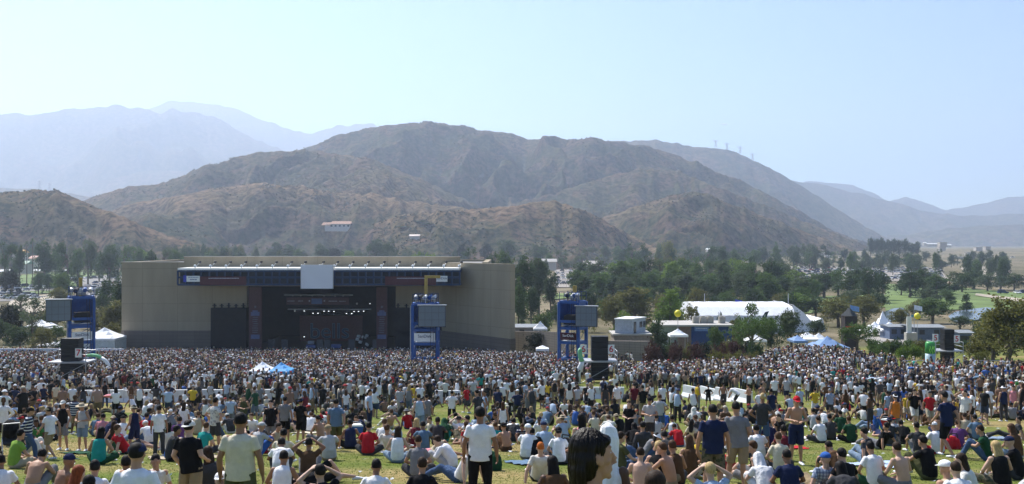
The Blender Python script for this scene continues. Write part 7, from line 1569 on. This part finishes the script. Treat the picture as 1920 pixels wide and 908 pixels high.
# ---------------------------------------------------------------- the dark bob in the foreground
def hero():
    Y = 5.3; c = P(1112, 852, Y); c.z += .0; gd = g(c.x, Y)
    m = MB(); s = 1.06
    H = V3((0, 0, 0))
    def B(p, r, **k): m.ball(tuple(q*s for q in p), tuple(q*s for q in r), n=20, k=14)
    B((0, -.01, .02), (.075, .098, .110)); B((0, .030, -.045), (.056, .062, .072)); B((0, .062, -.105), (.026, .024, .020))
    m.loft([(0, .088*s, .03*s), (0, .100*s, .005*s), (0, .122*s, -.024*s), (0, .098*s, -.036*s)], [(.010, .01), (.012, .012), (.017, .016), (.010, .008)], X1, 10)
    m.ball((0, .094*s, -.056*s), (.024, .012, .0085)); m.ball((0, .091*s, -.073*s), (.022, .012, .0095)); m.ball((0, .086*s, .042*s), (.052, .012, .010))
    for q in (-1, 1): m.ball((q*.036*s, .068*s, -.03*s), (.026, .022, .024)); m.ball((q*.078*s, -.004, -.015), (.010, .02, .032))
    m.loft([(0, -.005, -.05), (0, -.02, -.13), (0, -.035, -.22)], [(.060, .066), (.056, .060), (.075, .07)], X1, 18)
    # shoulders, trunk, arms and legs carry on below the frame
    J = POSES['stand']; bm = body_mb(J); hh = V3(J['H']); k = 1.0; zoff = 1.62
    for v in bm.v: pass
    keep = MB(); keep.v = [(v[0]*.93, v[1]*.93, (v[2]-hh.z)*.98-.02) for v in bm.v]; keep.f = bm.f; keep.m = bm.m
    # drop the standard head balls: they lie inside the larger one built above
    m.add(keep.v, keep.f)
    body = link('person', realize(m, 'person_body', .0065, 26000, 0, 1)); body.data.materials.append(SKIN['tan'])
    body.location = c; body.rotation_euler = (0, 0, R(-78)); sc = (c.z-gd)/(1.60*1.0+.02); body.scale = (.94, .94, .94)
    tag(body, 'person with glossy dark bob haircut in profile, close at the bottom edge', 'person')
    sh = MB(); sm = shirt_mb(J, 'long'); sh.add([(v[0]*.95, v[1]*.95, (v[2]-hh.z)*.98-.025) for v in sm.v], sm.f)
    q = link('shirt', realize(sh, 'bob_shirt', .012, 5000, .012), body); q.data.materials.append(cm('black'))
    tr = MB(); sm = bottom_mb(J, 'trousers'); tr.add([(v[0]*.95, v[1]*.95, (v[2]-hh.z)*.98-.025) for v in sm.v], sm.f)
    q = link('trousers', realize(tr, 'bob_trousers', .012, 3000, .012), body); q.data.materials.append(cm('denim'))
    h = MB(); rr = random.Random(8)
    def hb(p, r): h.ball(p, r, n=22, k=14)
    hb((0, -.030, .050), (.100, .112, .102)); hb((0, -.058, -.02), (.106, .082, .105)); 
    for q in (-1, 1): hb((q*.074, -.040, -.02), (.030, .052, .085)); hb((q*.066, -.040, -.085), (.028, .036, .050))
    hb((0, .058, .078), (.070, .040, .036)); h.loft([(0, -.06, .02), (0, -.085, -.08), (0, -.085, -.17), (0, -.07, -.21)], [(.10, .06), (.105, .055), (.095, .045), (.06, .02)], X1, 22)
    hm = realize(h, 'bob_hair', .0055, 30000, .007, 14, 5)
    # combed locks
    n = len(hm.vertices); co = np.empty(n*3, np.float32); hm.vertices.foreach_get('co', co); co = co.reshape(-1, 3); no = np.empty(n*3, np.float32); hm.vertices.foreach_get('normal', no); no = no.reshape(-1, 3)
    an = np.arctan2(co[:, 0], co[:, 1]+.02); lk = np.stack([an*9, co[:, 2]*9, co[:, 1]*5], 1)+40
    co = co+no*((n3(lk, 0)-.5)*.013+(n3(lk*np.array([3.2, 1.4, 1])+7, 3)-.5)*.011)[:, None]; hm.vertices.foreach_set('co', co.ravel()); hm.update()
    hmat, nt, b = newmat('glossy_black_hair'); b.inputs['Roughness'].default_value = .40; b.inputs['Specular IOR Level'].default_value = .22
    f = nz(nt, 120, 4, stretch=(1, 1, .08)); nt.links.new(ramp(nt, f, [(.3, (.003, .002, .002)), (.7, (.012, .007, .005))]), b.inputs['Base Color']); bump(nt, b, f, .006)
    q = link('hair', hm, body); q.data.materials.append(hmat)
    # loose strands
    st = MB()
    for k in range(700):
        a = rr.uniform(-2.5, 2.5); z = rr.uniform(-.05, .12); rad = .104*math.sqrt(max(.05, 1-(max(0, z-.03)/.12)**2)); p0 = V3((math.sin(a)*rad, -math.cos(a)*rad*1.12-.02, z)); L = rr.uniform(.08, .18); o = V3((p0.x, p0.y+.02, 0)).normalized()
        p1 = p0+o*rr.uniform(.004, .022)+V3((0, 0, -L*.5)); p2 = p0+o*rr.uniform(-.004, .028)+V3((rr.uniform(-.01, .01), rr.uniform(-.01, .01), -L))
        if p2.y > .0 or p0.y > .02: continue
        st.loft([p0, p1, p2], [(.0018, .0018), (.0018, .0018), (.0006, .0006)], None, 4)
    q = st.build('loose_strand', hmat, body); q['kind'] = 'stuff'; q.name = 'loose_strands'
    # eyes and lips
    ey = MB(); 
    for q_ in (-1, 1):
        e = link('eye', MB().ball((q_*.031, .088, .012), (.013, .010, .011), n=12, k=8).mesh('eye', [M_('eye_white', (.6, .58, .56), .3), ]), body)
        e2 = link('iris', MB().ball((q_*.032, .0955, .012), (.006, .004, .006), n=10, k=6).mesh('iris', [M_('dark_iris', (.02, .012, .008), .2)]), e)
    lp = link('lips', MB().ball((0, .107, -.060), (.021, .006, .006)).ball((0, .103, -.074), (.019, .007, .007)).mesh('lips', [M_('lip_skin', (.28, .09, .08), .5)]), body)
hero()

# ---------------------------------------------------------------- parasols, bags, litter on the lawn
def parasol(px, py, Y, w, col, lab, tilt=0, hgt=None):
    c = P(px, py, Y); b = GP(px, Y); t = empty('parasol', b, lab, 'parasol'); m = MB(); n = 10; r = w/F*Y/2; M = Matrix.Rotation(R(tilt), 3, 'Y') @ Matrix.Rotation(R(-18), 3, 'X')
    vs = [c+M @ Vector((0, 0, r*.42))]; fs = []
    for k, (q, z) in enumerate(((.45, .34), (.8, .16), (1, -.02))):
        for j in range(n*2): a = math.pi*j/n; w_ = q*(1 if j % 2 == 0 else .965); vs.append(c+M @ Vector((math.cos(a)*r*w_, math.sin(a)*r*w_, r*z)))
    for j in range(2*n): fs.append((0, 1+j, 1+(j+1) % (2*n)))
    for k in range(2):
        for j in range(2*n): a = 1+k*2*n+j; b2 = 1+k*2*n+(j+1) % (2*n); fs.append((a, a+2*n, b2+2*n, b2))
    m.add(vs, fs); m.build('canopy', cm(col) if isinstance(col, str) else col, t); MB().tube(c-Vector((0, 0, max(.5, min(1.9, c.z-b.z)))), c+M @ Vector((0, 0, r*.46)), .015).build('pole', steel, t)
parasol(206, 744, 62, 24, 'pink', 'pink parasol above the seated people at far left'); parasol(429, 703, 96, 16, 'orange', 'small orange parasol in the packed left crowd'); parasol(793, 705, 105, 17, 'lime', 'pale yellow green parasol below the middle tower'); parasol(763, 699, 112, 12, 'cream', 'tiny cream parasol left of the middle tower')
parasol(662, 715, 92, 15, 'white', 'white parasol in the packed crowd below the stage'); parasol(1101, 692, 108, 14, 'pink', 'tiny pink parasol right beside the inflatable tube'); parasol(1211, 684, 112, 14, 'purple', 'lavender parasol right of the speaker stack with the 6 sign'); parasol(1708, 691, 88, 14, 'blue', 'blue parasol in the right crowd'); parasol(1634, 711, 76, 18, 'pale blue', 'pale blue parasol in the right crowd, lower'); parasol(1833, 709, 78, 20, 'slate blue', 'slate blue parasol at far right'); parasol(1817, 750, 52, 28, 'orange', 'bright orange tilted parasol on the right lawn', 12)
parasol(702, 689, 130, 10, 'pale blue', 'tiny pale blue parasol in the crowd before the open stage'); parasol(1555, 704, 84, 12, 'white', 'tiny white parasol in the right crowd')
def stroller():
    Y = solveY(20, 852); b = GP(20, Y); t = empty('baby_stroller', b, 'dark baby stroller with hood at far left under the plaid shirt', 'stroller', rz=R(30))
    def pp(nm, mt, m): return link(nm, m.mesh(nm, [mt]), t)
    pp('seat', cm('charcoal'), MB().loft([(0, -.25, .35), (0, 0, .38), (0, .25, .75)], [(.2, .05), (.22, .06), (.2, .04)], X1, 12)); pp('hood', cm('black'), MB().ball((0, .12, .72), (.25, .30, .28), n=14, k=8))
    fr = MB()
    for s in (-1, 1): fr.tube((s*.22, .35, .12), (s*.22, -.3, .95), .015); fr.tube((s*.22, -.35, .12), (s*.22, .25, .75), .015)
    fr.tube((-.22, -.3, .95), (.22, -.3, .95), .015); pp('frame', steel, fr)
    for x in (-.25, .25):
        for y in (-.35, .35): pp('wheel', tyre, MB().tube((x-.02, y, .11), (x+.02, y, .11), .11, n=14))
stroller()
def bag(px, fy, col, lab, s=1.0):
    Y = solveY(px, fy); b = GP(px, Y); t = empty('bag', b, lab, 'bag', rz=random.uniform(-.6, .6)); t.scale = (s, s, s)
    m = MB().loft([(0, 0, -.01), (0, 0, .12), (0, 0, .28), (0, 0, .38)], [(.22, .14), (.24, .16), (.2, .13), (.08, .05)], X1, 14); q = link('sack', realize(m, 'sack', .015, 900, .03), t); q.data.materials.append(cm(col))
    q = link('strap', MB().loft([(-.14, -.02, .3), (-.1, -.05, .46), (.1, -.05, .46), (.14, -.02, .3)], [(.012, .02)]*4, (0, 1, 0), 6).mesh('strap', [cm('charcoal')]), t)
bag(492, 850, 'red', 'red bag standing behind the cream t-shirt', 1.4); bag(1310, 888, 'black', 'black backpack at the feet of the navy t-shirt', 1.2); bag(1063, 850, 'black', 'black shoulder bag left of the bob', 1.2); bag(1786, 842, 'red', 'red bag by the person standing alone at right', 1.1); bag(1362, 882, 'red', 'red bag between the navy and grey t-shirts'); bag(920, 880, 'dark green', 'dark green bag at the big white shirt', 1.2); bag(745, 820, 'pale blue', 'pale blue bag by the very long hair', .9); bag(325, 860, 'blue', 'blue bag right of the slim charcoal trousers', 1.1); bag(215, 843, 'dark green', 'dark green folded blanket bag beside the teal top', .9); bag(1180, 862, 'denim', 'denim coloured bag right of the bob'); bag(697, 848, 'white', 'white plastic bag below the red t-shirt', .9); bag(1276, 838, 'white', 'white plastic bag right of the bare backs', .8); bag(1525, 826, 'white', 'white plastic bag beside the seated white t-shirt', .7)
def blanket(px, fy, w, d, col, lab):
    Y = solveY(px, fy); b = GP(px, Y); n = 12; m = MB(); a = random.uniform(-.5, .5); co, si = math.cos(a), math.sin(a); vs = []
    for s_ in (0, 1):
        for i in range(n+1):
            for j in range(n+1):
                x = (i/n-.5)*w; y = (j/n-.5)*d; x += .03*math.sin(j*1.3); y += .03*math.sin(i*1.7); X = b.x+x*co-y*si; Z = b.y+x*si+y*co
                vs.append((X, Z, g(X, Z)+.035+.015*math.sin(i*2.1+j*1.3)-.012*s_))
    K = (n+1)**2; fs = []
    for i in range(n):
        for j in range(n): q = i*(n+1)+j; fs += [(q, q+n+1, q+n+2, q+1), (q+K, q+1+K, q+n+2+K, q+n+1+K)]
    m.add(vs, fs); tag(m.build('blanket', cm(col), smooth=True), lab, 'blanket')
for bx_ in ((190, 850, 2.0, 1.4, 'dark green', 'dark green blanket under the teal tank top'), (345, 858, 1.8, 1.3, 'beige', 'beige blanket right of the slim charcoal trousers'), (735, 838, 2.0, 1.5, 'maroon', 'maroon blanket under the very long brown hair'), (1015, 868, 1.7, 1.3, 'slate blue', 'slate blue blanket under the orange-haired person'), (1150, 872, 2.0, 1.5, 'white', 'white blanket right of the bob'), (1450, 840, 2.0, 1.5, 'red', 'red blanket under the seated cream t-shirt'), (1545, 822, 1.8, 1.3, 'white', 'white blanket beside the seated white t-shirt right of the red cap'), (1660, 872, 1.9, 1.4, 'pale blue', 'pale blue blanket at the white and green sitter'), (1880, 822, 2.0, 1.5, 'light denim', 'pale denim blue blanket at the far right lawn'), (800, 858, 2.0, 1.4, 'khaki', 'khaki blanket under the lying straw hat'), (86, 812, 2.0, 1.4, 'navy', 'navy blanket at far left among the sitters'), (600, 812, 2.0, 1.4, 'cream', 'cream blanket below the open stage')): blanket(*bx_)
def cooler(px, fy, col, lab):
    Y = solveY(px, fy); b = GP(px, Y); t = empty('cooler', b, lab, 'cooler', rz=random.uniform(-.7, .7))
    def pp(nm, mt, m): return link(nm, m.mesh(nm, [mt]), t)
    pp('tub', M_('cooler_'+col, CC[col], .4, .05), MB().loft([(0, 0, 0), (0, 0, .3)], [(.34, .22), (.38, .25)], X1, 4)); pp('lid', white, MB().loft([(0, 0, .303), (0, 0, .36)], [(.39, .26), (.36, .24)], X1, 4)); pp('handle', steel, MB().loft([(-.3, 0, .3), (-.28, 0, .46), (.28, 0, .46), (.3, 0, .3)], [(.012, .012)]*4, (0, 1, 0), 6))
cooler(360, 800, 'red', 'red cooler with white lid on the left lawn'); cooler(668, 812, 'blue', 'blue cooler with white lid below the stage'); cooler(1405, 818, 'blue', 'blue cooler with white lid right of the grey t-shirt'); cooler(1668, 800, 'red', 'red cooler with white lid on the right lawn'); cooler(960, 812, 'white', 'white cooler left of the bob')
def litter():
    r = random.Random(9); m = MB()
    for k in range(800):
        Y = 13+62*r.random()**1.2; px = r.uniform(-10, 1930); b = GP(px, Y); s = r.uniform(.03, .11)
        vs = [b+Vector((r.uniform(-s, s), r.uniform(-s, s), r.uniform(0, s*.9)+.01)) for _ in range(4)]; m.add(vs, [(0, 1, 2), (0, 2, 3), (0, 1, 3)])
    tag(m.build('litter', M_('white_paper', (.75, .76, .78), .8)), 'scraps of white paper and cups scattered on the grass', 'litter', kind='stuff')
litter()
def turf():
    r = np.random.default_rng(2); n = 90000; Y = 12+26*r.random(n)**1.2; X = r.uniform(-.56, .56, n)*Y; Z = gz(X, Y)-.01
    a = r.uniform(0, 6.28, n); h = r.uniform(.015, .035, n); w = r.uniform(.006, .014, n)*(1+Y/25); l = r.normal(0, .4, (n, 2))*h[:, None]
    V = np.stack([np.stack([X-np.cos(a)*w, Y-np.sin(a)*w, Z], 1), np.stack([X+np.cos(a)*w, Y+np.sin(a)*w, Z], 1), np.stack([X+l[:, 0], Y+l[:, 1], Z+h], 1)], 1).reshape(-1, 3)
    tag(link('grass', np_mesh('grass', V, np.arange(3*n).reshape(-1, 3), [leaf_mat('grass_blade', (.12, .17, .035), .3)], smooth=False)), 'short lawn grass blades in the foreground', 'grass', kind='stuff')
turf()
# ---------------------------------------------------------------- haze
def haze():
    mb = MB().bb(-7000, 7000, -300, 11000, -40, 1340)
    m = bpy.data.materials.new('haze_air'); m.use_nodes = True; nt = m.node_tree; nt.nodes.clear()
    v = nt.nodes.new('ShaderNodeVolumePrincipled'); o = nt.nodes.new('ShaderNodeOutputMaterial')
    v.inputs['Color'].default_value = (.68, .80, 1, 1); v.inputs['Density'].default_value = HAZE; v.inputs['Anisotropy'].default_value = .45
    nt.links.new(v.outputs[0], o.inputs['Volume'])
    tag(mb.build('haze', m), kind='stuff')
HAZE = 1.6e-4
haze()
